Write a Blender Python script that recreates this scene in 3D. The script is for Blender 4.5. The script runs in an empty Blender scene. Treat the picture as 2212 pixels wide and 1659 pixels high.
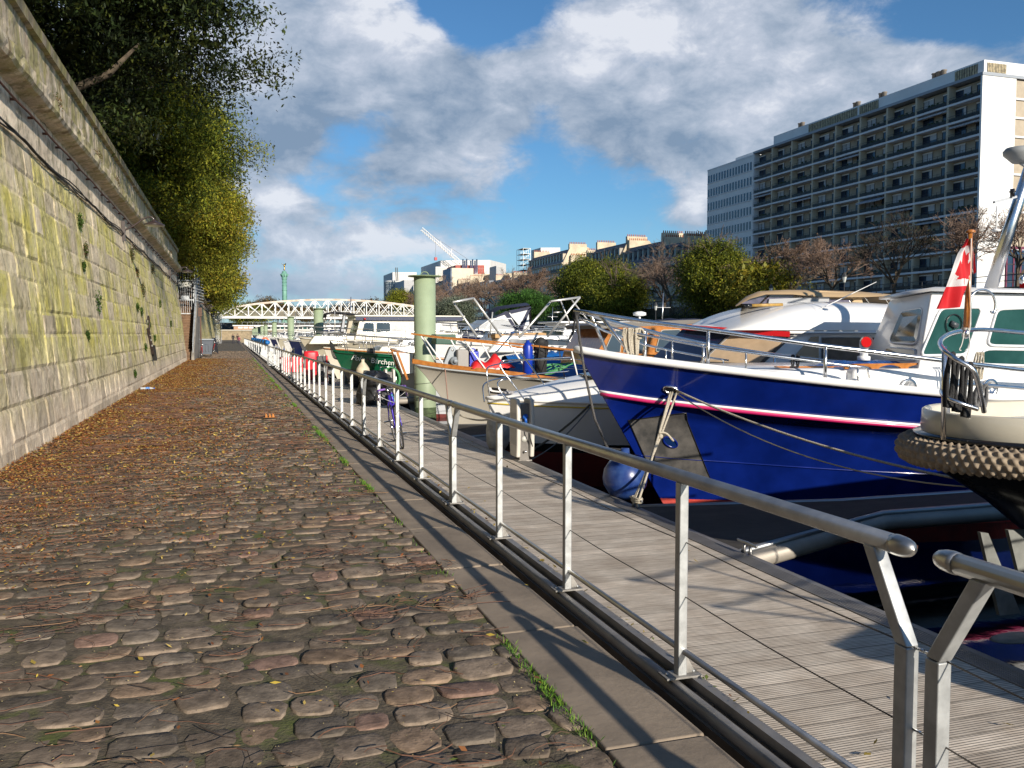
import bpy, math, random
import numpy as np
from mathutils import Vector, Matrix
R = math.radians
rng = np.random.default_rng(7); random.seed(7)
SC = bpy.context.scene; COL = SC.collection
# ---------------- camera ----------------
H = 1.65
cd = bpy.data.cameras.new("camera"); cam = bpy.data.objects.new("camera", cd); COL.objects.link(cam)
cam.location = (0, 0, H); cam.rotation_euler = (R(90-3.24), 0, R(-17.66))
cd.sensor_width = 36; cd.lens = 1900/2212*36; cd.clip_start = .05; cd.clip_end = 5000
SC.camera = cam
# ---------------- light ----------------
SUN_D = Vector((.235*math.cos(R(19.7)), -.972*math.cos(R(19.7)), math.sin(R(19.7)))).normalized()
sd = bpy.data.lights.new("sun", 'SUN'); sd.energy = 4.9; sd.angle = R(.53); sd.color = (1, .9, .76)
sun = bpy.data.objects.new("sun", sd); COL.objects.link(sun)
sun.rotation_euler = SUN_D.to_track_quat('Z', 'Y').to_euler()
SC.view_settings.view_transform = 'Standard'; SC.view_settings.look = 'None'
SC.view_settings.exposure = 0.42; SC.view_settings.gamma = 1
# ---------------- sky: nishita blue with noise clouds ----------------
W = bpy.data.worlds.new("World"); SC.world = W; W.use_nodes = True
nt = W.node_tree; nt.nodes.clear(); N = nt.nodes; L = nt.links
def wn(t, **k):
    n = N.new(t)
    for a, b in k.items(): setattr(n, a, b)
    return n
def wmath(op, a, b=None, c=None, clamp=False):
    n = N.new('ShaderNodeMath'); n.operation = op; n.use_clamp = clamp
    for i, v in enumerate((a, b, c)):
        if v is None: continue
        if isinstance(v, (int, float)): n.inputs[i].default_value = v
        else: L.new(v, n.inputs[i])
    return n.outputs[0]
sky = wn('ShaderNodeTexSky', sky_type='NISHITA'); sky.sun_disc = False
sky.sun_elevation = R(19.7); sky.sun_rotation = math.atan2(.235, -.972)
sky.altitude = 60; sky.air_density = 1.0; sky.dust_density = .3; sky.ozone_density = 2.2
tc = wn('ShaderNodeTexCoord'); sep = wn('ShaderNodeSeparateXYZ'); L.new(tc.outputs['Generated'], sep.inputs[0])
dx, dy, dz = sep.outputs
az = wmath('MULTIPLY', wmath('ARCTAN2', dx, dy), 57.2958)
el = wmath('MULTIPLY', wmath('ARCSINE', dz), 57.2958)
cv = wn('ShaderNodeCombineXYZ')
L.new(dx, cv.inputs[0]); L.new(dy, cv.inputs[1]); L.new(wmath('MULTIPLY', dz, 1.7), cv.inputs[2])
def wnoise(scale, detail, rough, off, dist=0.):
    mp = wn('ShaderNodeVectorMath', operation='ADD'); L.new(cv.outputs[0], mp.inputs[0]); mp.inputs[1].default_value = off
    n = wn('ShaderNodeTexNoise'); L.new(mp.outputs[0], n.inputs['Vector'])
    n.inputs['Scale'].default_value = scale; n.inputs['Detail'].default_value = detail
    n.inputs['Roughness'].default_value = rough; n.inputs['Distortion'].default_value = dist
    return n.outputs['Fac']
n1 = wnoise(6.5, 12, .58, (3.1, 1.7, .4), .35); n2 = wnoise(19, 9, .62, (9.1, 4.7, 2.), .25)
cov = wmath('ADD', wmath('MULTIPLY', wmath('SUBTRACT', n1, .5), 2.3), wmath('MULTIPLY', wmath('SUBTRACT', n2, .5), 1.1))
# cloud banks as world directions; given in the photograph's grid (u, v, ru, rv, amount) and turned into azimuth and elevation
def sky_dir(u, v, ru, rv): h = math.hypot(1900, u-1106); return 17.66+math.degrees(math.atan((u-1106)/1900)), math.degrees(math.atan((722-v)/h)), ru/33.2*1900**2/h**2, rv/33.2*1900/h
def blobs(lst):
    acc = None
    for u, v, ru, rv, am in lst:
        a0, e0, ra, re = sky_dir(u, v, ru, rv)
        u_ = wmath('DIVIDE', wmath('SUBTRACT', az, a0), ra); v_ = wmath('DIVIDE', wmath('SUBTRACT', el, e0), re)
        g = wmath('MULTIPLY', wmath('EXPONENT', wmath('MULTIPLY', wmath('ADD', wmath('MULTIPLY', u_, u_), wmath('MULTIPLY', v_, v_)), -1.)), am)
        acc = g if acc is None else wmath('ADD', acc, g)
    return acc
acc = blobs([(620, 120, 330, 200, .95), (1000, 190, 260, 120, .7), (1450, 130, 430, 210, .85), (1800, 250, 200, 110, .5), (1500, 330, 260, 110, .35), (1950, 200, 240, 90, .75), (640, 330, 160, 90, .55), (930, 380, 200, 95, .70), (200, 200, 300, 400, .5),
  (600, 440, 95, 45, .62), (790, 520, 110, 45, .62), (620, 540, 90, 35, .55), (990, 545, 150, 45, .72), (700, 620, 260, 38, .62), (1490, 450, 70, 55, .75), (1350, 490, 90, 30, .5), (1700, 420, 140, 80, .5),
  (1030, 20, 110, 75, -2.3), (2110, 45, 160, 50, -1.1), (760, 320, 80, 60, -.9), (1240, 440, 180, 120, -.6), (1170, 230, 50, 40, -.4), (840, 250, 80, 30, -.4), (700, 410, 60, 30, -.3), (1180, 270, 60, 50, -.3), (1250, 600, 250, 60, -.3), (900, 470, 60, 14, .2)])
dens = wmath('ADD', cov, wmath('SUBTRACT', acc, .17))
msk = wn('ShaderNodeMapRange', interpolation_type='SMOOTHSTEP'); L.new(dens, msk.inputs[0])
msk.inputs[1].default_value = -.12; msk.inputs[2].default_value = .52; msk.inputs[3].default_value = 0; msk.inputs[4].default_value = .94
# cloud shade: thick parts slate grey, rims and sun-side pale
n3 = wnoise(6.5, 9, .6, (3.1, 1.7, .30), .35); n4 = wnoise(4.0, 6, .55, (13.3, 7.35, .1))
shd = wmath('ADD', wmath('MULTIPLY', wmath('SUBTRACT', n3, .5), 1.5), wmath('ADD', wmath('MULTIPLY', wmath('SUBTRACT', n4, .5), 2.2), .42))
shd = wmath('ADD', shd, wmath('MULTIPLY', wmath('SUBTRACT', n2, .5), 1.7))
shd = wmath('ADD', shd, blobs([(760, 60, 220, 110, .38), (640, 310, 190, 70, -.32), (1080, 200, 130, 90, -.08), (820, 380, 130, 60, -.25), (1010, 340, 90, 40, .28), (1300, 60, 230, 70, .18), (1350, 230, 260, 80, -.12), (1490, 440, 50, 40, .5), (1930, 170, 180, 70, .35), (600, 440, 90, 40, .5), (640, 545, 130, 40, .5), (800, 530, 120, 40, .5), (1000, 550, 140, 40, .5), (900, 600, 350, 40, .3), (950, 520, 130, 30, .3), (800, 480, 90, 30, .3), (600, 420, 80, 30, .3), (700, 655, 300, 20, -.1), (1650, 330, 120, 90, -.15)]))
cr = wn('ShaderNodeValToRGB'); L.new(shd, cr.inputs[0]); e = cr.color_ramp.elements
e[0].position = 0; e[0].color = (.17, .235, .33, 1); e[1].position = 1; e[1].color = (.60, .62, .67, 1)
q = e.new(.45); q.color = (.31, .365, .45, 1); q = e.new(.75); q.color = (.43, .47, .55, 1)
sk = wn('ShaderNodeMix', data_type='RGBA', blend_type='MULTIPLY'); sk.inputs[0].default_value = 1
L.new(sky.outputs[0], sk.inputs[6]); sk.inputs[7].default_value = (.041, .066, .085, 1)
mx = wn('ShaderNodeMix', data_type='RGBA'); L.new(msk.outputs[0], mx.inputs[0]); L.new(sk.outputs[2], mx.inputs[6]); L.new(cr.outputs[0], mx.inputs[7])
# scale so that Background strength stays in the daylight range
hz = wn('ShaderNodeMapRange', interpolation_type='SMOOTHSTEP'); L.new(el, hz.inputs[0]); hz.inputs[1].default_value = 9; hz.inputs[2].default_value = -1; hz.inputs[3].default_value = 0; hz.inputs[4].default_value = .55
hm = wn('ShaderNodeMix', data_type='RGBA'); L.new(hz.outputs[0], hm.inputs[0]); L.new(mx.outputs[2], hm.inputs[6]); hm.inputs[7].default_value = (.33, .43, .56, 1); mx = hm
up = wn('ShaderNodeMix', data_type='RGBA', blend_type='MULTIPLY'); up.inputs[0].default_value = 1; L.new(mx.outputs[2], up.inputs[6]); up.inputs[7].default_value = (10, 10, 10, 1)
bg = wn('ShaderNodeBackground'); bg.inputs[1].default_value = .1; L.new(up.outputs[2], bg.inputs[0])
wo = wn('ShaderNodeOutputWorld'); L.new(bg.outputs[0], wo.inputs[0])

# ---------------- materials ----------------
MATS = {}
def mat(name, col=(.5, .5, .5), rough=.6, metal=0., noise=0., scale=5., detail=6., col2=None, bump=0., bscale=None, spec=.5, attr=None, trans=0., coat=0., bdist=.02):
    """procedural principled: base colour varied by object-space noise towards col2, bump from noise"""
    if name in MATS: return MATS[name]
    m = bpy.data.materials.new(name); m.use_nodes = True; t = m.node_tree; n = t.nodes; l = t.links
    b = n['Principled BSDF']; b.inputs['Roughness'].default_value = rough; b.inputs['Metallic'].default_value = metal
    b.inputs['Specular IOR Level'].default_value = spec
    if coat: b.inputs['Coat Weight'].default_value = coat; b.inputs['Coat Roughness'].default_value = .05
    tcn = n.new('ShaderNodeTexCoord')
    c = None
    if attr:
        a = n.new('ShaderNodeAttribute'); a.attribute_name = attr; c = a.outputs['Color']
    if noise > 0 or col2:
        nz = n.new('ShaderNodeTexNoise'); nz.inputs['Scale'].default_value = scale; nz.inputs['Detail'].default_value = detail
        nz.inputs['Roughness'].default_value = .6
        l.new(tcn.outputs['Object'], nz.inputs['Vector'])
        mr = n.new('ShaderNodeMapRange'); mr.inputs[1].default_value = .35; mr.inputs[2].default_value = .65; l.new(nz.outputs['Fac'], mr.inputs[0])
        mxx = n.new('ShaderNodeMix'); mxx.data_type = 'RGBA'
        l.new(mr.outputs[0], mxx.inputs[0])
        if col2 is None:
            k = noise; c1 = tuple(x*(1-k) for x in col); c2 = tuple(min(1, x*(1+k*.7)) for x in col)
        else: c1, c2 = col, col2
        if c is not None:
            k = noise; mxx.inputs[6].default_value = (1-k, 1-k, 1-k, 1); mxx.inputs[7].default_value = (1+k, 1+k, 1+k, 1)
            mm = n.new('ShaderNodeMix'); mm.data_type = 'RGBA'; mm.blend_type = 'MULTIPLY'; mm.inputs[0].default_value = 1
            l.new(c, mm.inputs[6]); l.new(mxx.outputs[2], mm.inputs[7]); c = mm.outputs[2]
        else:
            mxx.inputs[6].default_value = (*c1, 1); mxx.inputs[7].default_value = (*c2, 1); c = mxx.outputs[2]
        mr2 = n.new('ShaderNodeMapRange'); l.new(nz.outputs['Fac'], mr2.inputs[0]); mr2.inputs[3].default_value = max(.02, rough-.08); mr2.inputs[4].default_value = min(1, rough+.1)
        l.new(mr2.outputs[0], b.inputs['Roughness'])
    if c is not None: l.new(c, b.inputs['Base Color'])
    else: b.inputs['Base Color'].default_value = (*col, 1)
    if bump:
        nb = n.new('ShaderNodeTexNoise'); nb.inputs['Scale'].default_value = bscale or scale*4; nb.inputs['Detail'].default_value = 5
        l.new(tcn.outputs['Object'], nb.inputs['Vector'])
        bp = n.new('ShaderNodeBump'); bp.inputs['Strength'].default_value = bump; bp.inputs['Distance'].default_value = bdist
        l.new(nb.outputs['Fac'], bp.inputs['Height']); l.new(bp.outputs[0], b.inputs['Normal'])
    if trans:
        tr = n.new('ShaderNodeBsdfTranslucent'); ms = n.new('ShaderNodeMixShader'); ms.inputs[0].default_value = trans
        if c is not None: l.new(c, tr.inputs[0])
        else: tr.inputs[0].default_value = (*col, 1)
        o = n['Material Output']; l.new(b.outputs[0], ms.inputs[1]); l.new(tr.outputs[0], ms.inputs[2]); l.new(ms.outputs[0], o.inputs[0])
    MATS[name] = m; return m
def glassy(name, col, rough=.04):
    return mat(name, col, rough, 0, noise=.12, scale=1.3, spec=.9, coat=.5)
def clear(name, col=(.9, .95, .95), mixf=.25):
    if name in MATS: return MATS[name]
    m = bpy.data.materials.new(name); m.use_nodes = True; t = m.node_tree; n = t.nodes; l = t.links
    b = n['Principled BSDF']; b.inputs['Base Color'].default_value = (*col, 1); b.inputs['Roughness'].default_value = .06
    tr = n.new('ShaderNodeBsdfTransparent'); tr.inputs[0].default_value = (.85, .88, .88, 1); ms = n.new('ShaderNodeMixShader'); ms.inputs[0].default_value = mixf
    o = n['Material Output']; l.new(tr.outputs[0], ms.inputs[1]); l.new(b.outputs[0], ms.inputs[2]); l.new(ms.outputs[0], o.inputs[0])
    MATS[name] = m; return m

ALU = lambda: mat('brushed_aluminium', (.50, .49, .47), .36, .95, noise=.12, scale=7, bump=.12, bscale=90, bdist=.003)
STEEL = lambda: mat('polished_stainless', (.84, .83, .81), .22, 1., noise=.06, scale=9)
GALV = lambda: mat('galvanised_steel', (.44, .455, .46), .45, .55, noise=.18, scale=11, bump=.1, bscale=60, bdist=.003)
WHITE = lambda: mat('white_gelcoat', (.80, .80, .79), .22, 0, noise=.05, scale=1.6, coat=.35)
CREAM = lambda: mat('cream_paint', (.72, .68, .58), .28, 0, noise=.06, scale=1.4, coat=.3)
GREYP = lambda: mat('grey_paint', (.44, .46, .49), .4, 0, noise=.07, scale=2)
VARN = lambda: mat('varnished_teak', (.30, .105, .02), .22, 0, col2=(.48, .19, .045), scale=9, coat=.6)
BLACKP = lambda: mat('black_paint', (.012, .012, .014), .25, 0, noise=.3, scale=3, coat=.3)
RUBBER = lambda: mat('black_rubber', (.018, .018, .018), .7, 0, noise=.3, scale=6)
BLUEC = lambda: mat('blue_canvas', (.012, .09, .34), .75, 0, noise=.25, scale=3, bump=.4, bscale=6)
NAVYC = lambda: mat('navy_canvas', (.014, .018, .05), .7, 0, noise=.3, scale=3, bump=.4, bscale=6)
TANC = lambda: mat('tan_canvas', (.42, .30, .17), .85, 0, noise=.14, scale=3, bump=.35, bscale=7)
DARKW = lambda: glassy('dark_window', (.018, .022, .026))
TEALW = lambda: mat('teal_window', (.012, .05, .048), .12, 0, col2=(.03, .10, .095), scale=1.1, spec=.5)
ROPE = lambda: rope_mat('pale_rope', (.66, .60, .48), (.2, .17, .13))
BROPE = lambda: rope_mat('black_rope', (.03, .03, .032), (.006, .006, .007))
def rope_mat(name, a, b_):
    if name in MATS: return MATS[name]
    m = mat(name, a, .85); t = m.node_tree; n = t.nodes; l = t.links; b = n['Principled BSDF']
    tcn = n.new('ShaderNodeTexCoord'); w = n.new('ShaderNodeTexVoronoi'); w.inputs['Scale'].default_value = 110
    l.new(tcn.outputs['Object'], w.inputs['Vector'])
    r = n.new('ShaderNodeMix'); r.data_type = 'RGBA'; l.new(w.outputs['Distance'], r.inputs[0]); r.inputs[6].default_value = (*a, 1); r.inputs[7].default_value = (*b_, 1)
    l.new(r.outputs[2], b.inputs['Base Color'])
    bp = n.new('ShaderNodeBump'); bp.inputs['Strength'].default_value = .7; bp.inputs['Distance'].default_value = .004; bp.invert = True
    l.new(w.outputs['Distance'], bp.inputs['Height']); l.new(bp.outputs[0], b.inputs['Normal'])
    return m

def world_of(p):
    w = np.zeros(3)
    while p is not None: w = w+np.array(p.location); p = p.parent
    return w
# ---------------- mesh builder ----------------
def frame(d):
    d = np.array(d, float); d /= (np.linalg.norm(d)+1e-12)
    a = np.array((0, 0, 1.)) if abs(d[2]) < .9 else np.array((1., 0, 0))
    u = np.cross(a, d); u /= np.linalg.norm(u); return u, np.cross(d, u)
class MB:
    def __init__(s): s.v = []; s.f = []; s.m = []; s.s = []; s.n = 0; s.mats = []
    def mi(s, m):
        if m not in s.mats: s.mats.append(m)
        return s.mats.index(m)
    def add(s, vs, fs, m, smooth=False):
        k = s.n; vs = np.asarray(vs, float).reshape(-1, 3); s.v.append(vs); s.n += len(vs); i = s.mi(m)
        for f in fs: s.f.append([k+j for j in f]); s.m.append(i); s.s.append(smooth)
        return s
    def box(s, a, b, m, rz=0., top=None):
        """axis box between corners a, b; top=(sx,sy) scales the upper face; rz turns about its centre"""
        a = np.minimum(a, b), np.maximum(a, b); lo, hi = a
        c = (lo+hi)/2; h = (hi-lo)/2; vs = []
        for z in (-1, 1):
            for x, y in ((-1, -1), (1, -1), (1, 1), (-1, 1)):
                k = (top if (top and z > 0) else (1, 1)); px, py = x*h[0]*k[0], y*h[1]*k[1]
                vs.append((c[0]+px*math.cos(rz)-py*math.sin(rz), c[1]+px*math.sin(rz)+py*math.cos(rz), c[2]+z*h[2]))
        return s.add(vs, [(3, 2, 1, 0), (4, 5, 6, 7), (0, 1, 5, 4), (1, 2, 6, 5), (2, 3, 7, 6), (3, 0, 4, 7)], m)
    def obox(s, p0, p1, w, h, m, up=(0, 0, 1)):
        """bar of rectangular section from p0 to p1"""
        p0 = np.array(p0, float); p1 = np.array(p1, float); d = p1-p0; d = d/(np.linalg.norm(d)+1e-9)
        u = np.cross(d, up); nu = np.linalg.norm(u)
        if nu < 1e-4: u = np.array((1., 0, 0)); nu = 1
        u = u/nu; v = np.cross(u, d); vs = []
        for p in (p0, p1):
            for x, y in ((-1, -1), (1, -1), (1, 1), (-1, 1)): vs.append(p+u*x*w/2+v*y*h/2)
        return s.add(vs, [(0, 1, 2, 3), (7, 6, 5, 4), (0, 4, 5, 1), (1, 5, 6, 2), (2, 6, 7, 3), (3, 7, 4, 0)], m)
    def tube(s, pts, r, m, n=8, caps=True, closed=False, smooth=True):
        P = np.array(pts, float); K = len(P); rr = np.full(K, r) if np.isscalar(r) else np.array(r, float)
        vs = []; pu = None
        for i in range(K):
            if closed: d = P[(i+1) % K]-P[i-1]
            else: d = P[min(i+1, K-1)]-P[max(i-1, 0)]
            if pu is None: u, w = frame(d)
            else:
                d = d/(np.linalg.norm(d)+1e-12); u = pu-d*np.dot(pu, d); u /= (np.linalg.norm(u)+1e-12); w = np.cross(d, u)
            pu = u
            for k in range(n):
                a = 2*math.pi*k/n; vs.append(P[i]+(u*math.cos(a)+w*math.sin(a))*rr[i])
        fs = []
        for i in range(K if closed else K-1):
            j = (i+1) % K
            for k in range(n):
                q = (k+1) % n; fs.append((i*n+k, i*n+q, j*n+q, j*n+k))
        if caps and not closed: fs += [tuple(range(n-1, -1, -1)), tuple((K-1)*n+k for k in range(n))]
        return s.add(vs, fs, m, smooth)
    def cyl(s, p0, p1, r0, m, r1=None, n=12, smooth=True):
        return s.tube([p0, p1], [r0, r0 if r1 is None else r1], m, n, smooth=smooth)
    def lathe(s, prof, c, m, n=16, smooth=True, axis='z'):
        """profile of (radius, height) turned about an axis through c"""
        vs = []
        for r, z in prof:
            for k in range(n):
                a = 2*math.pi*k/n; x, y = r*math.cos(a), r*math.sin(a)
                if axis == 'z': vs.append((c[0]+x, c[1]+y, c[2]+z))
                elif axis == 'x': vs.append((c[0]+z, c[1]+x, c[2]+y))
                else: vs.append((c[0]+x, c[1]+z, c[2]+y))
        fs = []
        for i in range(len(prof)-1):
            for k in range(n): q = (k+1) % n; fs.append((i*n+k, i*n+q, (i+1)*n+q, (i+1)*n+k))
        if prof[0][0] > 1e-4: fs.append(tuple(range(n-1, -1, -1)))
        if prof[-1][0] > 1e-4: fs.append(tuple((len(prof)-1)*n+k for k in range(n)))
        return s.add(vs, fs, m, smooth)
    def ball(s, c, r, m, n=16, k=10):
        r = (r, r, r) if np.isscalar(r) else r; vs = []
        for i in range(k+1):
            t = math.pi*i/k
            for j in range(n): a = 2*math.pi*j/n; vs.append((c[0]+r[0]*math.sin(t)*math.cos(a), c[1]+r[1]*math.sin(t)*math.sin(a), c[2]-r[2]*math.cos(t)))
        fs = [(i*n+j, i*n+(j+1) % n, (i+1)*n+(j+1) % n, (i+1)*n+j) for i in range(k) for j in range(n)]
        return s.add(vs, fs, m, True)
    def grid(s, P, m, smooth=True, flip=False, closev=False):
        """P: rows x cols x 3"""
        P = np.asarray(P, float); a, b = P.shape[:2]; fs = []
        for i in range(a-1):
            for j in range(b if closev else b-1):
                q = (j+1) % b; f = (i*b+j, i*b+q, (i+1)*b+q, (i+1)*b+j); fs.append(f[::-1] if flip else f)
        return s.add(P.reshape(-1, 3), fs, m, smooth)
    def prism(s, poly, off, m, smooth=False):
        """polygon (3D points) extruded by the vector off"""
        P = np.array(poly, float); n = len(P); Q = P+np.array(off)
        return s.add(np.vstack([P, Q]), [tuple(range(n-1, -1, -1)), tuple(range(n, 2*n))]+[(i, (i+1) % n, n+(i+1) % n, n+i) for i in range(n)], m, smooth)
    def build(s, name, parent=None, world=True, fix=True, col=None, **props):
        me = bpy.data.meshes.new(name); V = np.vstack(s.v) if s.v else np.zeros((0, 3))
        if parent is not None and world: V = V-world_of(parent)
        me.from_pydata(V.tolist(), [], s.f)
        for m in s.mats: me.materials.append(m)
        me.polygons.foreach_set('material_index', s.m); me.polygons.foreach_set('use_smooth', s.s); me.update()
        if fix:
            import bmesh
            bm = bmesh.new(); bm.from_mesh(me); bmesh.ops.recalc_face_normals(bm, faces=bm.faces); bm.to_mesh(me); bm.free()
        o = bpy.data.objects.new(name, me); COL.objects.link(o)
        if parent is not None: o.parent = parent
        for k, v in props.items(): o[k] = v
        return o
def bevel(o, w=.01, seg=2):
    b = o.modifiers.new('bevel', 'BEVEL'); b.width = w; b.segments = seg; b.limit_method = 'ANGLE'; b.angle_limit = R(40)
    o.modifiers.new('wn', 'WEIGHTED_NORMAL'); return o
def thing(name, label, cat, loc=(0, 0, 0), rz=0, group=None):
    o = bpy.data.objects.new(name, None); COL.objects.link(o); o.location = loc; o.rotation_euler = (0, 0, rz)
    o.empty_display_size = .2; o['label'] = label; o['category'] = cat
    if group: o['group'] = group
    return o
def tag(o, label, cat, group=None):
    o['label'] = label; o['category'] = cat
    if group: o['group'] = group
    return o
def setting(o, kind='structure'): o['kind'] = kind; return o
def dup(root, loc, rz=0, label=None, scale=None):
    r = root.copy(); COL.objects.link(r); r.location = loc; r.rotation_euler = (0, 0, rz)
    if label: r['label'] = label
    if scale: r.scale = (scale,)*3 if np.isscalar(scale) else scale
    for ch in list(root.children):
        c = ch.copy(); COL.objects.link(c); c.parent = r
        for g in ch.children: d = g.copy(); COL.objects.link(d); d.parent = c
    return r
def fastmesh(name, V, F, mats, tint=None, midx=None, smooth=False, parent=None, nv=4):
    """numpy mesh: F is (n, nv) faces; tint is one rgb per face"""
    V = np.ascontiguousarray(V, dtype=np.float32); F = np.ascontiguousarray(F, dtype=np.int32); n = len(F)
    if parent is not None: V = (V-world_of(parent)).astype(np.float32)
    me = bpy.data.meshes.new(name); me.vertices.add(len(V)); me.vertices.foreach_set('co', V.ravel())
    me.loops.add(n*nv); me.loops.foreach_set('vertex_index', F.ravel())
    me.polygons.add(n); me.polygons.foreach_set('loop_start', np.arange(0, n*nv, nv, dtype=np.int32)); me.polygons.foreach_set('loop_total', np.full(n, nv, dtype=np.int32))
    for m in mats: me.materials.append(m)
    if midx is not None: me.polygons.foreach_set('material_index', np.asarray(midx, dtype=np.int32))
    me.polygons.foreach_set('use_smooth', np.full(n, smooth)); me.update(); me.validate()
    if tint is not None:
        a = me.attributes.new('tint', 'FLOAT_COLOR', 'FACE'); c = np.ones((n, 4), dtype=np.float32); c[:, :3] = tint; a.data.foreach_set('color', c.ravel())
    o = bpy.data.objects.new(name, me); COL.objects.link(o)
    if parent is not None: o.parent = parent
    return o
def text_into(name, txt, size, loc, rot, m, parent, extrude=.002, shear=0., sx=1.):
    cu = bpy.data.curves.new('t', 'FONT'); cu.body = txt; cu.size = size; cu.extrude = extrude; cu.shear = shear; cu.resolution_u = 3
    t = bpy.data.objects.new('t', cu); COL.objects.link(t); bpy.context.view_layer.update()
    me = bpy.data.meshes.new_from_object(t.evaluated_get(bpy.context.evaluated_depsgraph_get()))
    bpy.data.objects.remove(t); me.materials.clear(); me.materials.append(m)
    o = bpy.data.objects.new(name, me); COL.objects.link(o); o.parent = parent
    o.location = Vector(loc)-(parent.location if parent else Vector()); o.rotation_euler = rot; o.scale = (sx, 1, 1)
    return o
def arc(p0, p1, sag, n=10):
    p0 = np.array(p0, float); p1 = np.array(p1, float)
    return [p0+(p1-p0)*t-np.array((0, 0, sag*4*t*(1-t))) for t in np.linspace(0, 1, n)]
def smoothpts(P, it=2):
    P = [np.array(p, float) for p in P]
    for _ in range(it):
        Q = [P[0]]
        for a, b in zip(P[:-1], P[1:]): Q += [a*.75+b*.25, a*.25+b*.75]
        P = Q+[P[-1]]
    return P
ORD = ['nearest', 'second nearest', 'third nearest', 'fourth nearest', 'fifth nearest', 'sixth nearest', 'seventh nearest', 'eighth nearest', 'ninth nearest', 'tenth nearest', 'eleventh nearest', 'twelfth nearest', 'thirteenth nearest', 'fourteenth nearest', 'fifteenth nearest']
# value noise on a lattice (numpy)
def vnoise(x, y, seed=0, oct=4):
    out = 0; amp = 1.; tot = 0
    for o in range(oct):
        xi = np.floor(x).astype(np.int64); yi = np.floor(y).astype(np.int64); fx = x-xi; fy = y-yi; fx = fx*fx*(3-2*fx); fy = fy*fy*(3-2*fy)
        def h(a, b):
            n = (a*374761393+b*668265263+(seed+o*17)*982451653) & 0xffffffff; n = ((n ^ (n >> 13))*1274126177) & 0xffffffff; return ((n ^ (n >> 16)) & 0xffff)/65535.
        v = (h(xi, yi)*(1-fx)+h(xi+1, yi)*fx)*(1-fy)+(h(xi, yi+1)*(1-fx)+h(xi+1, yi+1)*fx)*fy
        out = out+v*amp; tot += amp; amp *= .5; x = x*2.03+5.2; y = y*2.03+1.3
    return out/tot
# ================= SETTING =================
ZW = -.75; ZD = -.10; XW = -2.62; XG = 1.35; XK = 1.82
# water
wm = mat('canal_water', (.004, .006, .006), .04, 0, spec=.3, bump=.12, bscale=1.4, bdist=.03)
mb = MB(); mb.box((1.5, -15, ZW-.02), (52, 262, ZW), wm); setting(mb.build('water'))
# ground sheet beneath everything, street level beyond
gm = mat('ground_earth', (.055, .045, .032), .95, 0, noise=.4, scale=2, bump=.4)
mb = MB(); mb.box((-1200, -400, -2.6), (1600, 2600, -2.5), gm); setting(mb.build('ground'))
st = mat('street_asphalt', (.07, .068, .066), .9, 0, noise=.2, scale=.8)
mb = MB(); mb.box((-400, -30, -2.49), (-4.4, 262, 6.1), st); mb.box((-400, 262.3, -2.49), (61, 300, 2.95), st); mb.box((-400, 300.1, -2.49), (61, 2000, 5.4), st); setting(mb.build('street'))
mb = MB(); mb.box((60.5, -60, -2.49), (900, 1800, 5.0), st); setting(mb.build('road'))
bank_m = mat('garden_bank_soil', (.05, .055, .025), .95, 0, noise=.5, scale=1.2, bump=.5)
mb = MB(); mb.box((46, -40, -2.48), (54, 262, .3), mat('far_quay_stone', (.24, .22, .18), .9, 0, noise=.25, scale=1.5)); setting(mb.build('pavement'))
mb = MB(); mb.prism([(54, -40, .3), (54, -40, -2.47), (60.4, -40, -2.47), (60.4, -40, 4.2), (59.5, -40, 4.2)], (0, 300, 0), bank_m); setting(mb.build('garden_bank'))
# quay bed (mossy joints between the setts)
def bed_material():
    m = mat('mossy_joint_sand', (.050, .040, .027), .93, 0, col2=(.145, .115, .078), scale=9, bump=.7, bscale=60, bdist=.012)
    t = m.node_tree; n = t.nodes; l = t.links; b = n['Principled BSDF']; old = b.inputs['Base Color'].links[0].from_socket
    tcn = n.new('ShaderNodeTexCoord'); nz = n.new('ShaderNodeTexNoise'); nz.inputs['Scale'].default_value = 2.1; nz.inputs['Detail'].default_value = 9; nz.inputs['Roughness'].default_value = .7
    l.new(tcn.outputs['Object'], nz.inputs['Vector']); r = n.new('ShaderNodeMapRange'); r.inputs[1].default_value = .50; r.inputs[2].default_value = .66; l.new(nz.outputs['Fac'], r.inputs[0])
    mx_ = n.new('ShaderNodeMix'); mx_.data_type = 'RGBA'; l.new(r.outputs[0], mx_.inputs[0]); l.new(old, mx_.inputs[6]); mx_.inputs[7].default_value = (.085, .105, .018, 1)
    l.new(mx_.outputs[2], b.inputs['Base Color']); return m
bed = bed_material()
mb = MB(); ys = [-6]+list(np.geomspace(1.2, 40, 220))+[262]; xs = np.linspace(-6, XK-.03, 90)
X, Y = np.meshgrid(xs, ys); Z = -.004+.010*(vnoise(X*6, Y*6, 3)-.5)*(Y < 40)+.014*(vnoise(X*1.1, Y*1.1, 5)-.5)*(Y < 40)
mb.grid(np.dstack([X, Y, Z]), bed); mb.box((-6, -6, -2.47), (XK-.03, 262, -.08), mat('quay_core_stone', (.12, .11, .095), .95, 0, noise=.3, scale=2)); setting(mb.build('path'))
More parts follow.
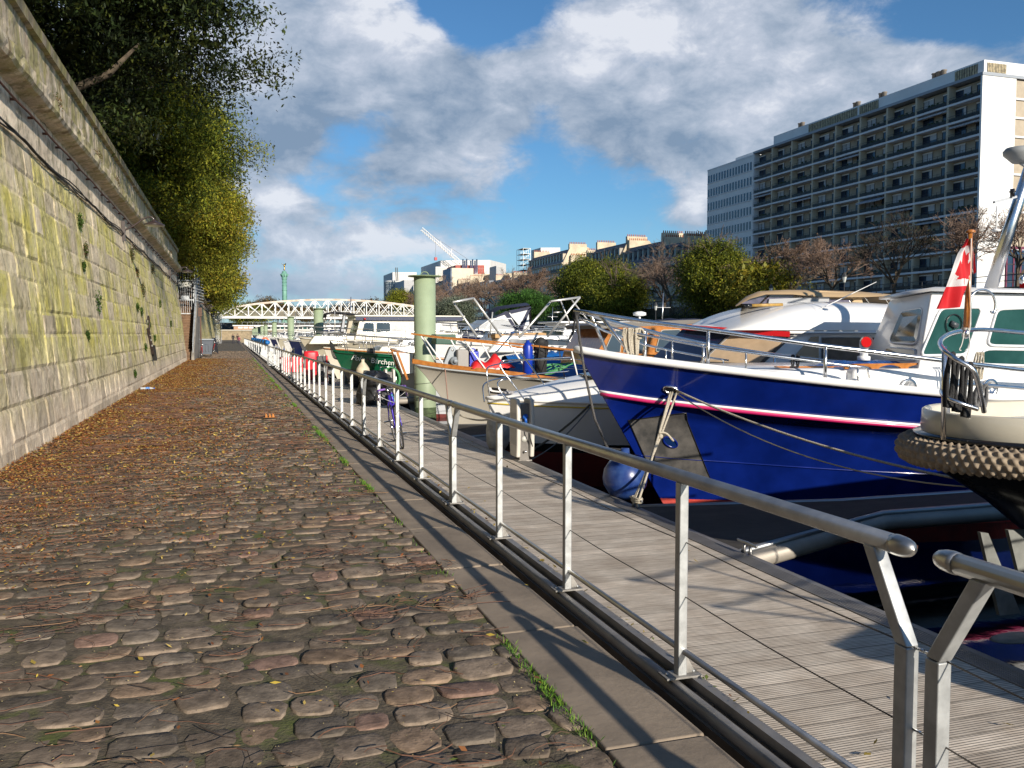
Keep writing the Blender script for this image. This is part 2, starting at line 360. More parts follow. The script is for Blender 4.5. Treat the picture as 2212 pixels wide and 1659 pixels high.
# setts: every stone its own shaped dome inside one surface
def setts(y0, y1, lod):
    V = []; F = []; T = []; kv = 0; y = y0; row = 0
    ang = np.linspace(0, 2*np.pi, lod, endpoint=False)
    ca, sa = np.cos(ang), np.sin(ang)
    p = 5.2 if lod >= 12 else 4
    sq = 1/(np.abs(ca)**p+np.abs(sa)**p)**(1/p)
    prof = [(1.0, -.013), (.975, .0015), (.92, .0040), (.5, .0048)] if lod >= 12 else [(1.0, -.014), (.92, .006)]
    while y < y1:
        d = rng.uniform(.185, .24); x = -2.75+rng.uniform(-.2, 0); ph = rng.uniform(0, 6)
        while x < XG-.02:
            w = rng.uniform(.18, .31)
            if rng.random() < .012: x += w; continue
            gx, gy = rng.uniform(.014, .034), rng.uniform(.014, .034)
            hw, hd = max(.045, (w-gx)/2), max(.045, (d-gy)/2)
            cx, cy = x+w/2, y+d/2+.03*math.sin(x*1.4+ph)*.8+rng.uniform(-.012, .012)
            a = rng.normal(0, .07); jit = 1+rng.normal(0, .07 if lod >= 12 else .03, lod); jit = (jit+np.roll(jit, 1))/2
            hz = rng.normal(0, .006)+.014*(vnoise(np.array([cx*1.1]), np.array([cy*1.1]), 5)[0]-.5); tx, ty = rng.normal(0, .025), rng.normal(0, .035)
            k0 = kv
            for s_, z_ in prof:
                px = ca*sq*jit*hw*s_; py = sa*sq*jit*hd*s_
                qx = cx+px*math.cos(a)-py*math.sin(a); qy = cy+px*math.sin(a)+py*math.cos(a)
                qz = hz+z_+px*tx+py*ty+(rng.normal(0, .0012, lod) if z_ > 0 else 0)
                V.append(np.column_stack([qx, qy, qz])); kv += lod
            V.append(np.array([[cx, cy, hz+prof[-1][1]+.003]])); kv += 1
            c = rng.random()
            base = np.array((.175, .136, .102)) if c < .55 else (np.array((.20, .142, .098)) if c < .74 else (np.array((.14, .115, .09)) if c < .95 else np.array((.195, .125, .095))))
            base = base*rng.uniform(.72, 1.3)
            n_ = 0
            for i in range(len(prof)-1):
                for k in range(lod):
                    q = (k+1) % lod; F.append((k0+i*lod+k, k0+i*lod+q, k0+(i+1)*lod+q, k0+(i+1)*lod+k)); n_ += 1
            i = len(prof)-1
            for k in range(0, lod, 2): F.append((k0+i*lod+k, k0+i*lod+(k+1) % lod, k0+i*lod+(k+2) % lod, kv-1)); n_ += 1
            T.append(np.tile(base, (n_, 1))); x += w
        y += d+rng.uniform(-.004, .008); row += 1
    return np.vstack(V), np.array(F), np.vstack(T)
sm = mat('sandstone_sett', (.13, .11, .1), .72, 0, noise=.38, scale=13, attr='tint', bump=.6, bscale=55, bdist=.007, spec=.22)
for y0, y1, lod in ((1.2, 14, 14), (14, 34, 8), (34, 90, 6)):
    V, F, T = setts(y0, y1, lod); setting(fastmesh('cobbled_path', V, F, [sm], T, smooth=True))
fm = mat('far_cobble_surface', (.09, .078, .062), .9, 0, noise=.35, scale=5, bump=.8, bscale=5)
mb = MB(); mb.box((-2.8, 90, .004), (XG, 262, .012), fm); setting(mb.build('cobbled_path'))
# kerb stones
km = mat('kerb_limestone', (.245, .195, .145), .8, 0, noise=.26, scale=2.2, bump=.45, bscale=30, bdist=.006)
mb = MB(); y = 1.75
while y < 262:
    ln = rng.uniform(1.28, 1.42); j = .006+.003*rng.random(); z = .018+rng.normal(0, .002)
    if y > 60: ln *= 6
    mb.box((XG+.03, y+j, -.3), (XK+rng.normal(0, .004), y+ln-j, z), km); y += ln
k = mb.build('kerb'); bevel(k, .012, 2); setting(k)
mb = MB(); mb.box((XG+.05, -6, -2.46), (XK-.045, 262, -.02), mat('quay_face_stone', (.05, .045, .035), .9, 0, noise=.4, scale=3, bump=.5)); setting(mb.build('quay_face'))

# ---------------- fallen litter ----------------
def quads(cx, cy, cz, L_, W_, ang, tilt, roll=None):
    n = len(cx); dxv = np.column_stack([np.cos(ang)*np.cos(tilt), np.sin(ang)*np.cos(tilt), np.sin(tilt)])
    r = rng.uniform(-.5, .5, n) if roll is None else roll
    dyv = np.column_stack([-np.sin(ang)*np.cos(r), np.cos(ang)*np.cos(r), np.sin(r)])
    C = np.column_stack([cx, cy, cz]); a = dxv*L_[:, None]/2; b = dyv*W_[:, None]/2
    V = np.stack([C-a, C-b*.9+a*.1, C+a, C+b*.9+a*.1], 1).reshape(-1, 3); return V, np.arange(4*n).reshape(-1, 4)
def density(x, y):
    """litter gathers against the foot of the wall and thins towards the kerb"""
    d = x-XW; near = np.clip((y-6.0)/6, 0, 1)
    return np.exp(-(d/1.0)**1.3)*np.clip((y-5.5)/4, 0, 1)+.62*near*np.exp(-(d/2.3)**2)+.035*np.clip((y-4)/5, .2, 1)
NL = 135000
y = 2.2+(rng.random(NL*7)**1.7)*60; x = rng.uniform(XW-.02, XG, NL*7)
keep = rng.random(NL*7) < density(x, y)*np.clip(vnoise(x*1.3, y*1.0, 11)*2.2-.45, .05, 1.2); x, y = x[keep][:NL], y[keep][:NL]; n = len(x)
pile = np.exp(-((x-XW)/.55)**2)*np.clip((y-7)/4, 0, 1)
z = .022+.012*rng.random(n)+pile*rng.random(n)*.05
pal = np.array([(.30, .105, .028), (.22, .07, .022), (.38, .16, .038), (.13, .052, .022), (.58, .42, .11), (.52, .34, .06), (.24, .22, .05), (.42, .25, .11)])
pi = rng.choice(8, n, p=[.26, .20, .13, .13, .12, .06, .03, .07]); T = pal[pi]*rng.uniform(.7, 1.25, (n, 1))
Ls = rng.uniform(.018, .06, n)*np.clip(y/12, .75, 1.25); V, F = quads(x, y, z, Ls, Ls*rng.uniform(.3, .6, n), rng.uniform(0, 6.28, n), rng.normal(0, .25, n))
lm = mat('fallen_leaf', (.3, .15, .05), .75, 0, attr='tint', trans=.15)
o = fastmesh('fallen_leaves', V, F, [lm], T); setting(o, 'stuff')
# yellow leaves, bigger, scattered wide, and bits on the pontoon and in its gutter
n = 1500; x = rng.uniform(XW, 3.7, n); y = 2.6+rng.random(n)**1.6*60; ok = ((x < XG+.45) | (x > 2.12)) & ~((x > XG) & (rng.random(n) < .6)) & ~((y < 9) & (rng.random(n) < .72)); x, y = x[ok], y[ok]
g = rng.random(260); x = np.r_[x, 2.155+.09+rng.normal(0, .012, 260)]; y = np.r_[y, 1.8+g*22]; n = len(x)
z = np.where(x > 1.9, ZD+.018, np.where(x > XG, .03, .03))+rng.random(n)*.008
T = np.array([(.55, .40, .06), (.62, .46, .12), (.42, .30, .05), (.30, .12, .04), (.20, .26, .05)])[rng.choice(5, n, p=[.3, .2, .2, .22, .08])]; T = np.where((x > 2.1)[:, None], T*.6, T)
Ls = rng.uniform(.025, .06, n); V, F = quads(x, y, z, Ls, Ls*rng.uniform(.35, .6, n), rng.uniform(0, 6.28, n), rng.normal(0, .3, n))
o = fastmesh('yellow_leaf_scatter', V, F, [lm], T); setting(o, 'stuff')
# pale seed flakes and grit
n = 7000; x = rng.uniform(XW, XG, n*2); y = 2.5+rng.random(n*2)**1.3*32; kp = rng.random(n*2) < np.clip(vnoise(x*.9, y*.7, 41)*2.3-.6, .03, 1)*.8; x, y = x[kp], y[kp]; n = len(x)
Ls = rng.uniform(.006, .016, n)*np.clip(y/9, .8, 2.2); V, F = quads(x, y, .024+.008*rng.random(n), Ls, Ls*.7, rng.uniform(0, 6.28, n), rng.normal(0, .2, n))
o = fastmesh('seed_flakes', V, F, [lm], np.array([(.50, .40, .19)])*rng.uniform(.6, 1.2, (n, 1))); setting(o, 'stuff')
# twigs and leaf stalks: bent thin strips in clumps
def twigs(n, clumps):
    VV = []; TT = []
    cxs = rng.uniform(XW+.1, XG-.05, clumps); cys = 2.6+rng.random(clumps)**1.4*22; ca_ = rng.normal(0, .5, clumps)
    ci = rng.integers(0, clumps, n); loose = rng.random(n) < .66
    x = np.where(loose, rng.uniform(XW+.1, XG, n), cxs[ci]+rng.normal(0, .17, n)); y = np.where(loose, 2.4+rng.random(n)**1.4*26, cys[ci]+rng.normal(0, .07, n))
    heavy = rng.random(n) < .55; x = np.where(heavy & loose, XW+.05+np.abs(rng.normal(0, .9, n)), x); y = np.where(heavy & loose, 6.2+rng.random(n)*20, y); x = np.clip(x, XW+.02, XG+.1)
    a = np.where(loose, rng.normal(0, .5, n), ca_[ci]+rng.normal(0, .5, n)); ln = rng.uniform(.07, .30, n); w = rng.uniform(.0010, .0026, n)*np.clip(y/7, 1, 2.6); cur = rng.normal(0, .7, n)
    seg = 5; F = []; z0 = .024+.012*rng.random(n)
    P = np.zeros((n, seg, 3)); 
    for k in range(seg):
        t = k/(seg-1)-.5; aa = a+cur*t; P[:, k, 0] = x+ln*t*np.cos(aa); P[:, k, 1] = y+ln*t*np.sin(aa)+.04*cur*t*t; P[:, k, 2] = z0+.010*rng.random(n)
    Wd = np.stack([-np.sin(a), np.cos(a), np.zeros(n)], 1)[:, None, :]*w[:, None, None]; Up = np.zeros((n, seg, 3)); Up[:, :, 2] = (w*1.6)[:, None]
    V = np.stack([P-Wd, P+Up, P+Wd], 2).reshape(n, seg*3, 3)
    fs = [(k*3+j, k*3+j+1, (k+1)*3+j+1, (k+1)*3+j) for k in range(seg-1) for j in (0, 1)]
    F = (np.array(fs)[None]+(np.arange(n)*seg*3)[:, None, None]).reshape(-1, 4)
    c = np.array([(.12, .056, .032), (.075, .038, .024), (.035, .024, .018), (.20, .115, .06)])[rng.choice(4, n, p=[.42, .28, .2, .1])]; T = np.repeat(c, len(fs), 0)
    return V.reshape(-1, 3), F, T
V, F, T = twigs(4200, 70); o = fastmesh('fallen_twigs', V, F, [mat('dry_twig', (.2, .08, .04), .8, 0, attr='tint')], T); setting(o, 'stuff')
# grass along the kerb joint
def blades(cx, cy, cz, h, n):
    x = cx+rng.normal(0, 1, n)*0; return None
ng = 16000; y = 2.2+rng.random(ng)**1.5*60; tuft = vnoise(y*1.6, y*0+3.3, 21, 3); ok = rng.random(ng) < np.clip((tuft-.48)*5, .02, 1); y = y[ok]; ng = len(y)
x = XG+.01+rng.normal(0, .018, ng)+.03*(vnoise(y*.8, y*0, 4)-.5); 
extra = rng.random(ng) < .10; x = np.where(extra, x-rng.random(ng)*.35*(y > 8), x)
h = rng.uniform(.015, .05, ng)*np.clip(tuft[ok]*1.5, .6, 1.1); a = rng.uniform(0, 6.28, ng); lean = rng.uniform(0, .9, ng)
B = np.column_stack([x, y, np.full(ng, .005)]); wv = np.column_stack([np.cos(a), np.sin(a), np.zeros(ng)])*(rng.uniform(.0016, .003, ng)*np.clip(y/6, 1, 4))[:, None]
Tp = B+np.column_stack([np.cos(a+1.5)*lean*h, np.sin(a+1.5)*lean*h, h]); Md = (B+Tp)/2+np.column_stack([np.zeros(ng), np.zeros(ng), h*.15])
V = np.stack([B-wv, B+wv, Tp, Md-wv*.8], 1).reshape(-1, 3); T = np.array([(.10, .25, .02), (.07, .17, .02), (.18, .30, .03)])[rng.integers(0, 3, ng)]
o = fastmesh('grass', V, np.arange(4*ng).reshape(-1, 4), [mat('grass_blade', (.1, .3, .02), .6, 0, attr='tint', trans=.3)], T); setting(o, 'stuff')

# ================= QUAY WALL (left) =================
def wall_material():
    m = bpy.data.materials.new('lichened_limestone'); m.use_nodes = True; t = m.node_tree; n = t.nodes; l = t.links; b = n['Principled BSDF']; b.inputs['Roughness'].default_value = .92; b.inputs['Specular IOR Level'].default_value = .2
    g = n.new('ShaderNodeTexCoord'); at = n.new('ShaderNodeAttribute'); at.attribute_name = 'tint'
    sp = n.new('ShaderNodeSeparateXYZ'); l.new(g.outputs['Object'], sp.inputs[0])
    def nz(sc, det, ro, stretch=(1, 1, 1), off=0):
        mp = n.new('ShaderNodeMapping'); mp.inputs['Scale'].default_value = stretch; mp.inputs['Location'].default_value = (off, off, off); l.new(g.outputs['Object'], mp.inputs[0])
        q = n.new('ShaderNodeTexNoise'); q.inputs['Scale'].default_value = sc; q.inputs['Detail'].default_value = det; q.inputs['Roughness'].default_value = ro; l.new(mp.outputs[0], q.inputs['Vector']); return q.outputs['Fac']
    def rg(s, a, c, lo=0, hi=1):
        r = n.new('ShaderNodeMapRange'); r.inputs[1].default_value = a; r.inputs[2].default_value = c; r.inputs[3].default_value = lo; r.inputs[4].default_value = hi; l.new(s, r.inputs[0]); return r.outputs[0]
    def mul(a, b_):
        q = n.new('ShaderNodeMath'); q.operation = 'MULTIPLY'; l.new(a, q.inputs[0]); l.new(b_, q.inputs[1]); return q.outputs[0]
    def mixc(f, a, c):
        q = n.new('ShaderNodeMix'); q.data_type = 'RGBA'; l.new(f, q.inputs[0])
        for i, v in ((6, a), (7, c)):
            if isinstance(v, tuple): q.inputs[i].default_value = (*v, 1)
            else: l.new(v, q.inputs[i])
        return q.outputs[2]
    # warm stone varied per block (blue channel of the tint carries the block's lichen share)
    st_ = mixc(rg(nz(5, 8, .65), .35, .65), (.62, .50, .36), (.82, .70, .53))
    tv = n.new('ShaderNodeSeparateColor'); l.new(at.outputs['Color'], tv.inputs[0])
    sc_ = n.new('ShaderNodeMix'); sc_.data_type = 'RGBA'; sc_.blend_type = 'MULTIPLY'; sc_.inputs[0].default_value = 1; l.new(st_, sc_.inputs[6])
    cb = n.new('ShaderNodeCombineColor'); 
    for i in range(3): l.new(tv.outputs[0], cb.inputs[i])
    l.new(cb.outputs[0], sc_.inputs[7]); c = sc_.outputs[2]
    hmask = mul(rg(sp.outputs[2], .35, 1.5), rg(sp.outputs[2], 4.75, 4.45))
    lich = mixc(rg(nz(2.3, 7, .6, off=4), .38, .62), (.60, .53, .09), (.76, .69, .27))
    lf = mul(rg(nz(1.5, 10, .72, (1, 1, .55), 2), .36, .54), hmask); lf = mul(lf, rg(tv.outputs[2], .10, .45, .12, 1))
    c = mixc(rg(lf, 0, 1, 0, .88), c, lich)
    green = mul(rg(nz(.9, 8, .65, (1, 1, .35), 8), .5, .66), hmask); c = mixc(rg(green, 0, 1, 0, .38), c, (.34, .34, .07))
    dk = mul(rg(nz(2.4, 10, .82, (1, 1, .6), 13), .50, .57), rg(sp.outputs[2], .1, .8)); c = mixc(rg(dk, 0, 1, 0, .62), c, (.15, .135, .06))
    hi_ = mul(rg(sp.outputs[2], 5.3, 5.5), rg(nz(1.6, 9, .7, (1, 1, .5), 33), .44, .56)); c = mixc(rg(hi_, 0, 1, 0, .75), c, (.36, .33, .10)); rd_ = mul(rg(sp.outputs[2], 5.3, 5.5), rg(nz(2.2, 9, .75, (1, 1.5, .4), 43), .54, .62)); c = mixc(rg(rd_, 0, 1, 0, .6), c, (.16, .085, .05))
    up_ = rg(sp.outputs[2], 5.5, 6.6); st2 = mul(up_, rg(nz(1.1, 8, .7, (1, 2.2, .3), 21), .46, .62)); c = mixc(rg(st2, 0, 1, 0, .75), c, (.10, .10, .07))
    c = mixc(mul(rg(tv.outputs[1], .75, .15), rg(nz(3, 5, .6), .35, .6, .15, 1)), c, (.12, .095, .06))
    l.new(c, b.inputs['Base Color'])
    bp = n.new('ShaderNodeBump'); bp.inputs['Strength'].default_value = .6; bp.inputs['Distance'].default_value = .012; l.new(nz(16, 9, .75), bp.inputs['Height']); l.new(bp.outputs[0], b.inputs['Normal'])
    return m
WM = wall_material()
def wall_face(y0, y1, step, name_parent, dz=.045):
    """battered lower face: courses of blocks with sunk rough joints"""
    k = math.log(y1/y0)/step; ys = y0*np.exp(np.linspace(0, math.log(y1/y0), int(k)+1)); zs = np.arange(-.15, 4.66, dz); 
    Y, Z = np.meshgrid(ys, zs)
    course = []; z = -.15; 
    while z < 4.7: h = rng.uniform(.34, .50); course.append((z, h)); z += h
    ce = np.array([c[0] for c in course]); Zw = Z+.03*(vnoise(Y*.6, Z*.5, 31)-.5); ci = np.clip(np.searchsorted(ce, Zw, side='right')-1, 0, len(ce)-1)
    z0 = ce[ci]; hh = np.array([c[1] for c in course])[ci]; dzj = np.minimum(Zw-z0, z0+hh-Zw)
    D = np.zeros_like(Y); T0 = np.ones_like(Y); T1 = np.ones_like(Y); T2 = np.ones_like(Y)
    for c in range(len(course)):
        e_ = [y0-1]; 
        while e_[-1] < y1+1: e_.append(e_[-1]+rng.uniform(.5, 1.3))
        e_ = np.array(e_); r = rng.random((len(e_), 4)); m_ = ci == c; yy = Y[m_]; bi = np.clip(np.searchsorted(e_, yy, side='right')-1, 0, len(e_)-2)
        dj = np.minimum(np.minimum(yy-e_[bi], e_[bi+1]-yy), dzj[m_])
        jw = .018+.02*vnoise(yy*3, Z[m_]*3, 77); joint = np.clip(dj/jw, 0, 1)
        D[m_] = (r[bi, 0]-.5)*.010-.024*(1-joint)**1.3*(.4+1.2*vnoise(yy*1.1, Z[m_]*1.1, 15)); T0[m_] = .72+.5*r[bi, 1]; T1[m_] = np.clip(joint*(.4+.6*r[bi, 3])*1.6+vnoise(yy*2, Z[m_]*2, 8)*.3, 0, 1); T2[m_] = r[bi, 2]
    D += .035*(vnoise(Y*1.3, Z*1.6, 51, 6)-.5)+.022*(vnoise(Y*7, Z*9, 52, 4)-.5)
    X = XW-.48*np.clip(Z, 0, 5)/4.65+D
    V = np.dstack([X, Y, Z]).reshape(-1, 3); a, b_ = Y.shape; idx = np.arange(a*b_).reshape(a, b_)
    F = np.stack([idx[:-1, :-1], idx[:-1, 1:], idx[1:, 1:], idx[1:, :-1]], -1).reshape(-1, 4)
    fc = lambda A: ((A[:-1, :-1]+A[:-1, 1:]+A[1:, 1:]+A[1:, :-1])/4).ravel()
    T = np.column_stack([fc(T0), fc(T1), fc(T2)])
    return fastmesh('wall_face', V, F, [WM], T, smooth=False, parent=name_parent)
def quay_wall(y0, y1, step, label, dz):
    w = thing('quay_wall', label, 'wall', (-3, (y0+y1)/2, 0)); wall_face(y0, y1, step, w, dz)
    def strip(name, pts, st_=.25, rough=.02, t=(1, 1, .1)):
        k = int(math.log(y1/y0)/(step*3))+2; ys = y0*np.exp(np.linspace(0, math.log(y1/y0), k)); P = []
        # resample the section
        sec = []
        for (a, b_) in zip(pts[:-1], pts[1:]):
            nn = max(1, int(math.hypot(b_[0]-a[0], b_[1]-a[1])/.09))
            for i in range(nn): sec.append((a[0]+(b_[0]-a[0])*i/nn, a[1]+(b_[1]-a[1])*i/nn))
        sec.append(pts[-1]); sec = np.array(sec)
        Yg, Sg = np.meshgrid(ys, np.arange(len(sec)))
        X = sec[:, 0][:, None]+rough*(vnoise(Yg*2.5, Sg*.7+sec[:, 1][:, None], 61, 4)-.5)*2; Z = sec[:, 1][:, None]+rough*.6*(vnoise(Yg*4.1, Sg*.9, 62, 3)-.5)*2
        a, b_ = X.shape; V = np.dstack([X, Yg, Z]).reshape(-1, 3); idx = np.arange(a*b_).reshape(a, b_); F = np.stack([idx[:-1, :-1], idx[:-1, 1:], idx[1:, 1:], idx[1:, :-1]], -1).reshape(-1, 4)
        br = (np.floor(Yg/.95)*7.31) % 1; T0 = .75+.45*((np.sin(np.floor(Yg/1.1)*12.9+np.floor(Z/.42)*78.2)*43758.5) % 1); 
        jo = np.clip(np.abs((Yg/1.1) % 1-.5)*-40+21, 0, 1)*0+np.where(((Yg/1.1) % 1) < .03, .35, .9)
        fc = lambda A: ((A[:-1, :-1]+A[:-1, 1:]+A[1:, 1:]+A[1:, :-1])/4).ravel(); T = np.column_stack([fc(T0)*t[0], fc(jo), np.full((a-1)*(b_-1), t[2])])
        return fastmesh(name, V, F, [WM], T, parent=w)
    strip('wall_band', [(-3.10, 4.63), (-3.12, 5.40)], rough=.012, t=(1.15, 1, .05))
    strip('cornice', [(-3.12, 5.38), (-2.86, 5.46), (-2.82, 5.52), (-2.82, 5.70), (-2.90, 5.78), (-3.06, 5.80)], rough=.035, t=(1.05, 1, .7))
    strip('parapet', [(-3.06, 5.78), (-3.08, 6.62)], rough=.022, t=(1.1, 1, .3))
    strip('coping', [(-3.08, 6.60), (-2.99, 6.62), (-2.98, 6.80), (-3.04, 6.84), (-3.6, 6.86)], rough=.008, t=(.6, .6, .8))
    mb = MB(); c_ = mat('wall_core_rubble', (.2, .17, .13), .95, 0, noise=.3, scale=3, bump=.5); mb.prism([(-2.75, y0, -.2), (-3.2, y0, 4.6), (-3.2, y0, 6.78), (-4.38, y0, 6.78), (-4.38, y0, -.2)], (0, y1-y0, 0), c_); mb.build('wall_core', w)
    pm_ = mat('rusty_conduit', (.14, .055, .03), .8, 0, noise=.4, scale=8)
    mb = MB(); mb.tube([(-3.03+.0*i, y, 5.18+.015*math.sin(y*2)) for i, y in enumerate(np.linspace(y0, y1, 60))], .018, pm_, 6)
    for y in np.arange(y0+.4, y1, 1.2): mb.box((-3.12, y-.012, 5.16), (-3.03, y+.012, 5.20), pm_)
    mb.build('conduit', w)
    mb = MB(); kk = max(40, int((y1-y0)*1.5))
    for q in range(3): mb.tube([(-3.05+.02*math.sin(y*1.7+q*2), y, 4.66+.03*math.sin(y*.9+q)+.02*q-.035*abs(math.sin(y*.8))) for y in np.linspace(y0, y1, kk)], .014, RUBBER(), 5)
    mb.build('cable', w)
    return w
quay_wall(7.5, 57.6, .0032, 'tall battered quay wall of lichen-yellowed limestone from the left frame edge to the first stairs', .05)
quay_wall(70.5, 166, .006, 'farther stretch of the battered quay wall between the two staircases', .14)
quay_wall(172, 261, .012, 'farthest stretch of quay wall past the white footbridge', .3)
# nearest bit out of frame keeps light honest
# end wall of the basin
mb = MB(); es = mat('end_wall_stone', (.33, .26, .17), .92, 0, col2=(.22, .18, .12), scale=1.3, bump=.8, bscale=2.5, bdist=.2)
mb.box((-4.4, 261, -1.2), (60, 262.3, 2.6), es); mb.box((-4.3, 260.7, 2.6), (60, 262.6, 2.95), mat('pale_coping', (.42, .39, .33), .85, 0, noise=.2)); tag(mb.build('end_wall'), 'stone wall closing the basin far behind the walkers under the footbridge', 'wall')
# plants rooted in the wall
def leafclump(c, r, n, size, pal, name, m, parent=None, hang=.0, lab=None, cat=None, group=None, flat=1.):
    P = rng.normal(0, 1, (n, 3)); P /= np.linalg.norm(P, axis=1)[:, None]+1e-9; P *= (rng.random((n, 1))**.45)*np.array(r); P[:, 2] -= hang*rng.random(n)*r[2]
    C = P+np.array(c); a = rng.uniform(0, 6.28, n); sz = size*rng.uniform(.6, 1.3, n)
    V, F = quads(C[:, 0], C[:, 1], C[:, 2], sz, sz*.6, a, rng.normal(0, .8, n), rng.normal(0, .9, n)); T = np.array(pal)[rng.integers(0, len(pal), n)]*rng.uniform(.6, 1.3, (n, 1))
    o = fastmesh(name, V, F, [m], T, parent=parent)
    if lab: tag(o, lab, cat, group)
    return o
LEAF = mat('leaf', (.1, .2, .03), .6, 0, attr='tint', trans=.28, spec=.3)
GP = [(.05, .10, .015), (.08, .15, .02), (.035, .07, .012)]; RP = [(.16, .07, .03), (.10, .11, .03), (.06, .09, .02)]
WP = [(21.6, 2.42, .23, GP, 'round green bush growing from the wall left of the mooring ring'), (19.5, 1.65, .10, GP, 'small dark sprig low on the near part of the wall'),
      (20.6, 4.05, .16, GP, 'upper green plant hanging below the wall cable nearest the camera'), (20.9, 3.5, .14, RP, 'reddish trailing plant under the nearest hanging one'), (20.3, 3.1, .09, GP, 'little green tuft at the foot of the trailing plants'),
      (31, 4.3, .22, RP, 'brownish plant on the wall just below the nearest lamp'), (32, 3.75, .16, RP, 'reddish tuft halfway down the wall past the nearest lamp'), (33.2, 3.25, .24, RP, 'large rusty bush on the wall left of the second lamp'),
      (30.6, 2.55, .13, GP, 'left one of the two dark tufts in mid wall above the mooring ring'), (31.7, 2.42, .13, GP, 'right one of the two dark tufts in mid wall above the mooring ring'), (34, 2.0, .12, GP, 'small plant just right of the mooring ring'), (35.5, 1.55, .13, GP, 'low plant in the wall right of the mooring iron'), (31.5, 1.25, .12, GP, 'low plant in the wall left of the mooring iron'),
      (39, 4.35, .2, RP, 'brown tuft on the wall cable between the first two lamps'), (40.5, 3.0, .16, GP, 'dark tuft in mid wall before the stairs'), (46, 2.2, .15, GP, 'farthest small tuft on the wall before the stairs'), (27.2, .55, .1, GP, 'weed at the wall foot near the plastic bottle')]
for y, z, r, pl, lb in WP:
    x = XW-.48*z/4.65+.03; leafclump((x, y, z), (r*.5, r, r*1.15), int(150+r*900), .05, pl, 'wall_plant', LEAF, None, .5, lb, 'plant')
for i, (y, z, r) in enumerate([(17.5, 5.75, .3), (22.5, 5.78, .35), (26, 5.75, .25), (36, 5.8, .35), (48, 5.8, .4)]):
    leafclump((-2.88, y, z+.05), (.10, r, .13), 260, .045, [(.16, .10, .05), (.12, .13, .04), (.22, .14, .07)], 'ledge_weed', LEAF, None, 1.2, f'dry weeds hanging over the wall ledge, {ORD[i]} clump', 'plant')
# ================= PONTOON =================
def deck_material(name, a, b_, period=.0185, groove=.35):
    m = mat(name, a, .85, 0, col2=b_, scale=3.2); t = m.node_tree; n = t.nodes; l = t.links; b = n['Principled BSDF']; old = b.inputs['Base Color'].links[0].from_socket
    g = n.new('ShaderNodeTexCoord'); s_ = n.new('ShaderNodeSeparateXYZ'); l.new(g.outputs['Object'], s_.inputs[0])
    nz = n.new('ShaderNodeTexNoise'); nz.inputs['Scale'].default_value = 5; nz.inputs['Detail'].default_value = 8; mp = n.new('ShaderNodeMapping'); mp.inputs['Scale'].default_value = (1.2, 14, 1); l.new(g.outputs['Object'], mp.inputs[0]); l.new(mp.outputs[0], nz.inputs['Vector'])
    ya = n.new('ShaderNodeMath'); ya.operation = 'MULTIPLY_ADD'; l.new(nz.outputs['Fac'], ya.inputs[0]); ya.inputs[1].default_value = .002; l.new(s_.outputs[1], ya.inputs[2])
    def wave(per, lo, hi):
        q = n.new('ShaderNodeMath'); q.operation = 'DIVIDE'; l.new(ya.outputs[0], q.inputs[0]); q.inputs[1].default_value = per
        f = n.new('ShaderNodeMath'); f.operation = 'FRACT'; l.new(q.outputs[0], f.inputs[0]); p = n.new('ShaderNodeMath'); p.operation = 'PINGPONG'; l.new(f.outputs[0], p.inputs[0]); p.inputs[1].default_value = .5
        r = n.new('ShaderNodeMapRange'); r.interpolation_type = 'SMOOTHSTEP'; r.inputs[1].default_value = lo; r.inputs[2].default_value = hi; l.new(p.outputs[0], r.inputs[0]); return r.outputs[0]
    rib = wave(period, .06, .20); gap = wave(.1485, .010, .028)
    mn = n.new('ShaderNodeMath'); mn.operation = 'MULTIPLY'; l.new(rib, mn.inputs[0]); l.new(gap, mn.inputs[1])
    # dirt lives in the grooves; streaks run along the boards
    r2 = n.new('ShaderNodeMapRange'); r2.inputs[1].default_value = .38; r2.inputs[2].default_value = .66; r2.inputs[3].default_value = .74; r2.inputs[4].default_value = 1.08; l.new(nz.outputs['Fac'], r2.inputs[0])
    r3 = n.new('ShaderNodeMapRange'); r3.inputs[3].default_value = groove; l.new(mn.outputs[0], r3.inputs[0])
    q = n.new('ShaderNodeMath'); q.operation = 'MULTIPLY'; l.new(r2.outputs[0], q.inputs[0]); l.new(r3.outputs[0], q.inputs[1])
    # whole boards differ a little
    bd = n.new('ShaderNodeMath'); bd.operation = 'DIVIDE'; l.new(s_.outputs[1], bd.inputs[0]); bd.inputs[1].default_value = .1485; fl = n.new('ShaderNodeMath'); fl.operation = 'FLOOR'; l.new(bd.outputs[0], fl.inputs[0])
    wnz = n.new('ShaderNodeTexWhiteNoise'); wnz.noise_dimensions = '1D'; l.new(fl.outputs[0], wnz.inputs['W']); r4 = n.new('ShaderNodeMapRange'); r4.inputs[3].default_value = .8; r4.inputs[4].default_value = 1.12; l.new(wnz.outputs['Value'], r4.inputs[0])
    q2 = n.new('ShaderNodeMath'); q2.operation = 'MULTIPLY'; l.new(q.outputs[0], q2.inputs[0]); l.new(r4.outputs[0], q2.inputs[1])
    mm = n.new('ShaderNodeVectorMath'); mm.operation = 'SCALE'; l.new(old, mm.inputs[0]); l.new(q2.outputs[0], mm.inputs['Scale']); l.new(mm.outputs[0], b.inputs['Base Color'])
    bp = n.new('ShaderNodeBump'); bp.inputs['Strength'].default_value = .5; bp.inputs['Distance'].default_value = .003; l.new(mn.outputs[0], bp.inputs['Height']); l.new(bp.outputs[0], b.inputs['Normal'])
    return m
DECK = deck_material('weathered_ribbed_decking', (.62, .52, .415), (.82, .72, .60), groove=.2)
DARKDECK = deck_material('dark_ribbed_decking', (.035, .031, .028), (.065, .058, .05), groove=.3)
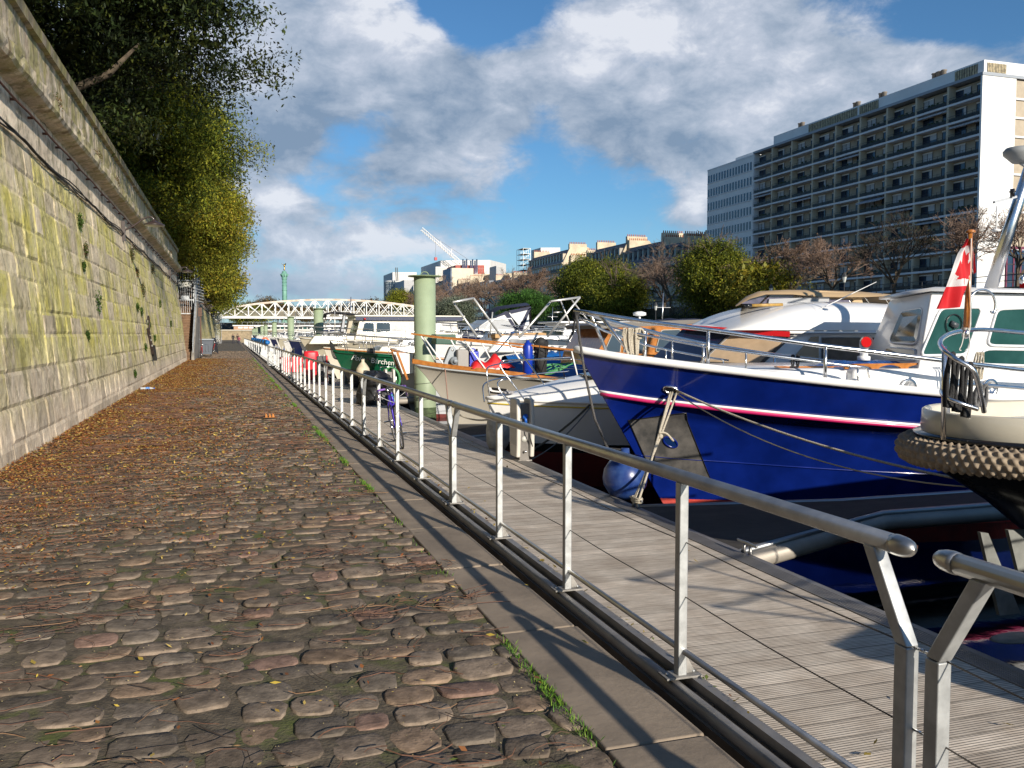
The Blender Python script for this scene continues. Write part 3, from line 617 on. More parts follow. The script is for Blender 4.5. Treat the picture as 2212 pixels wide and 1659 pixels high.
GREYAL = mat('dull_aluminium_profile', (.27, .255, .24), .5, .5, noise=.2, scale=4, bump=.2, bscale=40, bdist=.003)
mb = MB(); mb.box((2.255, -4, ZD-.04), (3.70, 192, ZD), DECK); wd = thing('pontoon_walkway', 'long floating walkway with weathered ribbed planks running beside the quay', 'pontoon', (3, 0, ZD)); mb.build('decking', wd)
mb = MB(); mb.tube([(2.115, y, ZD-.045) for y in np.linspace(-4, 192, 40)], .042, GREYAL, 12); mb.box((2.05, -4, ZD-.30), (2.08, 192, ZD-.05), mat('rough_timber_fender', (.075, .06, .045), .9, 0, noise=.4, scale=5)); mb.build('edge_pipe', wd)
mb = MB(); mb.box((2.165, -4, ZD-.06), (2.185, 192, ZD-.035), BLACKP()); mb.box((2.20, -4, ZD-.05), (2.252, 192, ZD+.006), GREYAL); mb.build('edge_plate', wd)
mb = MB(); mb.box((2.08, -4, ZD-.5), (3.86, 192, ZD-.062), mat('pontoon_frame_dark', (.02, .02, .02), .8)); mb.build('frame', wd)
mb = MB()
for i in range(7): mb.box((3.703+i*.022, -4, ZD-.05), (3.718+i*.022, 192, ZD+.008), GREYAL)
mb.box((3.70, -4, ZD-.06), (3.90, 192, ZD-.001), GREYAL); mb.tube([(3.925, y, ZD-.03) for y in np.linspace(-4, 192, 30)], .022, GREYAL, 8); mb.build('ribbed_edge', wd)

# ---------------- railings ----------------
RX = 2.16; RZ = .93
def railing(y0, y1, name_label, grp=None, lod=0):
    t = thing('railing', name_label, 'railing', (RX, y0, ZD), group=grp); A = ALU(); G_ = GALV(); n = 14 if lod == 0 else 8
    mb = MB(); mb.tube([(RX, y0+.10, RZ), (RX, y1-.10, RZ)], .034, A, n); mb.build('handrail', t)
    for s_, ye in ((1, y0), (-1, y1)):
        mb = MB(); mb.lathe([(.036, 0), (.037, .02), (.035, .05), (.028, .075), (.016, .09), (0, .095)] if s_ < 0 else [(0, -.095), (.016, -.09), (.028, -.075), (.035, -.05), (.037, -.02), (.036, 0)], (RX, ye+s_*.105, RZ), A, n, axis='y'); c = mb.build('end_cap', t)
    ys = [y0+.035]+[y0+1.6+1.6*k for k in range(3)]+[y1-.035]
    for k, y in enumerate(ys):
        mb = MB()
        if k in (0, 4):
            s_ = 1 if k == 0 else -1
            mb.box((RX-.027, y-.03, ZD+.01), (RX+.027, y+.03, .60), G_); mb.prism([(RX-.0265, y-.03, .602), (RX-.0265, y+.03, .602), (RX-.0265, y+.03+s_*.17, RZ-.025), (RX-.0265, y-.03+s_*.17, RZ-.025)], (.053, 0, 0), G_)
        else: mb.box((RX-.025, y-.026, ZD+.01), (RX+.025, y+.026, RZ-.028), G_)
        p = mb.build('post', t)
        if lod == 0: bevel(p, .006, 2)
        G2_ = mat('dull_foot_plate', (.26, .25, .235), .6, .4, noise=.3, scale=18); mb = MB(); mb.box((RX-.10, y-.05, ZD+.006), (RX+.10, y+.05, ZD+.016), G2_)
        for sx in (-.075, .075): mb.cyl((RX+sx, y, ZD+.016), (RX+sx, y, ZD+.026), .010, G_, n=6)
        mb.prism([(RX+.026, y-.004, ZD+.016), (RX+.085, y-.004, ZD+.016), (RX+.026, y-.004, ZD+.12)], (0, .008, 0), G2_); mb.build('base_plate', p)
        if k in (0, 4) and lod == 0:
            mb = MB()
            for z in (ZD+.42, ZD+.70): mb.cyl((RX+.01, y+.03*(1 if k else -1), z), (RX+.01, y+.075*(1 if k else -1), z), .006, STEEL(), n=6)
            mb.build('cable_end', p)
    mb = MB(); mb.tube([(RX+.012, y0+.04, ZD+.135), (RX+.012, y1-.04, ZD+.135)], .0165, A, 8); mb.build('lower_rail', t)
    cm = mat('wire_cable', (.12, .105, .09), .5, .7, noise=.2, scale=30)
    for z in (ZD+.42, ZD+.70):
        mb = MB(); mb.tube([(RX+.012, y0+.04+(y1-y0-.08)*q, z-.012*math.sin(math.pi*((q*4) % 1))) for q in np.linspace(0, 1, 25)], .0032, cm, 5); mb.build('cable', t)
    return t
SEG = 6.46; y = 2.345; k = 0
r0 = railing(y, y+SEG, 'nearest railing section, whose rounded rail end sits right of centre in the foreground')
cap0 = [c for c in r0.children if c.name.startswith('end_cap')]; cap0.sort(key=lambda c: min(v.co.y for v in c.data.vertices))
tl = text_into('stamped_lettering', 'PORALU', .017, (0, 0, 0), (R(90), 0, R(14)), mat('engraved_letters', (.16, .07, .05), .6), cap0[0], .0008); tl.location = (RX-.022-RX, (2.345+.025)-2.345, RZ-.005-ZD)
railing(y-.07-SEG, y-.07, 'railing section cut off by the bottom right corner, its rounded end facing the gap')
rail2 = None
names = ['railing section beside the purple bicycle', 'railing section just past the purple bicycle', 'railing section in front of the red trolley crates', 'railing section past the red crates', 'sixth railing section from the camera']
y += SEG; k = 1
far = None
while y < 46:
    nm = names[k-1] if k-1 < len(names) else f'{ORD[k]} railing section'
    if k <= 2: railing(y, y+SEG, nm, lod=0 if k < 2 else 1)
    else:
        if far is None: far = railing(y, y+SEG, nm, lod=1)
        else: dup(far, (RX, y, ZD), 0, nm)
    y += SEG; k += 1
y += 1.4
while y < 165: d = dup(far, (RX, y, ZD), 0, 'one of the far identical railing sections past the mesh step, shrinking towards the footbridge'); d['group'] = 'far railing sections'; y += SEG
# boarding step in the gap
mb = MB(); G_ = GALV(); mb.box((1.85, 48.2, .0), (2.3, 49.3, .03), G_); mb.box((1.80, 48.2, -.35), (1.83, 49.3, 0), G_)
for yy in (48.2, 49.3):
    for xx in (1.83, 2.2): mb.cyl((xx, yy, -.3), (xx, yy, 1.0), .02, G_, n=6)
    mb.cyl((1.83, yy, 1.0), (2.2, yy, 1.0), .02, G_, n=6)
tag(mb.build('boarding_step'), 'grey metal boarding step bridging the gap in the railing', 'step')

# ---------------- mooring poles ----------------
PG = mat('pale_green_pole_paint', (.285, .355, .235), .5, 0, noise=.10, scale=1.6, bump=.1, bscale=8)
PGD = mat('pole_cap_paint', (.20, .27, .15), .6, 0, noise=.3, scale=6)
def pole(x, y, top, label, n=28):
    t = thing('mooring_pole', label, 'pole', (x, y, ZW), group='pale green mooring poles'); mb = MB(); r = .30
    mb.tube([(x, y, -2.4), (x, y, 0), (x, y, top)], r, PG, n); mb.build('shaft', t)
    mb = MB(); mb.lathe([(r+.004, -.9), (r+.006, -.55), (r+.003, -.38)], (x, y, 0), mat('algae_shade_green', (.055, .085, .035), .8, 0, noise=.5, scale=9), n); mb.build('algae_shade_band', t)  # algae band whose dark green also paints in the shadow at the foot
    mb = MB(); mb.lathe([(.46, 0), (.46, .025), (.0, .06)], (x, y, top), PGD, n); c = mb.build('cap', t)
    mb = MB(); mb.tube([(x+.11*math.cos(a), y, top+.04+.10*math.sin(a)) for a in np.linspace(0, math.pi, 9)], .013, PGD, 6); h = mb.build('lifting_ring', t)
    mb = MB()
    for z in (-.55, -.15, .3): mb.tube([(x+(r+.008)*math.cos(a), y+(r+.008)*math.sin(a), z+.03*math.cos(a)) for a in np.linspace(0, 2*math.pi, 20, endpoint=False)], .007, RUBBER(), 4, closed=True)
    mb.build('strap', t)
    return t
PY = [24.1, 55.9, 83.2, 116, 146, 165, 182, 200, 218, 236]; PT = [3.24, 3.22, 3.2, 3.15, 3.1, 3.1, 3.0, 3.0, 3.0, 3.0]
for i, (yy, tp) in enumerate(zip(PY, PT)): pole(5.15+.02*i if i else 5.13, yy, tp, ('nearest and tallest pale green mooring pole, rising behind the varnished bow rail' if i == 0 else f'{ORD[i]} pale green mooring pole in the line along the walkway'), 32 if i < 3 else 14)

# ---------------- service pedestals ----------------
def pedestal(loc, label):
    t = thing('service_pedestal', label, 'pedestal', loc, group='white service pedestals on the pontoon'); P = mat('pedestal_plastic', (.55, .53, .48), .45, 0, noise=.06, scale=5); x, y, z = loc
    prof = [(-.13, 0.05), (-.15, .18), (-.17, .50), (-.155, .76), (-.13, .84), (-.02, .86), (-.02, .05)]
    for s_ in (-1, 1):
        mb = MB(); w = .085; c = np.array([(x+s_*.10+s_*(-a_)*0, y+a_*1.0, z+b_) for a_, b_ in [(-.15, .05), (-.17, .25), (-.175, .5), (-.16, .78), (-.12, .86), (.12, .86), (.16, .78), (.175, .5), (.17, .25), (.15, .05)]])
        mb.prism(c-np.array((.03, 0, 0)), (.06+.0, 0, 0), P); o = mb.build('shell', t); bevel(o, .02, 3)
        mb = MB()
        for j in range(5): mb.box((x+s_*.131, y-.11+j*.05, z+.22), (x+s_*.1335, y-.10+j*.05, z+.66), mat('pedestal_rib_shade', (.40, .385, .35), .5))
        q = mb.build('ribs', o)
    mb = MB(); mb.box((x-.068, y-.10, z), (x+.068, y+.12, z+.79), mat('pedestal_spine', (.16, .15, .14), .5, .3, noise=.2)); mb.box((x-.10, y-.14, z), (x+.10, y+.16, z+.012), GREYAL); mb.build('spine', t)
    mb = MB(); mb.cyl((x, y-.10, z+.60), (x, y-.16, z+.62), .034, mat('blue_plug', (.01, .10, .45), .4), n=10); mb.cyl((x, y-.155, z+.61), (x, y-.17, z+.53), .02, mat('blue_plug'), n=8); mb.tube([(x, y-.17, z+.54), (x+.03, y-.2, z+.40), (x+.10, y-.16, z+.2), (x+.13, y-.05, z+.05)], .008, RUBBER(), 6); mb.build('plug', t)
    mb = MB(); mb.cyl((x, y-.10, z+.30), (x, y-.108, z+.30), .04, mat('pedestal_dial', (.5, .5, .46), .4), n=16); mb.cyl((x, y-.1, z+.13), (x, y-.15, z+.13), .016, STEEL(), n=8); mb.build('tap', t)
    # wall meter window
    mb = MB(); mb.box((x-.115, y-.158, z+.5), (x-.075, y-.168, z+.60), DARKW()); mb.build('meter_window', t)
    return t
ped = pedestal((3.84, 11.6, ZD), 'nearest white service pedestal, standing by the stern of the small white boat')
for i, (px, py) in enumerate([(3.83, 22.4), (3.83, 31.2), (3.83, 40.2), (3.83, 49.8), (3.83, 60), (3.83, 70), (3.83, 81)]):
    dup(ped, (px, py, ZD), 0, ['white service pedestal with blue plug behind the purple bicycle', 'white service pedestal under the green boat bow', 'white service pedestal at the foot of the second mooring pole', 'white service pedestal behind the red crates'][i] if i < 4 else f'{["fifth","sixth","seventh"][i-4]} white service pedestal counting from the camera')

# ---------------- cleats and finger pontoons ----------------
def cleat(x, y, z, lab, rz=0):
    t = thing('mooring_cleat', lab, 'cleat', (x, y, z), rz, group='cleats on the pontoon edge'); mb = MB(); S = mat('cast_aluminium', (.42, .42, .42), .4, .8, noise=.2, scale=20)
    for s_ in (-.045, .045): mb.tube([(0, s_*1.2, 0), (0, s_, .03), (0, s_*.9, .075)], [.022, .013, .013], S, 8)
    mb.build('stem', t, world=False); mb = MB(); mb.tube([(0, -.14, .085), (0, -.12, .078), (0, 0, .082), (0, .12, .078), (0, .14, .085)], [.008, .012, .014, .012, .008], S, 8); mb.build('horn', t, world=False)
    return t
cleat(3.86, 8.0, ZD+.01, 'cleat holding the pale rope of the blue boat'); cleat(3.88, 6.02, ZD+.01, 'bare cleat at the root of the nearest finger pontoon'); cleat(3.84, 15.8, ZD+.01, 'cleat with a pink rope below the cream bow', .2)
def finger(y, label, L_=8.5):
    t = thing('finger_pontoon', label, 'pontoon', (3.93, y, ZD)); a = .26
    out = [(3.95, y-1.25), (6.2, y-a-.02), (3.95+L_, y-a), (3.95+L_, y+a), (6.2, y+a), (3.95, y+.62)]
    mb = MB(); mb.prism([(p[0], p[1], ZD-.075) for p in out], (0, 0, .045), DARKDECK); mb.build('decking', t)
    def rim(pts, nm):
        mb = MB(); mb.tube([(p[0], p[1], ZD-.14) for p in pts], .085, mat('finger_float_rim', (.34, .31, .27), .5, .2, noise=.15, scale=3), 12); mb.tube([(p[0], p[1], ZD-.045) for p in pts], .03, mat('finger_edge_pipe', (.30, .31, .33), .35, .7), 8); mb.build(nm, t)
    rim([(3.95, y-1.30), (6.2, y-a-.08), (3.95+L_, y-a-.05)], 'near_rim'); rim([(3.95, y+.68), (6.2, y+a+.07), (3.95+L_, y+a+.05)], 'far_rim')
    return t
finger(7.55, 'nearest finger pontoon with dark ribbed deck, between the black boat and the blue boat')
for i, yy in enumerate([16.1, 25.6, 35.2, 45, 55, 66]): finger(yy, f'{ORD[i+1]} finger pontoon branching off the walkway')

# ---------------- wall lamps ----------------
def wall_lamp(y, label):
    t = thing('wall_lamp', label, 'lamp', (-3.08, y, 4.75), group='brown lamps on the quay wall'); M_ = mat('brown_lamp_paint', (.045, .032, .03), .35, 0, noise=.2, scale=10, coat=.3); x = -3.10
    mb = MB(); mb.box((x, y-.05, 4.45), (x+.10, y+.05, 5.05), M_); mb.build('bracket', t)
    mb = MB(); mb.tube(smoothpts([(x+.08, y, 4.78), (x+.35, y, 4.92), (x+.62, y, 5.16), (x+.85, y, 5.22), (x+.92, y, 5.12)]), .028, M_, 8); mb.build('arm', t)
    mb = MB(); mb.lathe([(.02, .16), (.05, .15), (.07, .10), (.16, .07), (.29, .0), (.30, -.03), (.28, -.03)], (x+.92, y, 4.98), M_, 20); s_ = mb.build('shade', t)
    mb = MB(); mb.lathe([(.275, -.02), (.25, -.045), (.15, -.065), (0, -.07)], (x+.92, y, 4.98), mat('frosted_lamp_glass', (.5, .48, .42), .3), 20); mb.build('glass', s_)
    return t
lp = wall_lamp(29.0, 'nearest brown lamp reaching out from the quay wall')
for i, yy in enumerate([50, 76, 94, 112, 130, 150]): dup(lp, (-3.08, yy, 4.75), 0, f'{ORD[i+1]} brown lamp on the quay wall')

# ---------------- mooring ring and iron on the wall ----------------
t = thing('mooring_ring', 'rusty mooring ring and long black iron strap fixed to the yellow wall', 'mooring ring', (-2.8, 33, 1.6)); rm = mat('rusted_iron', (.05, .035, .03), .75, .3, noise=.4, scale=12)
mb = MB(); xx = lambda z: XW-.48*z/4.65+.06
mb.tube([(xx(2.05)+.02, 33.15+.30*math.cos(a), 2.02+.26*math.sin(a)) for a in np.linspace(-2.2, 2.6, 18)], .028, rm, 8); mb.build('ring', t)
mb = MB(); mb.obox((xx(1.85), 32.9, 1.85), (xx(.95), 33.5, .95), .09, .05, rm); mb.obox((xx(1.15)+.02, 33.55, 1.25), (xx(.75)+.02, 33.75, .72), .14, .08, RUBBER()); mb.build('strap', t)
mb = MB(); W_ = mat('torn_sticker', (.55, .55, .52), .7, 0, noise=.3, scale=30)
for z in (1.6, 1.42, 1.22): mb.box((xx(z)+.02, 33.02+(1.6-z)*.5, z), (xx(z)+.035, 33.08+(1.6-z)*.5, z+.06), W_)
mb.build('sticker', t)

# ---------------- bottle by the wall ----------------
t = thing('plastic_bottle', 'empty clear plastic bottle lying in leaves at the wall foot', 'bottle', (-2.36, 27.6, .05), R(20)); cp = clear('clear_plastic', (.75, .8, .85), .45)
mb = MB(); mb.lathe([(0, -.20), (.04, -.2), (.045, -.17), (.042, 0), (.045, .06), (.03, .13), (.014, .16), (.014, .18)], (0, 0, .02), cp, 14, axis='x'); mb.build('body', t, world=False)
mb = MB(); mb.lathe([(.016, .17), (.016, .2), (0, .2)], (0, 0, .02), mat('blue_cap', (.02, .15, .6), .4), 10, axis='x'); mb.build('cap', t, world=False)
mb = MB(); mb.lathe([(.0465, -.06), (.0465, .05)], (0, 0, .02), mat('bottle_label', (.1, .25, .6), .5, 0, noise=.5, scale=40), 14, axis='x'); mb.build('paper_band', t, world=False)

# ---------------- big stranded leaf ----------------
mb = MB(); LMt = mat('orange_leaf', (.50, .20, .045), .7, 0, noise=.25, scale=30, trans=.2)
for i, (dx_, hh) in enumerate([(-.07, .085), (0, .08), (.06, .085)]): mb.prism([(.69+dx_-.022, 17.7, .03), (.69+dx_+.026, 17.72, .03), (.69+dx_+.016, 17.72, .03+hh*.6), (.69+dx_-.012, 17.74, .03+hh)], (0, .003, 0), LMt)
mb.prism([(.56, 17.62, .028), (.84, 17.60, .028), (.80, 17.80, .03), (.60, 17.82, .03)], (0, 0, .003), LMt); tag(mb.build('plane_leaf'), 'large curled orange leaf alone in the middle of the cobbles', 'leaf')

# ---------------- staircases ----------------
SM = mat('stair_steel_grey', (.46, .49, .52), .5, .3, noise=.12, scale=3); BR = mat('brown_stone_steps', (.16, .095, .055), .9, 0, noise=.35, scale=4, bump=.4); CC = mat('grey_concrete', (.23, .21, .18), .9, 0, noise=.25, scale=2, bump=.3)
def staircase(y0, run, label, x0=-3.55, x1=-2.42, z1=6.0, gate=True, open_=False):
    t = thing('quay_staircase', label, 'staircase', ((x0+x1)/2, y0, 0)); n = 34; dz = z1/n; dy = run/n
    mb = MB(); TM = SM if open_ else BR
    for i in range(n):
        if open_: mb.box((x0, y0+i*dy, (i+1)*dz-.04), (x1, y0+(i+1)*dy, (i+1)*dz), TM)
        else: mb.box((x0, y0+i*dy, 0 if i < 4 else (i-3)*dz), (x1, y0+(i+1)*dy+.0, (i+1)*dz-.03), TM); mb.box((x0, y0+i*dy-.03, (i+1)*dz-.03), (x1, y0+(i+1)*dy, (i+1)*dz), mat('worn_step_nosing', (.22, .14, .09), .85, 0, noise=.3, scale=3))
    mb.build('steps', t)
    mb = MB()
    if not open_:
        mb.prism([(x1+.02, y0-.5, 0), (x1+.02, y0+run, 0), (x1+.02, y0+run, z1), (x1+.02, y0, .55), (x1+.02, y0-.5, .25)], (.17, 0, 0), CC); mb.box((-4.3, y0+run, 0), (x1+.19, y0+run+1.2, z1), CC); mb.box((-4.3, y0-1, -.2), (x0-.02, y0+run, z1+.6), mat('recess_wall_stone', (.12, .10, .08), .95, 0, noise=.3, scale=2)); mb.build('side_wall', t)
    mb = MB(); P = x1+.10
    for s_ in ([P] if not open_ else [x0-.04, P]):
        mb.obox((s_, y0-.1, .15), (s_, y0+run, z1+.15), .05, .26, SM); mb.obox((s_, y0-.1, 1.15), (s_, y0+run, z1+1.15), .05, .05, SM)
        for q in np.linspace(0, 1, 12): mb.box((s_-.015, y0+run*q-.02, z1*q+.1), (s_+.015, y0+run*q+.02, z1*q+1.12), SM)
        mb.prism([(s_-.01, y0-.1, .3), (s_-.01, y0+run, z1+.3), (s_-.01, y0+run, z1+1.0), (s_-.01, y0-.1, 1.0)], (.02, 0, 0), SM)
    mb.build('banister', t)
    if gate:
        yg = y0+run*.5; zg = z1*.5; mb = MB(); x0g, x1g = x0+.03, x1-.02
        for x_ in (x0g, x1g): mb.box((x_-.03, yg-.03, zg), (x_+.03, yg+.03, zg+2.35), SM)
        for z_ in (zg+.06, zg+1.0, zg+2.3): mb.box((x0g, yg-.02, z_-.03), (x1g, yg+.02, z_+.03), SM)
        for x_ in np.linspace(x0g, x1g, 9)[1:-1]: mb.box((x_-.012, yg-.012, zg+.06), (x_+.012, yg+.012, zg+2.3), SM)
        g_ = mb.build('gate', t); mb = MB(); mb.box((x0g+.15, yg-.045, zg+1.85), (x1g-.15, yg-.03, zg+2.2), mat('notice_board', (.5, .5, .46), .6, 0, noise=.2, scale=14)); mb.box((x1g-.30, yg-.05, zg+1.05), (x0g+.3, yg-.035, zg+1.28), SM); mb.build('notice', g_)
        mb = MB()
        for z_ in (zg+2.35, zg+3.35): mb.box((x0g+.1, yg+.3, z_-.03), (x1g+.12, yg+.35, z_+.03), SM)
        for x_ in np.linspace(x0g+.1, x1g+.12, 8): mb.box((x_-.015, yg+.31, zg+2.3), (x_+.015, yg+.34, zg+3.35), SM)
        mb.box((x1+.06, yg-.2, zg+.2), (x1+.10, yg+.6, zg+3.3), SM); mb.build('screen', t)
        mb = MB()
        for j in range(9): mb.obox((x1+.12, yg+.4, zg+1.0+j*.2), (x1+.62, yg+.2, zg+1.35+j*.2-.5), .03, .03, SM)
        mb.build('spikes', t)
    return t
staircase(58.6, 11.5, 'brown stone stairs with white barred gate rising through the quay wall'); 
staircase(160, 9, 'open steel stairs climbing the wall under the left end of the footbridge', -3.0, -1.75, 4.9, open_=True)
# posts by the wall foot beyond the stairs
mb = MB(); pm_ = mat('rusty_post', (.12, .07, .05), .8, 0, noise=.3, scale=5); mb.cyl((-2.05, 65.5, 0), (-2.05, 65.5, 3.4), .05, pm_, n=8); mb.box((-2.2, 65.4, 2.9), (-1.95, 65.6, 3.5), pm_); mb.tube([(-2.05, 65.5, 3.4), (-2.2, 65.5, 3.75), (-1.8, 65.5, 3.8)], .03, pm_, 6)
tag(mb.build('rusty_lamp_post'), 'rusty brown post with a small box on top in front of the grey bin', 'post')

# ---------------- wheelie bin ----------------
t = thing('wheelie_bin', 'large grey four wheeled bin at the foot of the far wall', 'bin', (-1.80, 69.0, 0)); bg_ = mat('grey_bin_plastic', (.085, .10, .125), .55, 0, noise=.1, scale=3); x, y = -1.80, 69.0
mb = MB(); b_ = [(x-.50, y-.5), (x+.50, y-.5), (x+.50, y+.5), (x-.50, y+.5)]; P = [[(x+(px-x)*k, y+(py-y)*k, z) for px, py in b_] for z, k in ((.2, .78), (1.15, 1.), (1.2, 1.06), (1.24, 1.06))]; mb.grid(P, bg_, False, closev=True); mb.box((x-.39, y-.39, .18), (x+.39, y+.39, .21), bg_); o = mb.build('body', t)
for dx_ in (-.2, 0, .2): mb = MB(); mb.box((x+dx_-.025, y-.5, .4), (x+dx_+.025, y-.46, 1.05), bg_); mb.build('rib', o)
mb = MB(); mb.box((x-.55, y-.55, 1.245), (x+.55, y+.55, 1.30), mat('pale_bin_lid', (.42, .47, .52), .5)); bevel(mb.build('lid', t), .02)
for sx in (-.32, .32):
    for sy in (-.32, .32): mb = MB(); mb.cyl((x+sx-.03, y+sy, .09), (x+sx+.03, y+sy, .09), .09, RUBBER(), n=14); mb.box((x+sx-.02, y+sy-.02, .09), (x+sx+.02, y+sy+.02, .2), GALV()); mb.build('wheel', t)

# ---------------- bicycles ----------------
def bicycle(loc, rz, label, col, tape=None, lean=0., drop=True, step=False, extra=None):
    """local frame: front wheel towards -y, x is width; leaning by a roll about y"""
    t = thing('bicycle', label, 'bicycle', loc, rz); t.rotation_euler = (0, lean, rz); FM = mat('bike_frame_'+label[:6].strip().replace(' ', '_'), col, .3, .2, coat=.5); TY = mat('bike_tyre', (.03, .03, .03), .8); Cc = STEEL(); r = .335
    def B(mb, nm, p=t): return mb.build(nm, p, world=False)
    for yy, nm in ((-.50, 'front'), (.50, 'rear')):
        mb = MB(); mb.tube([(0, yy+r*math.cos(a), r+.01+r*math.sin(a)) for a in np.linspace(0, 2*math.pi, 40, endpoint=False)], .014, TY, 7, closed=True); w = B(mb, 'wheel')
        mb = MB(); mb.tube([(0, yy+(r-.022)*math.cos(a), r+.01+(r-.022)*math.sin(a)) for a in np.linspace(0, 2*math.pi, 40, endpoint=False)], .009, Cc, 5, closed=True)
        for k_ in range(16): a = 2*math.pi*k_/16; mb.tube([((-1)**k_*.022, yy, r+.01), (0, yy+(r-.03)*math.cos(a), r+.01+(r-.03)*math.sin(a))], .0016, Cc, 3, caps=False)
        B(mb, 'rim', w); mb = MB(); mb.cyl((-.05, yy, r+.01), (.05, yy, r+.01), .02, Cc, n=10); B(mb, 'hub', w)
    hd = (0, -.36, .70); ht = (0, -.325, .86); bb = (0, .06, .28); st_ = (0, .235, .80); ra = (0, .50, .345); fa = (0, -.50, .345)
    mb = MB(); mb.cyl(hd, ht, .018, FM, n=10); mb.cyl((0, -.33, .84), st_ if not step else (0, .12, .45), .0145, FM); mb.cyl(hd, bb, .016, FM); mb.cyl(bb, st_, .015, FM)
    for s_ in (-1, 1): mb.cyl((s_*.012, st_[1], .78), (s_*.05, .50, .345), .008, FM, n=6); mb.cyl((s_*.02, .06, .28), (s_*.05, .5, .345), .009, FM, n=6)
    B(mb, 'frame'); mb = MB()
    for s_ in (-1, 1): mb.tube([(s_*.015, -.362, .69), (s_*.042, -.38, .63), (s_*.048, -.44, .45), (s_*.05, -.5, .345)], [.014, .013, .010, .008], FM, 8)
    B(mb, 'fork'); mb = MB(); mb.tube([st_, (0, .26, .93)], .012, Cc, 8); mb.tube([(0, .12, .945), (0, .2, .95), (0, .30, .95), (0, .38, .955)], [.018, .03, .065, .055], RUBBER(), 8); B(mb, 'saddle')
    mb = MB(); mb.tube([ht, (0, -.31, .92), (0, -.40, .94)], .012, Cc, 8)
    if drop: mb.tube([(-.2, -.40, .94), (.2, -.40, .94)], .012, Cc, 8); mb.build('handlebar', t, world=False); 
    else: mb.tube([(-.30, -.22, 1.0), (-.24, -.30, 1.0), (0, -.36, .96), (.24, -.30, 1.0), (.30, -.22, 1.0)], .012, Cc, 8); mb.build('handlebar', t, world=False)
    if drop:
        for s_ in (-1, 1):
            mb = MB(); mb.tube(smoothpts([(s_*.09, -.40, .94), (s_*.20, -.40, .94), (s_*.215, -.49, .935), (s_*.215, -.53, .87), (s_*.22, -.49, .80), (s_*.22, -.40, .80)]), .016, mat('purple_bar_tape', (.22, .10, .42), .6, 0, noise=.2, scale=30), 8); g_ = B(mb, 'grip'); mb = MB(); mb.tube([(s_*.215, -.53, .93), (s_*.22, -.56, .84), (s_*.22, -.545, .77)], [.014, .010, .007], Cc, 6); B(mb, 'brake_lever', g_)
        mb = MB(); mb.box((-.05, -.45, .95), (.03, -.42, 1.0), BLACKP()); mb.box((.035, -.46, .93), (.05, -.44, .99), mat('yellow_reflector', (.7, .6, .05), .4)); B(mb, 'front_light')
        mb = MB(); mb.tube(smoothpts([(-.2, -.54, .86), (-.1, -.50, .78), (0, -.43, .72)]), .0035, mat('white_brake_cable', (.6, .6, .6), .5), 5); mb.tube(smoothpts([(.2, -.54, .86), (.10, -.52, .80), (.02, -.40, .78)]), .0035, mat('white_brake_cable'), 5); B(mb, 'brake_cable')
    mb = MB(); mb.lathe([(.0, -.004), (.09, -.004), (.09, .004), (0, .004)], (.045, .06, .28), Cc, 20, axis='x')
    mb.cyl((.055, .06, .28), (.06, -.06, .18), .008, Cc); mb.cyl((-.055, .06, .28), (-.06, .18, .38), .008, Cc); mb.box((.06, -.09, .165), (.15, -.03, .185), BLACKP()); mb.box((-.15, .15, .37), (-.06, .21, .39), BLACKP()); B(mb, 'crankset')
    if extra: extra(t)
    return t
bk = bicycle((2.50, 13.75, ZD), R(-4), 'purple racing bicycle with drop handlebars leaning on the railing', (.055, .025, .42), lean=R(-10))
tl = text_into('frame_lettering', 'GITANE', .034, (0, 0, 0), (0, 0, 0), mat('teal_letters', (.05, .55, .5), .5), bk, .0006); tl.location = (-.012, -.352, .84); tl.rotation_euler = (R(90), R(78), 0)
bicycle((-2.02, 63.4, 0), R(4), 'red and white bicycle parked between the stairs and the grey bin', (.45, .03, .03), lean=R(6), drop=False, step=True)
bicycle((-1.55, 78.5, 0), R(8), 'red bicycle half under a black cover behind the grey bin', (.5, .01, .02), lean=R(10), drop=False)
mb = MB(); P = []
for i, s_ in enumerate(np.linspace(0, 1, 9)): P.append([(-1.45+.35*math.cos(a)*(.35+.65*s_)*(1+.12*math.sin(3*a)), 79.2+.75*math.sin(a)*(.35+.65*s_), 1.35-1.25*s_**1.6-.1*math.cos(2*a)*s_) for a in np.linspace(0, 2*math.pi, 20, endpoint=False)])
mb.grid(P, mat('black_cover_cloth', (.02, .02, .024), .6, 0, noise=.3, scale=4, bump=.6, bscale=5), closev=True); tag(mb.build('bicycle_cover'), 'black cloth cover thrown over the red bicycle by the wall', 'cover')
bicycle((-1.75, 118, 0), R(10), 'dark bicycle with tall bars leaning near the far steel stairs', (.03, .03, .035), lean=R(8), drop=False)

# ---------------- things standing on the pontoon ----------------
RD = mat('red_plastic', (.62, .02, .035), .4, 0, noise=.1, scale=4, bump=.1); t = thing('red_cart', 'tall red moulded dock cart tipped upright on the pontoon', 'cart', (2.78, 33.2, ZD)); x, y, z = 2.78, 33.2, ZD
mb = MB(); mb.grid([[(x+.25*k*c_, y+.24*k*s_, z+h) for c_, s_ in [(-1, -1), (-.4, -1.1), (.4, -1.1), (1, -1), (1.05, 0), (1, 1), (0, 1.05), (-1, 1), (-1.05, 0)]] for h, k in ((.05, .0), (.05, .86), (.3, .96), (.55, .92), (.62, 1.), (1.05, .98), (1.12, .92), (1.14, 0))], RD, True, closev=True); mb.build('tub', t)
mb = MB(); mb.tube(smoothpts([(x-.24, y-.1, z+.75), (x-.45, y-.1, z+.62), (x-.42, y-.1, z+.3), (x-.25, y-.1, z+.2)]), .02, mat('green_handle', (.02, .14, .07), .5), 8); mb.build('handle', t)
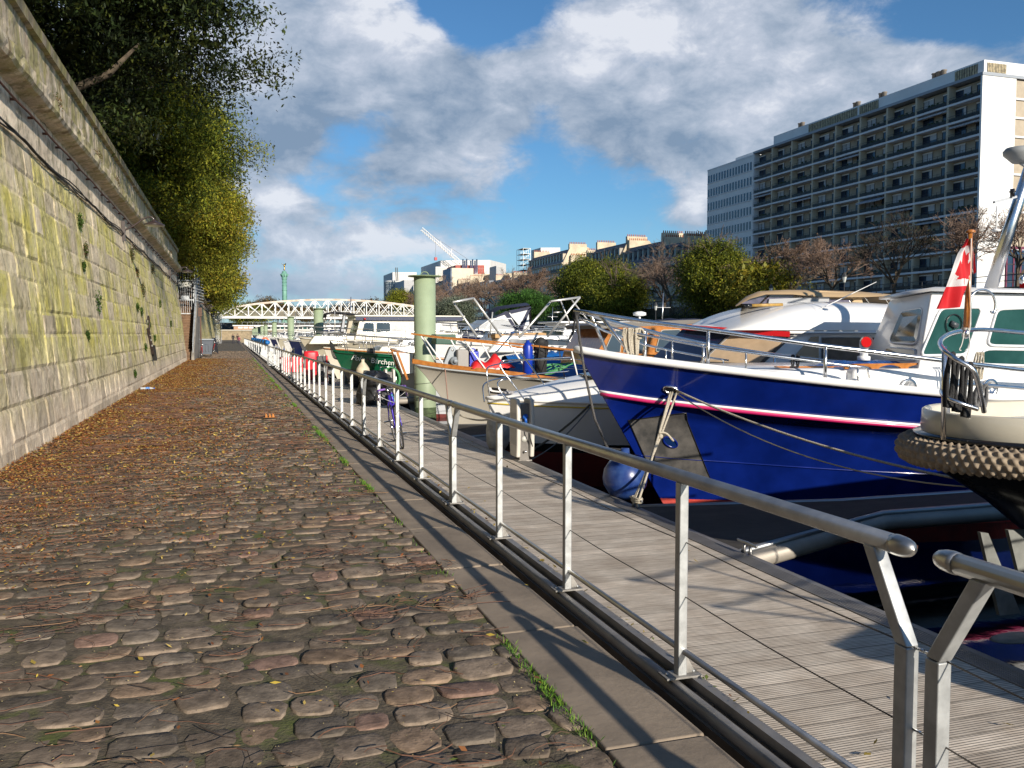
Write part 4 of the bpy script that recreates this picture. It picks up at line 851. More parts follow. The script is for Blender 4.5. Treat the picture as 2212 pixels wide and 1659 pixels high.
for s_ in (-.18, .18): mb = MB(); mb.cyl((x+s_-.03, y-.25, z+.13), (x+s_+.03, y-.25, z+.13), .13, RUBBER(), n=16); mb.build('wheel', t)
t = thing('rolling_case', 'dark grey ribbed case with a red edge next to the red cart', 'case', (3.05, 31.4, ZD)); x, y = 3.05, 31.4; mb = MB(); mb.box((x-.22, y-.15, z+.08), (x+.08, y+.15, z+.98), mat('grey_case', (.05, .05, .055), .5, 0, noise=.1)); bevel(mb.build('case_body', t), .02); mb = MB(); mb.box((x+.083, y-.16, z+.06), (x+.14, y+.16, z+1.0), RD); bevel(mb.build('case_lid', t), .01)
for s_ in (-.1, .1): mb = MB(); mb.cyl((x+.2+s_*.2, y-.1, z+.12), (x+.26+s_*.2, y-.1, z+.12), .12, RUBBER(), n=14); mb.build('wheel', t)
t = thing('red_crate', 'low wide red crate standing left of the red cart', 'crate', (2.62, 41.5, ZD)); x, y = 2.62, 41.5; mb = MB(); mb.grid([[(x+.5*k*c_, y+.3*k*s_, z+h) for c_, s_ in ((-1, -1), (1, -1), (1, 1), (-1, 1))] for h, k in ((.03, .9), (.62, .98), (.62, 1.06), (.70, 1.06), (.70, .97), (.1, .85))], RD, False, closev=True); mb.build('crate_body', t); mb = MB(); mb.box((x-.45, y-.27, z+.08), (x+.45, y+.27, z+.12), RD); mb.build('crate_floor', t)
for s_ in (-.3, .3): mb = MB(); mb.box((x+s_-.02, y-.32, z+.1), (x+s_+.02, y-.30, z+.6), RD); mb.build('rib', t)
# tarp-covered bundle
mb = MB(); P = []
for i in range(15):
    ph = math.pi*i/14*.56; row = []
    for j in range(34):
        a = 2*math.pi*j/34; rr = math.sin(ph)**.7*(1+.10*math.sin(5*a+i)+.07*math.sin(9*a+2*i)+.03*rng.normal()); row.append((3.42+.44*rr*math.cos(a), 22.0+.50*rr*math.sin(a), ZD+.80*math.cos(ph)**.55*(1 if math.cos(ph) > 0 else 0)+.03*math.sin(7*a)+.02 if math.cos(ph) > .02 else ZD+.01))
    P.append(row)
mb.grid(P, mat('black_tarpaulin', (.016, .017, .02), .38, 0, noise=.3, scale=6, bump=.7, bscale=7, bdist=.03), closev=True); tag(mb.build('covered_bundle'), 'crumpled black plastic cover over a bundle on the pontoon behind the purple bicycle', 'cover')
# green hose on a stand
t = thing('hose_reel', 'coiled green garden hose on a thin metal stand at the pontoon edge', 'hose', (3.98, 23.3, ZD)); GH = mat('green_hose', (.06, .27, .10), .45, 0, noise=.15, scale=8)
mb = MB()
for q in range(6): mb.tube([(3.98+.03*math.sin(q*2)+(.19+.01*q)*math.cos(a), 23.2-.035*q, ZD+.56+(.26+.012*q)*math.sin(a)) for a in np.linspace(0, 2*math.pi, 26, endpoint=False)], .015, GH, 6, closed=True)
mb.build('hose', t); mb = MB()
for x_ in (3.76, 4.18): mb.cyl((x_, 23.4, ZD), (x_, 23.4, ZD+.9), .012, STEEL(), n=6)
mb.cyl((3.76, 23.4, ZD+.88), (4.18, 23.4, ZD+.88), .012, STEEL(), n=6); mb.cyl((3.76, 23.4, ZD+.5), (4.18, 23.4, ZD+.5), .01, STEEL(), n=6); mb.build('stand', t)

# ---------------- people ----------------
def person(loc, rz, label, coat, legs=(.03, .03, .05), skin=(.45, .28, .2), hair=(.04, .025, .02), stride=.22, sit=False, h=1.72, grp=None):
    t = thing('person', label, 'person', loc, rz, grp); s = h/1.72; J = []; E = []; Rr = []
    def j(p, r, par=None):
        J.append([c*s for c in p]); Rr.append(r*s)
        if par is not None: E.append((par, len(J)-1))
        return len(J)-1
    zo = -.42 if sit else 0
    pel = j((0, 0, .93+zo), .15); wa = j((0, 0, 1.10+zo), .13, pel); ch = j((0, -.01, 1.32+zo), .16, wa); nk = j((0, -.01, 1.47+zo), .06, ch); hd = j((0, -.03, 1.58+zo), .085, nk); ht = j((0, -.02, 1.68+zo), .07, hd)
    j((0, -.115, 1.585+zo), .022, hd)
    for sd_ in (-1, 1):
        a = j((sd_*.18, 0, 1.40+zo), .06, ch); b = j((sd_*.25, .03*sd_, 1.14+zo), .048, a); c = j((sd_*.26, -.10, .92+zo), .036, b); hn = j((sd_*.26, -.13, .84+zo), .034, c)
        for f_, (fx, ln) in enumerate([(-.022, .055), (-.008, .065), (.008, .068), (.022, .058)]): j((sd_*.26+fx, -.14, .84-ln+zo), .009, hn)
        j((sd_*.235, -.165, .82+zo), .011, hn)
        if sit: k1 = j((sd_*.10, -.42, .50), .085, pel); f1 = j((sd_*.10, -.44, .09), .05, k1); j((sd_*.10, -.58, .04), .04, f1)
        else: hp = j((sd_*.09, 0, .86), .095, pel); k1 = j((sd_*.10, -stride*sd_*.55-.02, .48), .065, hp); f1 = j((sd_*.10, -stride*sd_+.03, .09), .045, k1); j((sd_*.10, -stride*sd_-.13, .04), .038, f1)
    me = bpy.data.meshes.new('body'); me.from_pydata(J, E, []); o = bpy.data.objects.new('body', me); COL.objects.link(o)
    o.modifiers.new('s', 'SKIN'); 
    for v, r in zip(me.skin_vertices[0].data, Rr): v.radius = (r, r*.82)
    me.skin_vertices[0].data[0].use_root = True
    ss = o.modifiers.new('u', 'SUBSURF'); ss.levels = 1; ss.render_levels = 1
    dg = bpy.context.evaluated_depsgraph_get(); m2 = bpy.data.meshes.new_from_object(o.evaluated_get(dg)); bpy.data.objects.remove(o)
    m2.name = 'body'; m2.materials.clear()
    for m_ in (mat('coat_%02d%02d' % (int(coat[0]*99), int(coat[2]*99)), coat, .85, 0, noise=.15, scale=8), mat('trousers', legs, .9), mat('skin', skin, .6), mat('shoe', (.02, .02, .02), .6)): m2.materials.append(m_)
    for p in m2.polygons:
        z_ = p.center.z/s-zo; p.use_smooth = True; lg = p.center.z/s
        p.material_index = 2 if (z_ > 1.47 or (abs(p.center.x) > .2*s and z_ < .90 and z_ > .72)) else (3 if lg < .09 else (1 if z_ < .86 or (sit and p.center.y < -.17*s and z_ < 1.0) else 0))
    b = bpy.data.objects.new('body', m2); COL.objects.link(b); b.parent = t
    mb = MB(); mb.ball((0, .005*s, (1.655+zo)*s), (.098*s, .105*s, .095*s), mat('hair_%02d' % int(hair[0]*99), hair, .8, 0, noise=.3, scale=30), 12, 8); mb.build('hair', t, world=False)
    return t
person((.25, 158, 0), R(10), 'person in a black jacket walking away along the far cobbles', (.015, .015, .02)); person((1.0, 160, 0), R(-10), 'person in a dark jacket with an orange bag, beside the walker in black', (.05, .03, .03), h=1.68)
person((1.15, 147, 0), R(0), 'small person in pink trousers at the far end of the quay', (.25, .05, .08), legs=(.5, .08, .3), h=1.35)
# ================= helper: a pixel of the photograph (2212 wide) to a point at world depth Y or X =================
_F = 1900.; _p = R(3.24); _w = R(17.66)
def _ray(u, v):
    a = (u-1106)/_F; b = -(v-829.5)/_F; f = math.cos(_p)+b*math.sin(_p); z = -math.sin(_p)+b*math.cos(_p)
    return (f*math.sin(_w)+a*math.cos(_w), f*math.cos(_w)-a*math.sin(_w), z)
def PY_(u, v, y): r = _ray(u, v); t = y/r[1]; return (r[0]*t, y, H+r[2]*t)
def PX_(u, v, x): r = _ray(u, v); t = x/r[0]; return (x, r[1]*t, H+r[2]*t)
# ================= FOOTBRIDGE =================
BWm = mat('bridge_white_paint', (.68, .69, .68), .5, 0, noise=.08, scale=1.2); RST = mat('bridge_rusty_paint', (.66, .64, .60), .6, 0, col2=(.46, .33, .22), scale=.9)
t = thing('footbridge', 'white arched truss footbridge spanning the whole basin', 'bridge', (19, 175, 4.7)); xs = -1.8+2.47*np.arange(18); XE = xs[-1]
top = lambda x: 6.35+2.05*(1-((x-19.2)/21.2)**2)
for y in (174.0, 177.2):
    mb = MB(); P = [(x, y, top(x)) for x in xs]
    for a, b in zip(P[:-1], P[1:]): mb.obox(a, b, .32, .26, RST)
    mb.build('top_chord', t); mb = MB(); mb.box((-3.4, y-.16, 4.62), (XE+4, y+.16, 5.02), BWm); mb.build('bottom_chord', t)
    for i, x in enumerate(xs):
        mb = MB(); mb.box((x-.09, y-.09, 5.02), (x+.09, y+.09, top(x)), BWm); mb.build('upright', t)
        if i < len(xs)-1:
            mb = MB(); x2 = xs[i+1]
            mb.obox((x, y-.04, 5.02), (x2, y-.04, top(x2)), .10, .12, BWm); mb.obox((x, y+.04, top(x)), (x2, y+.04, 5.02), .10, .12, BWm); mb.build('cross_brace', t)
mb = MB(); mb.box((-3.4, 174.2, 4.8), (XE+4, 177.0, 4.98), mat('bridge_deck', (.2, .19, .17), .9)); mb.build('deck', t)
mb = MB(); hr = mat('bridge_handrail_paint', (.36, .34, .28), .6, .2)
for y in (174.3, 176.9):
    for z in (5.1, 6.05): mb.box((-3.2, y-.02, z-.03), (XE+3.8, y+.02, z+.03), hr)
    for x in np.arange(-3.2, XE+3.8, .19): mb.box((x-.018, y-.012, 5.1), (x+.018, y+.012, 6.05), hr)
mb.build('pedestrian_railing', t)
mb = MB(); mb.box((-2.4, 173.8, 4.62), (-1.7, 177.4, 6.6), BWm); mb.box((XE-.2, 173.8, -1.5), (XE+.9, 177.4, 6.5), BWm); mb.box((-2.9, 173.8, 4.2), (-2.5, 174.2, 4.62), BWm); mb.build('end_frame', t)
for i, (x, dr, c) in enumerate([(14.2, 95, (.02, .02, .025)), (19.9, 100, (.03, .035, .05)), (22.1, 88, (.18, .11, .06))]): person((x, 175.6, 4.98), R(dr), ['first walker from the left on the footbridge, in black', 'middle walker on the footbridge, in dark blue', 'walker on the footbridge in a tan jacket and blue cap'][i], c, hair=(.04, .025, .02) if i < 2 else (.02, .06, .25))
person((-1.9, 172.6, 5.0), R(-30), 'person sitting at the left landing of the footbridge', (.06, .04, .04), sit=True)
# ================= COLUMN =================
CU = mat('verdigris_bronze', (.17, .36, .28), .6, .1, col2=(.12, .28, .22), scale=.35, bump=.3, bscale=1.5, bdist=.2); GO = mat('gilded_bronze', (.85, .52, .09), .25, 1., noise=.1, scale=3)
cx, cy_, _ = PY_(615.5, 690, 680); zc = lambda v: PY_(615, v, 680)[2]
t = thing('victory_column', 'tall verdigris column with a gilded winged figure on top', 'column', (cx, cy_, 5)); r_ = 1.78
mb = MB(); mb.lathe([(r_*1.04, zc(676)), (r_*1.0, zc(640)), (r_*.93, zc(604))], (cx, cy_, 0), CU, 24)
for v in (604, 610, 618, 628, 640, 652, 664): mb.lathe([(r_*1.0, zc(v)), (r_*1.06, zc(v)+.15), (r_*1.06, zc(v)+.45), (r_*1.0, zc(v)+.6)], (cx, cy_, 0), CU, 24)
mb.build('shaft', t); mb = MB(); mb.lathe([(r_*1.0, zc(604)), (r_*1.12, zc(602)), (r_*1.1, zc(598)), (r_*1.5, zc(592)), (r_*1.35, zc(591.5)), (r_*1.0, zc(590)), (r_*.95, zc(587)), (r_*.6, zc(585.4)), (0, zc(585))], (cx, cy_, 0), CU, 16)
for k in range(8): a = k*math.pi/4; mb.tube([(cx+r_*1.15*math.cos(a), cy_+r_*1.15*math.sin(a), zc(598)), (cx+r_*1.6*math.cos(a), cy_+r_*1.6*math.sin(a), zc(592))], [.25, .35], CU, 5)
mb.build('capital', t)
mb = MB(); mb.box((cx-2.6, cy_-2.6, 5), (cx+2.6, cy_+2.6, zc(680)), CU, top=(.94, .94)); mb.box((cx-3.0, cy_-3, zc(680)), (cx+3.0, cy_+3, zc(678.5)), CU); mb.box((cx-2.2, cy_-2.2, zc(678.5)), (cx+2.2, cy_+2.2, zc(675)), CU); mb.build('pedestal', t)
mb = MB(); z0 = zc(585); mb.ball((cx, cy_, z0+.8), .62, GO, 14, 8)
for (a, b, ra, rb) in [((0, 0, 1.3), (.1, 0, 2.9), .18, .3), ((.1, 0, 2.9), (-.1, 0, 4.2), .42, .5), ((-.1, 0, 4.2), (-.15, 0, 4.75), .18, .3), ((.1, 0, 2.9), (1.15, 0, 2.1), .3, .12), ((-.1, 0, 4.1), (-1.5, 0, 4.9), .16, .09), ((-.1, 0, 4.1), (.7, 0, 3.6), .16, .1), ((-1.5, 0, 4.9), (-1.7, 0, 5.5), .1, .14)]: mb.tube([(cx+a[0], cy_, z0+a[2]), (cx+b[0], cy_, z0+b[2])], [ra, rb], GO, 8)
mb.ball((cx-.18, cy_, z0+4.8), .28, GO, 10, 8); mb.build('winged_figure', t)
for s_ in (-1, 1): mb = MB(); mb.prism([(cx, cy_+s_*.2, z0+4.1), (cx+.7, cy_+s_*.9, z0+5.6), (cx+1.5, cy_+s_*1.3, z0+5.2), (cx+1.1, cy_+s_*.9, z0+4.4), (cx+.5, cy_+s_*.5, z0+3.7)], (0, .1, 0), GO); mb.build('wing', t)
# ================= STATION ACROSS THE BASIN END =================
brk = mat('pale_brick', (.42, .26, .17), .9, 0, noise=.2, scale=1.5); WHT = mat('station_white_panel', (.68, .68, .65), .5, 0, noise=.08, scale=.5)
xa = PY_(552, 712, 264)[0]; xb = PY_(935, 712, 264)[0]
t = thing('metro_station', 'long low white station with a band of windows above the basin end wall', 'station', (xa, 264, 2.95)); zt = PY_(600, 702.5, 264)[2]
mb = MB(); mb.box((xa, 264, 2.96), (xb, 270, zt-.4), WHT); mb.build('wall', t); mb = MB(); mb.box((xa-.5, 263.4, zt-.4), (xb, 271, zt), mat('station_roof_white', (.78, .78, .76), .4)); mb.build('roof', t)
for i in range(40):
    x = xa+.6+i*(xb-xa-1)/40; mb = MB(); mb.box((x, 263.93, 3.15), (x+(xb-xa)/40*.82, 264.02, zt-.55), TEALW() if i % 7 in (3, 5) else DARKW()); mb.build('window', t)
x0 = PY_(505, 712, 264)[0]; t = thing('brick_annex', 'small pale brick building with white shutters at the left end of the basin', 'building', (x0, 263.5, 2.95)); mb = MB(); mb.box((x0, 263.5, 2.96), (xa-.6, 270, zt-.3), brk); mb.box((x0-.3, 263.2, zt-.3), (xa-.6, 270.3, zt), WHT); mb.build('wall', t)
for i in range(3): mb = MB(); x = x0+(xa-x0)*(.2+.25*i); mb.box((x, 263.42, 3.3), (x+1.2, 263.5, zt-.5), WHT); mb.build('window', t)
mb = MB(); hr2 = mat('grey_parapet_rail', (.30, .31, .30), .7)
for z in (3.4, 4.2, 5.2): mb.box((3, 272.0, z), (60, 272.1, z+.07), hr2)
for x in np.arange(3, 60, 1.5): mb.box((x, 272.0, 2.95), (x+.08, 272.1, 5.25), hr2)
tag(mb.build('street_railing'), 'grey street railing above the station roof', 'railing')

# ================= BUILDINGS =================
WP_ = mat('white_facade_paint', (.74, .74, .73), .75, 0, noise=.07, scale=.25); SLAB = mat('balcony_slab_white', (.66, .67, .69), .75, 0, noise=.1, scale=.5); BEI = mat('beige_infill_stone', (.40, .34, .26), .85, 0, noise=.12, scale=.8)
PIL = mat('beige_pier', (.50, .44, .33), .85, 0, noise=.1, scale=.5); BRL = mat('dark_balcony_rail', (.035, .037, .04), .6); WG = mat('apartment_glass', (.012, .022, .045), .08, 0, col2=(.03, .06, .11), scale=.35, spec=.5); SHT = mat('white_roller_shutter', (.50, .52, .55), .7, 0, noise=.05, scale=2)
def put(o, par, loc): o.parent = par; o.location = Vector(loc)-Vector(par.location)
def inst(src, par, loc, name=None): c = src.copy(); COL.objects.link(c); c.parent = par; c.location = Vector(loc)-Vector(par.location); return c
X0 = 110.; YA, YB = 108.5, 170.5; ZT = 41.2; NB, NF = 9, 12; bw = (YB-YA)/NB; fh = 2.90
t = thing('apartment_block', 'huge white twelve storey slab block with rows of recessed balconies at right', 'building', (X0, YA, 5)); tA = t
mb = MB(); mb.box((X0+1.5, YA+.25, 5), (X0+12, YB, ZT-.2), BEI); mb.build('wall', t)
mb = MB(); mb.box((X0, YA, 5), (X0+6.6, YA+.24, ZT), WP_); mb.box((X0-.02, YA-.01, 5), (X0+.35, YA+.35, ZT), WP_)
for z in np.arange(8, ZT, 2.8): mb.box((X0+.5, YA-.004, z), (X0+6.2, YA+.01, z+.02), mat('facade_joint', (.45, .45, .44), .8))
mb.build('end_wall', t); mb = MB(); mb.box((X0-.12, YA-.12, ZT), (X0+14, YB, ZT+.45), mat('blue_grey_fascia', (.28, .31, .35), .6)); mb.build('fascia', t)
mb = MB(); mb.box((X0+1.0, YA+.8, ZT+.45), (X0+11, YB-6, ZT+2.6), WP_)
mb.build('attic', t)
for (ya, yb_) in [(YA+2, YA+6.5), (YA+24, YA+29), (YA+29.6, YA+44)]:
    mb = MB(); mb.box((X0+.93, ya, ZT+.75), (X0+1.0, yb_, ZT+2.3), mat('terrace_screen_gold', (.40, .33, .2), .6, 0, noise=.5, scale=2))
    for y in np.arange(ya, yb_, .5): mb.box((X0+.88, y, ZT+.7), (X0+.93, y+.06, ZT+2.35), BRL)
    mb.build('terrace_screen', t)
mb = MB(); mb.box((X0+1.6, YA+.72, ZT+.85), (X0+5.2, YA+.8, ZT+2.2), mat('terrace_screen_gold')); 
for x in np.arange(X0+1.6, X0+5.2, .3): mb.box((x, YA+.68, ZT+.8), (x+.06, YA+.72, ZT+2.25), BRL)
mb.build('terrace_screen', t)
for yy in (YA+12, YA+13.2, YA+26, YA+33, YA+50): mb = MB(); mb.box((X0+3, yy-.9, ZT+2.6), (X0+5, yy+.9, ZT+3.2), mat('chimney_base', (.2, .17, .14), .8)); mb.lathe([(.38, 0), (.38, .9), (.48, .95), (.48, 1.1), (0, 1.2)], (X0+3.6, yy-.4, ZT+3.2), mat('chimney_base'), 10); mb.lathe([(.38, 0), (.38, .9), (.48, .95), (.48, 1.1), (0, 1.2)], (X0+3.6, yy+.5, ZT+3.2), mat('chimney_base'), 10); mb.build('chimney', t)
for k in range(NF+1):
    z = ZT-k*fh-.35
    if k: mb = MB(); mb.box((X0, YA+.24, z), (X0+1.6, YB, z+.32), SLAB); mb.build('floor_slab', t)
for i in range(1, NB+1): mb = MB(); y = YA+i*bw; mb.box((X0+.06, y-.2, 5), (X0+1.52, y+.2, ZT), PIL if i < NB else SLAB); mb.build('pier', t)
def bay_proto(kind):
    w = bw; a0, a1 = .2, 2.3; b0, b1 = w-2.6, w-.35; out = []
    if kind == 4: b0 = w-3.4
    for (y0, y1, sh) in ((a0, a1, kind == 5), (b0, b1, kind in (1, 3))):
        mb = MB(); mb.box((-.03, y0, .05), (-.01, y1, 2.28), SHT if sh else WG)
        for y in (y0, (y0+y1)/2, y1): mb.box((-.09, y-.035, .05), (-.012, y+.035, 2.3), BRL)
        mb.box((-.14, y0, 2.15), (-.012, y1, 2.35), WP_)
        if y0 == b0 and kind in (3, 4): mb.box((-.05, b0, 1.3), (-.035, (b0+b1)/2, 2.2), SHT)
        if y0 == b0 and kind == 2: mb.box((-.05, b0+.1, .1), (-.035, b0+.6, 2.2), SHT)
        out.append(mb.build('window'))
    return out
def rail_proto(kind):
    mb = MB(); w = bw
    for z in (.18, .42, .66, .95): mb.box((0, .1, z-.02), (.04, w-.12, z+.02), BRL)
    for y in np.linspace(.12, w-.14, 5): mb.box((0, y-.025, 0), (.04, y+.025, .98), BRL)
    mb.box((.05, .12, .1), (.07, w-.14, .6), mat('smoked_balcony_glass', (.018, .02, .022), .3, spec=.2))
    if kind:
        r2 = np.random.default_rng(kind)
        for q in range(5+4*(kind == 2)): y = r2.uniform(.5, w-.6); h_ = r2.uniform(.3, .8); mb.ball((.3, y, .3+h_/2), (.22, r2.uniform(.15, .4), h_/2), mat('balcony_plant', (.035, .06, .02), .8, 0, noise=.5, scale=9), 7, 5)
    return mb.build('balcony_rail')
bp_ = [bay_proto(k) for k in range(6)]; rp_ = [rail_proto(k) for k in range(3)]
rr_ = np.random.default_rng(5); cells = [(k, i) for i in range(NB) for k in range(NF)]; used_w = set(); rest_w, rest_r = [], []
for n_, (k, i) in enumerate(cells):
    z = ZT-(k+1)*fh-.03; y = YA+i*bw+.12; kk = int(rr_.choice(6, p=[.3, .16, .2, .12, .14, .08])); kr = int(rr_.choice(3, p=[.55, .3, .15]))
    for o_, x, ok, rest_ in ((bp_[kk][0], X0+1.5, n_ < 50, rest_w), (bp_[kk][1], X0+1.5, n_ < 50, rest_w), (rp_[kr], X0+.05, n_ < 100, rest_r)):
        if not ok: rest_.append((o_, (x, y, z)))
        elif o_ not in used_w: used_w.add(o_); put(o_, t, (x, y, z))
        else: inst(o_, t, (x, y, z))
def merge(items, name, par):
    mb = MB()
    for o, loc in items:
        V = [Vector(v.co)+Vector(loc) for v in o.data.vertices]; ms = o.data.materials
        for mi_ in range(len(ms)):
            fs = [tuple(p.vertices) for p in o.data.polygons if p.material_index == mi_]
            if fs: mb.add([tuple(v) for v in V], fs, ms[mi_])
    q = mb.build(name, par, fix=False); q['kind'] = 'stuff'; return q
merge(rest_w, 'windows', t); merge(rest_r, 'balcony_rails', t)
for o_ in [w_ for p_ in bp_ for w_ in p_]+rp_:
    if o_ not in used_w: bpy.data.objects.remove(o_)
for (i, k) in [(3, 5), (8, 3), (2, 6), (4, 2), (0, 2), (6, 4), (1, 7), (5, 8), (1, 1), (3, 7)]:
    mb = MB(); y = YA+i*bw; z = ZT-k*fh-.4; big = (i, k) == (3, 5); mb.prism([(X0+1.4, y+.3, z), (X0+(-.9 if big else .1), y+.3, z-(.9 if big else .3)), (X0+(-.9 if big else .1), y+.3, z-(1.1 if big else .6)), (X0+1.4, y+.3, z-.1)], (0, bw-.6, 0), mat('striped_awning', (.34, .36, .40), .8, 0, noise=.3, scale=4)); mb.build('awning', t)
# rear wing bays behind the white end wall
mb = MB(); mb.box((X0+6.6, YA+1.4, 5), (X0+14, YA+2, ZT-.2), WP_)
for k in range(NF): z = ZT-(k+1)*fh; mb.box((X0+6.6, YA-.02, z-.3), (X0+14, YA+1.4, z), SLAB)
mb.build('rear_wing', t)
for k in range(NF): z = ZT-(k+1)*fh; mb = MB(); mb.box((X0+7.4, YA+1.33, z+.1), (X0+10, YA+1.39, z+2.3), WG); mb.build('rear_window', t)
# small-window block
t = thing('office_block', 'white block with a grid of narrow windows left of the balcony slab', 'building', (X0, YB, 5)); Yb = 190.; ZB = 40.8
mb = MB(); mb.box((X0-.05, YB+.05, 5), (X0+14, Yb, ZB), WP_); mb.build('wall', t); mb = MB(); mb.box((X0+2, YB+2, ZB), (X0+10, Yb-9, ZB+1.6), WP_); mb.box((X0-.1, YB+.05, ZB), (X0+14, Yb+.05, ZB+.3), SLAB); mb.build('roof', t)
mbw = MB(); mbw.box((-.06, 0, 0), (.02, .62, 1.75), WG); mbw.box((-.14, -.1, -.16), (.0, .72, -.02), SLAB); mbw.box((-.02, -.08, -.05), (.06, 0, 1.8), SLAB); wp = mbw.build('window'); first = True; rest = []; n_ = 0
for k in range(10):
    z = ZB-1.2-1.75-k*3.25
    for i in range(16):
        y = YB+.55+i*1.2; 
        if n_ < 100:
            if first: put(wp, t, (X0-.05, y, z)); first = False
            else: inst(wp, t, (X0-.05, y, z))
        else: rest.append((wp, (X0-.05, y, z)))
        n_ += 1
merge(rest, 'windows', t)
for k in range(10): mb = MB(); z = ZB-3.15-k*3.25; mb.box((X0-.12, YB+.1, z-.08), (X0-.04, Yb, z+.06), SLAB); mb.build('string_course', t)

def tenement(y0, y1, zc_, zr, label, stone=(.42, .36, .27), roof=(.05, .055, .07), X=110., floors=6, bays=None, gable=(.50, .42, .30), balconies=(1, 4), name='tenement', dormers=True, win=None, depth=12, cat='building'):
    """facade faces the basin (-X); mansard roof; lit party wall faces the camera (-Y)"""
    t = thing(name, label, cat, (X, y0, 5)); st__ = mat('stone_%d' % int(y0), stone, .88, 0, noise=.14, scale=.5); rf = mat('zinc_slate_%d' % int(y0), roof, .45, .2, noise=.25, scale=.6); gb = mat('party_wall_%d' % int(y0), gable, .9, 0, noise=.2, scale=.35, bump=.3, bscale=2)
    bays = bays or max(3, int((y1-y0)/2.9)); dpt = depth
    mb = MB(); mb.box((X, y0+.25, 5), (X+dpt, y1, zc_), st__); mb.build('wall', t)
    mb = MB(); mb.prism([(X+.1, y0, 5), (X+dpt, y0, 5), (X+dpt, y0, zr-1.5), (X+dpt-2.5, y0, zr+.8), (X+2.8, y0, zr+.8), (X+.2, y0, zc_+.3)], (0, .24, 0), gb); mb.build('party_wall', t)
    mb = MB(); mb.prism([(X-.15, y0+.3, zc_), (X+dpt, y0+.3, zc_), (X+dpt, y0+.3, zc_+.5), (X+dpt-2.2, y0+.3, zr), (X+2.4, y0+.3, zr), (X+.1, y0+.3, zc_+.35)], (0, y1-y0-.3, 0), rf); r = mb.build('roof', t)
    for yy in ((y0+.7, y1-.5) if y1-y0 > 9 else (y0+.7,)):
        mb = MB(); hc = zr+1.9+((yy*7) % 1); mb.box((X+2.5, yy-.55, zr-1), (X+dpt-3, yy+.55, hc), mat('chimney_render', (.52, .44, .32), .9, 0, noise=.2, scale=.6)); c = mb.build('chimney', r)
        mb = MB()
        for q in np.arange(X+2.9, X+dpt-3.2, .62): mb.cyl((q, yy, hc), (q, yy, hc+.65), .16, mat('terracotta_pot', (.38, .11, .05), .8), r1=.13, n=6)
        mb.build('chimney_pots', c)
    fhh = (zc_-5.6)/floors; bw_ = (y1-y0)/bays; mb = MB(); mb.box((-.03, -.5, 0), (.03, .5, fhh*.62), win or WG); mb.box((-.05, -.62, 0), (-.0, -.5, fhh*.64), SHT); mb.box((-.05, .5, 0), (0, .62, fhh*.64), SHT); mb.box((-.14, -.65, fhh*.64), (.0, .65, fhh*.7), st__); w0 = mb.build('window'); f1 = True
    for k in range(1, floors):
        for i in range(bays):
            loc = (X-.02, y0+(i+.5)*bw_, 5.6+k*fhh+.35)
            if f1: put(w0, t, loc); f1 = False
            else: inst(w0, t, loc)
    for k in (balconies or ()): mb = MB(); z = 5.6+(floors-k)*fhh; mb.box((X-.75, y0+.3, z-.15), (X, y1-.2, z), st__); mb.box((X-.75, y0+.3, z), (X-.70, y1-.2, z+.95), BRL); mb.build('balcony', t)
    mb = MB(); mb.box((X-.35, y0+.2, zc_-.3), (X, y1, zc_), st__); mb.build('cornice', t)
    if dormers:
        mb = MB(); hd_ = (zr-zc_)*.62; mb.box((-.1, -.55, 0), (1.6, .55, hd_), st__); mb.box((-.13, -.35, .15), (-.08, .35, hd_*.85), win or WG); mb.prism([(-.15, -.7, hd_), (1.6, -.7, hd_), (1.9, 0, hd_+.4), (-.15, 0, hd_+.4)], (0, 1.4, 0), rf); d0 = mb.build('dormer'); f1 = True
        for i in range(bays):
            loc = (X+.45, y0+(i+.5)*bw_, zc_+.35)
            if f1: put(d0, t, loc); f1 = False
            else: inst(d0, t, loc)
    return t
tenement(194, 205, 20.5, 24.6, 'dark roofed stone house directly left of the narrow-window block', (.36, .31, .24), (.035, .04, .055)); tenement(205.2, 217, 21.3, 25.6, 'stone house with slate mansard beside the dark roofed one', (.40, .35, .27), (.04, .045, .06))
tenement(217.5, 240, 21.8, 27.0, 'wide house with tall dark mansard and white window surrounds', (.30, .29, .27), (.035, .04, .055), floors=7, gable=(.4, .36, .3)); tenement(240.3, 264, 24.0, 28.8, 'house with a sloping slate roof and a row of pale chimneys', (.38, .35, .30), (.04, .045, .06), floors=7)
tenement(271, 287, 22.5, 26.6, 'lower cream house with a big lit side wall right of the ornate one', (.52, .45, .33), (.05, .055, .075), gable=(.62, .50, .34)); tenement(287.3, 326, 26.5, 31.2, 'ornate cream corner house with scaffolding at its left edge', (.56, .48, .36), (.05, .055, .075), floors=7, gable=(.60, .50, .36), balconies=(1, 2, 5))
tenement(328, 352, 20.5, 25.0, 'house with grey zinc roof and pale dormers left of the cream houses', (.40, .32, .22), (.16, .18, .20)); tenement(352.3, 378, 21.5, 25.5, 'tan house with a low roof beside the red building', (.42, .36, .27), (.1, .11, .13))
tenement(421, 446, 23, 27.5, 'house with dark mansard and a large blank rubble wall', (.42, .37, .30), (.04, .045, .06), gable=(.58, .48, .34)); tenement(466, 490, 27, 31.5, 'stone house just right of the nearest green pole', (.36, .32, .26), (.05, .055, .07), floors=7)
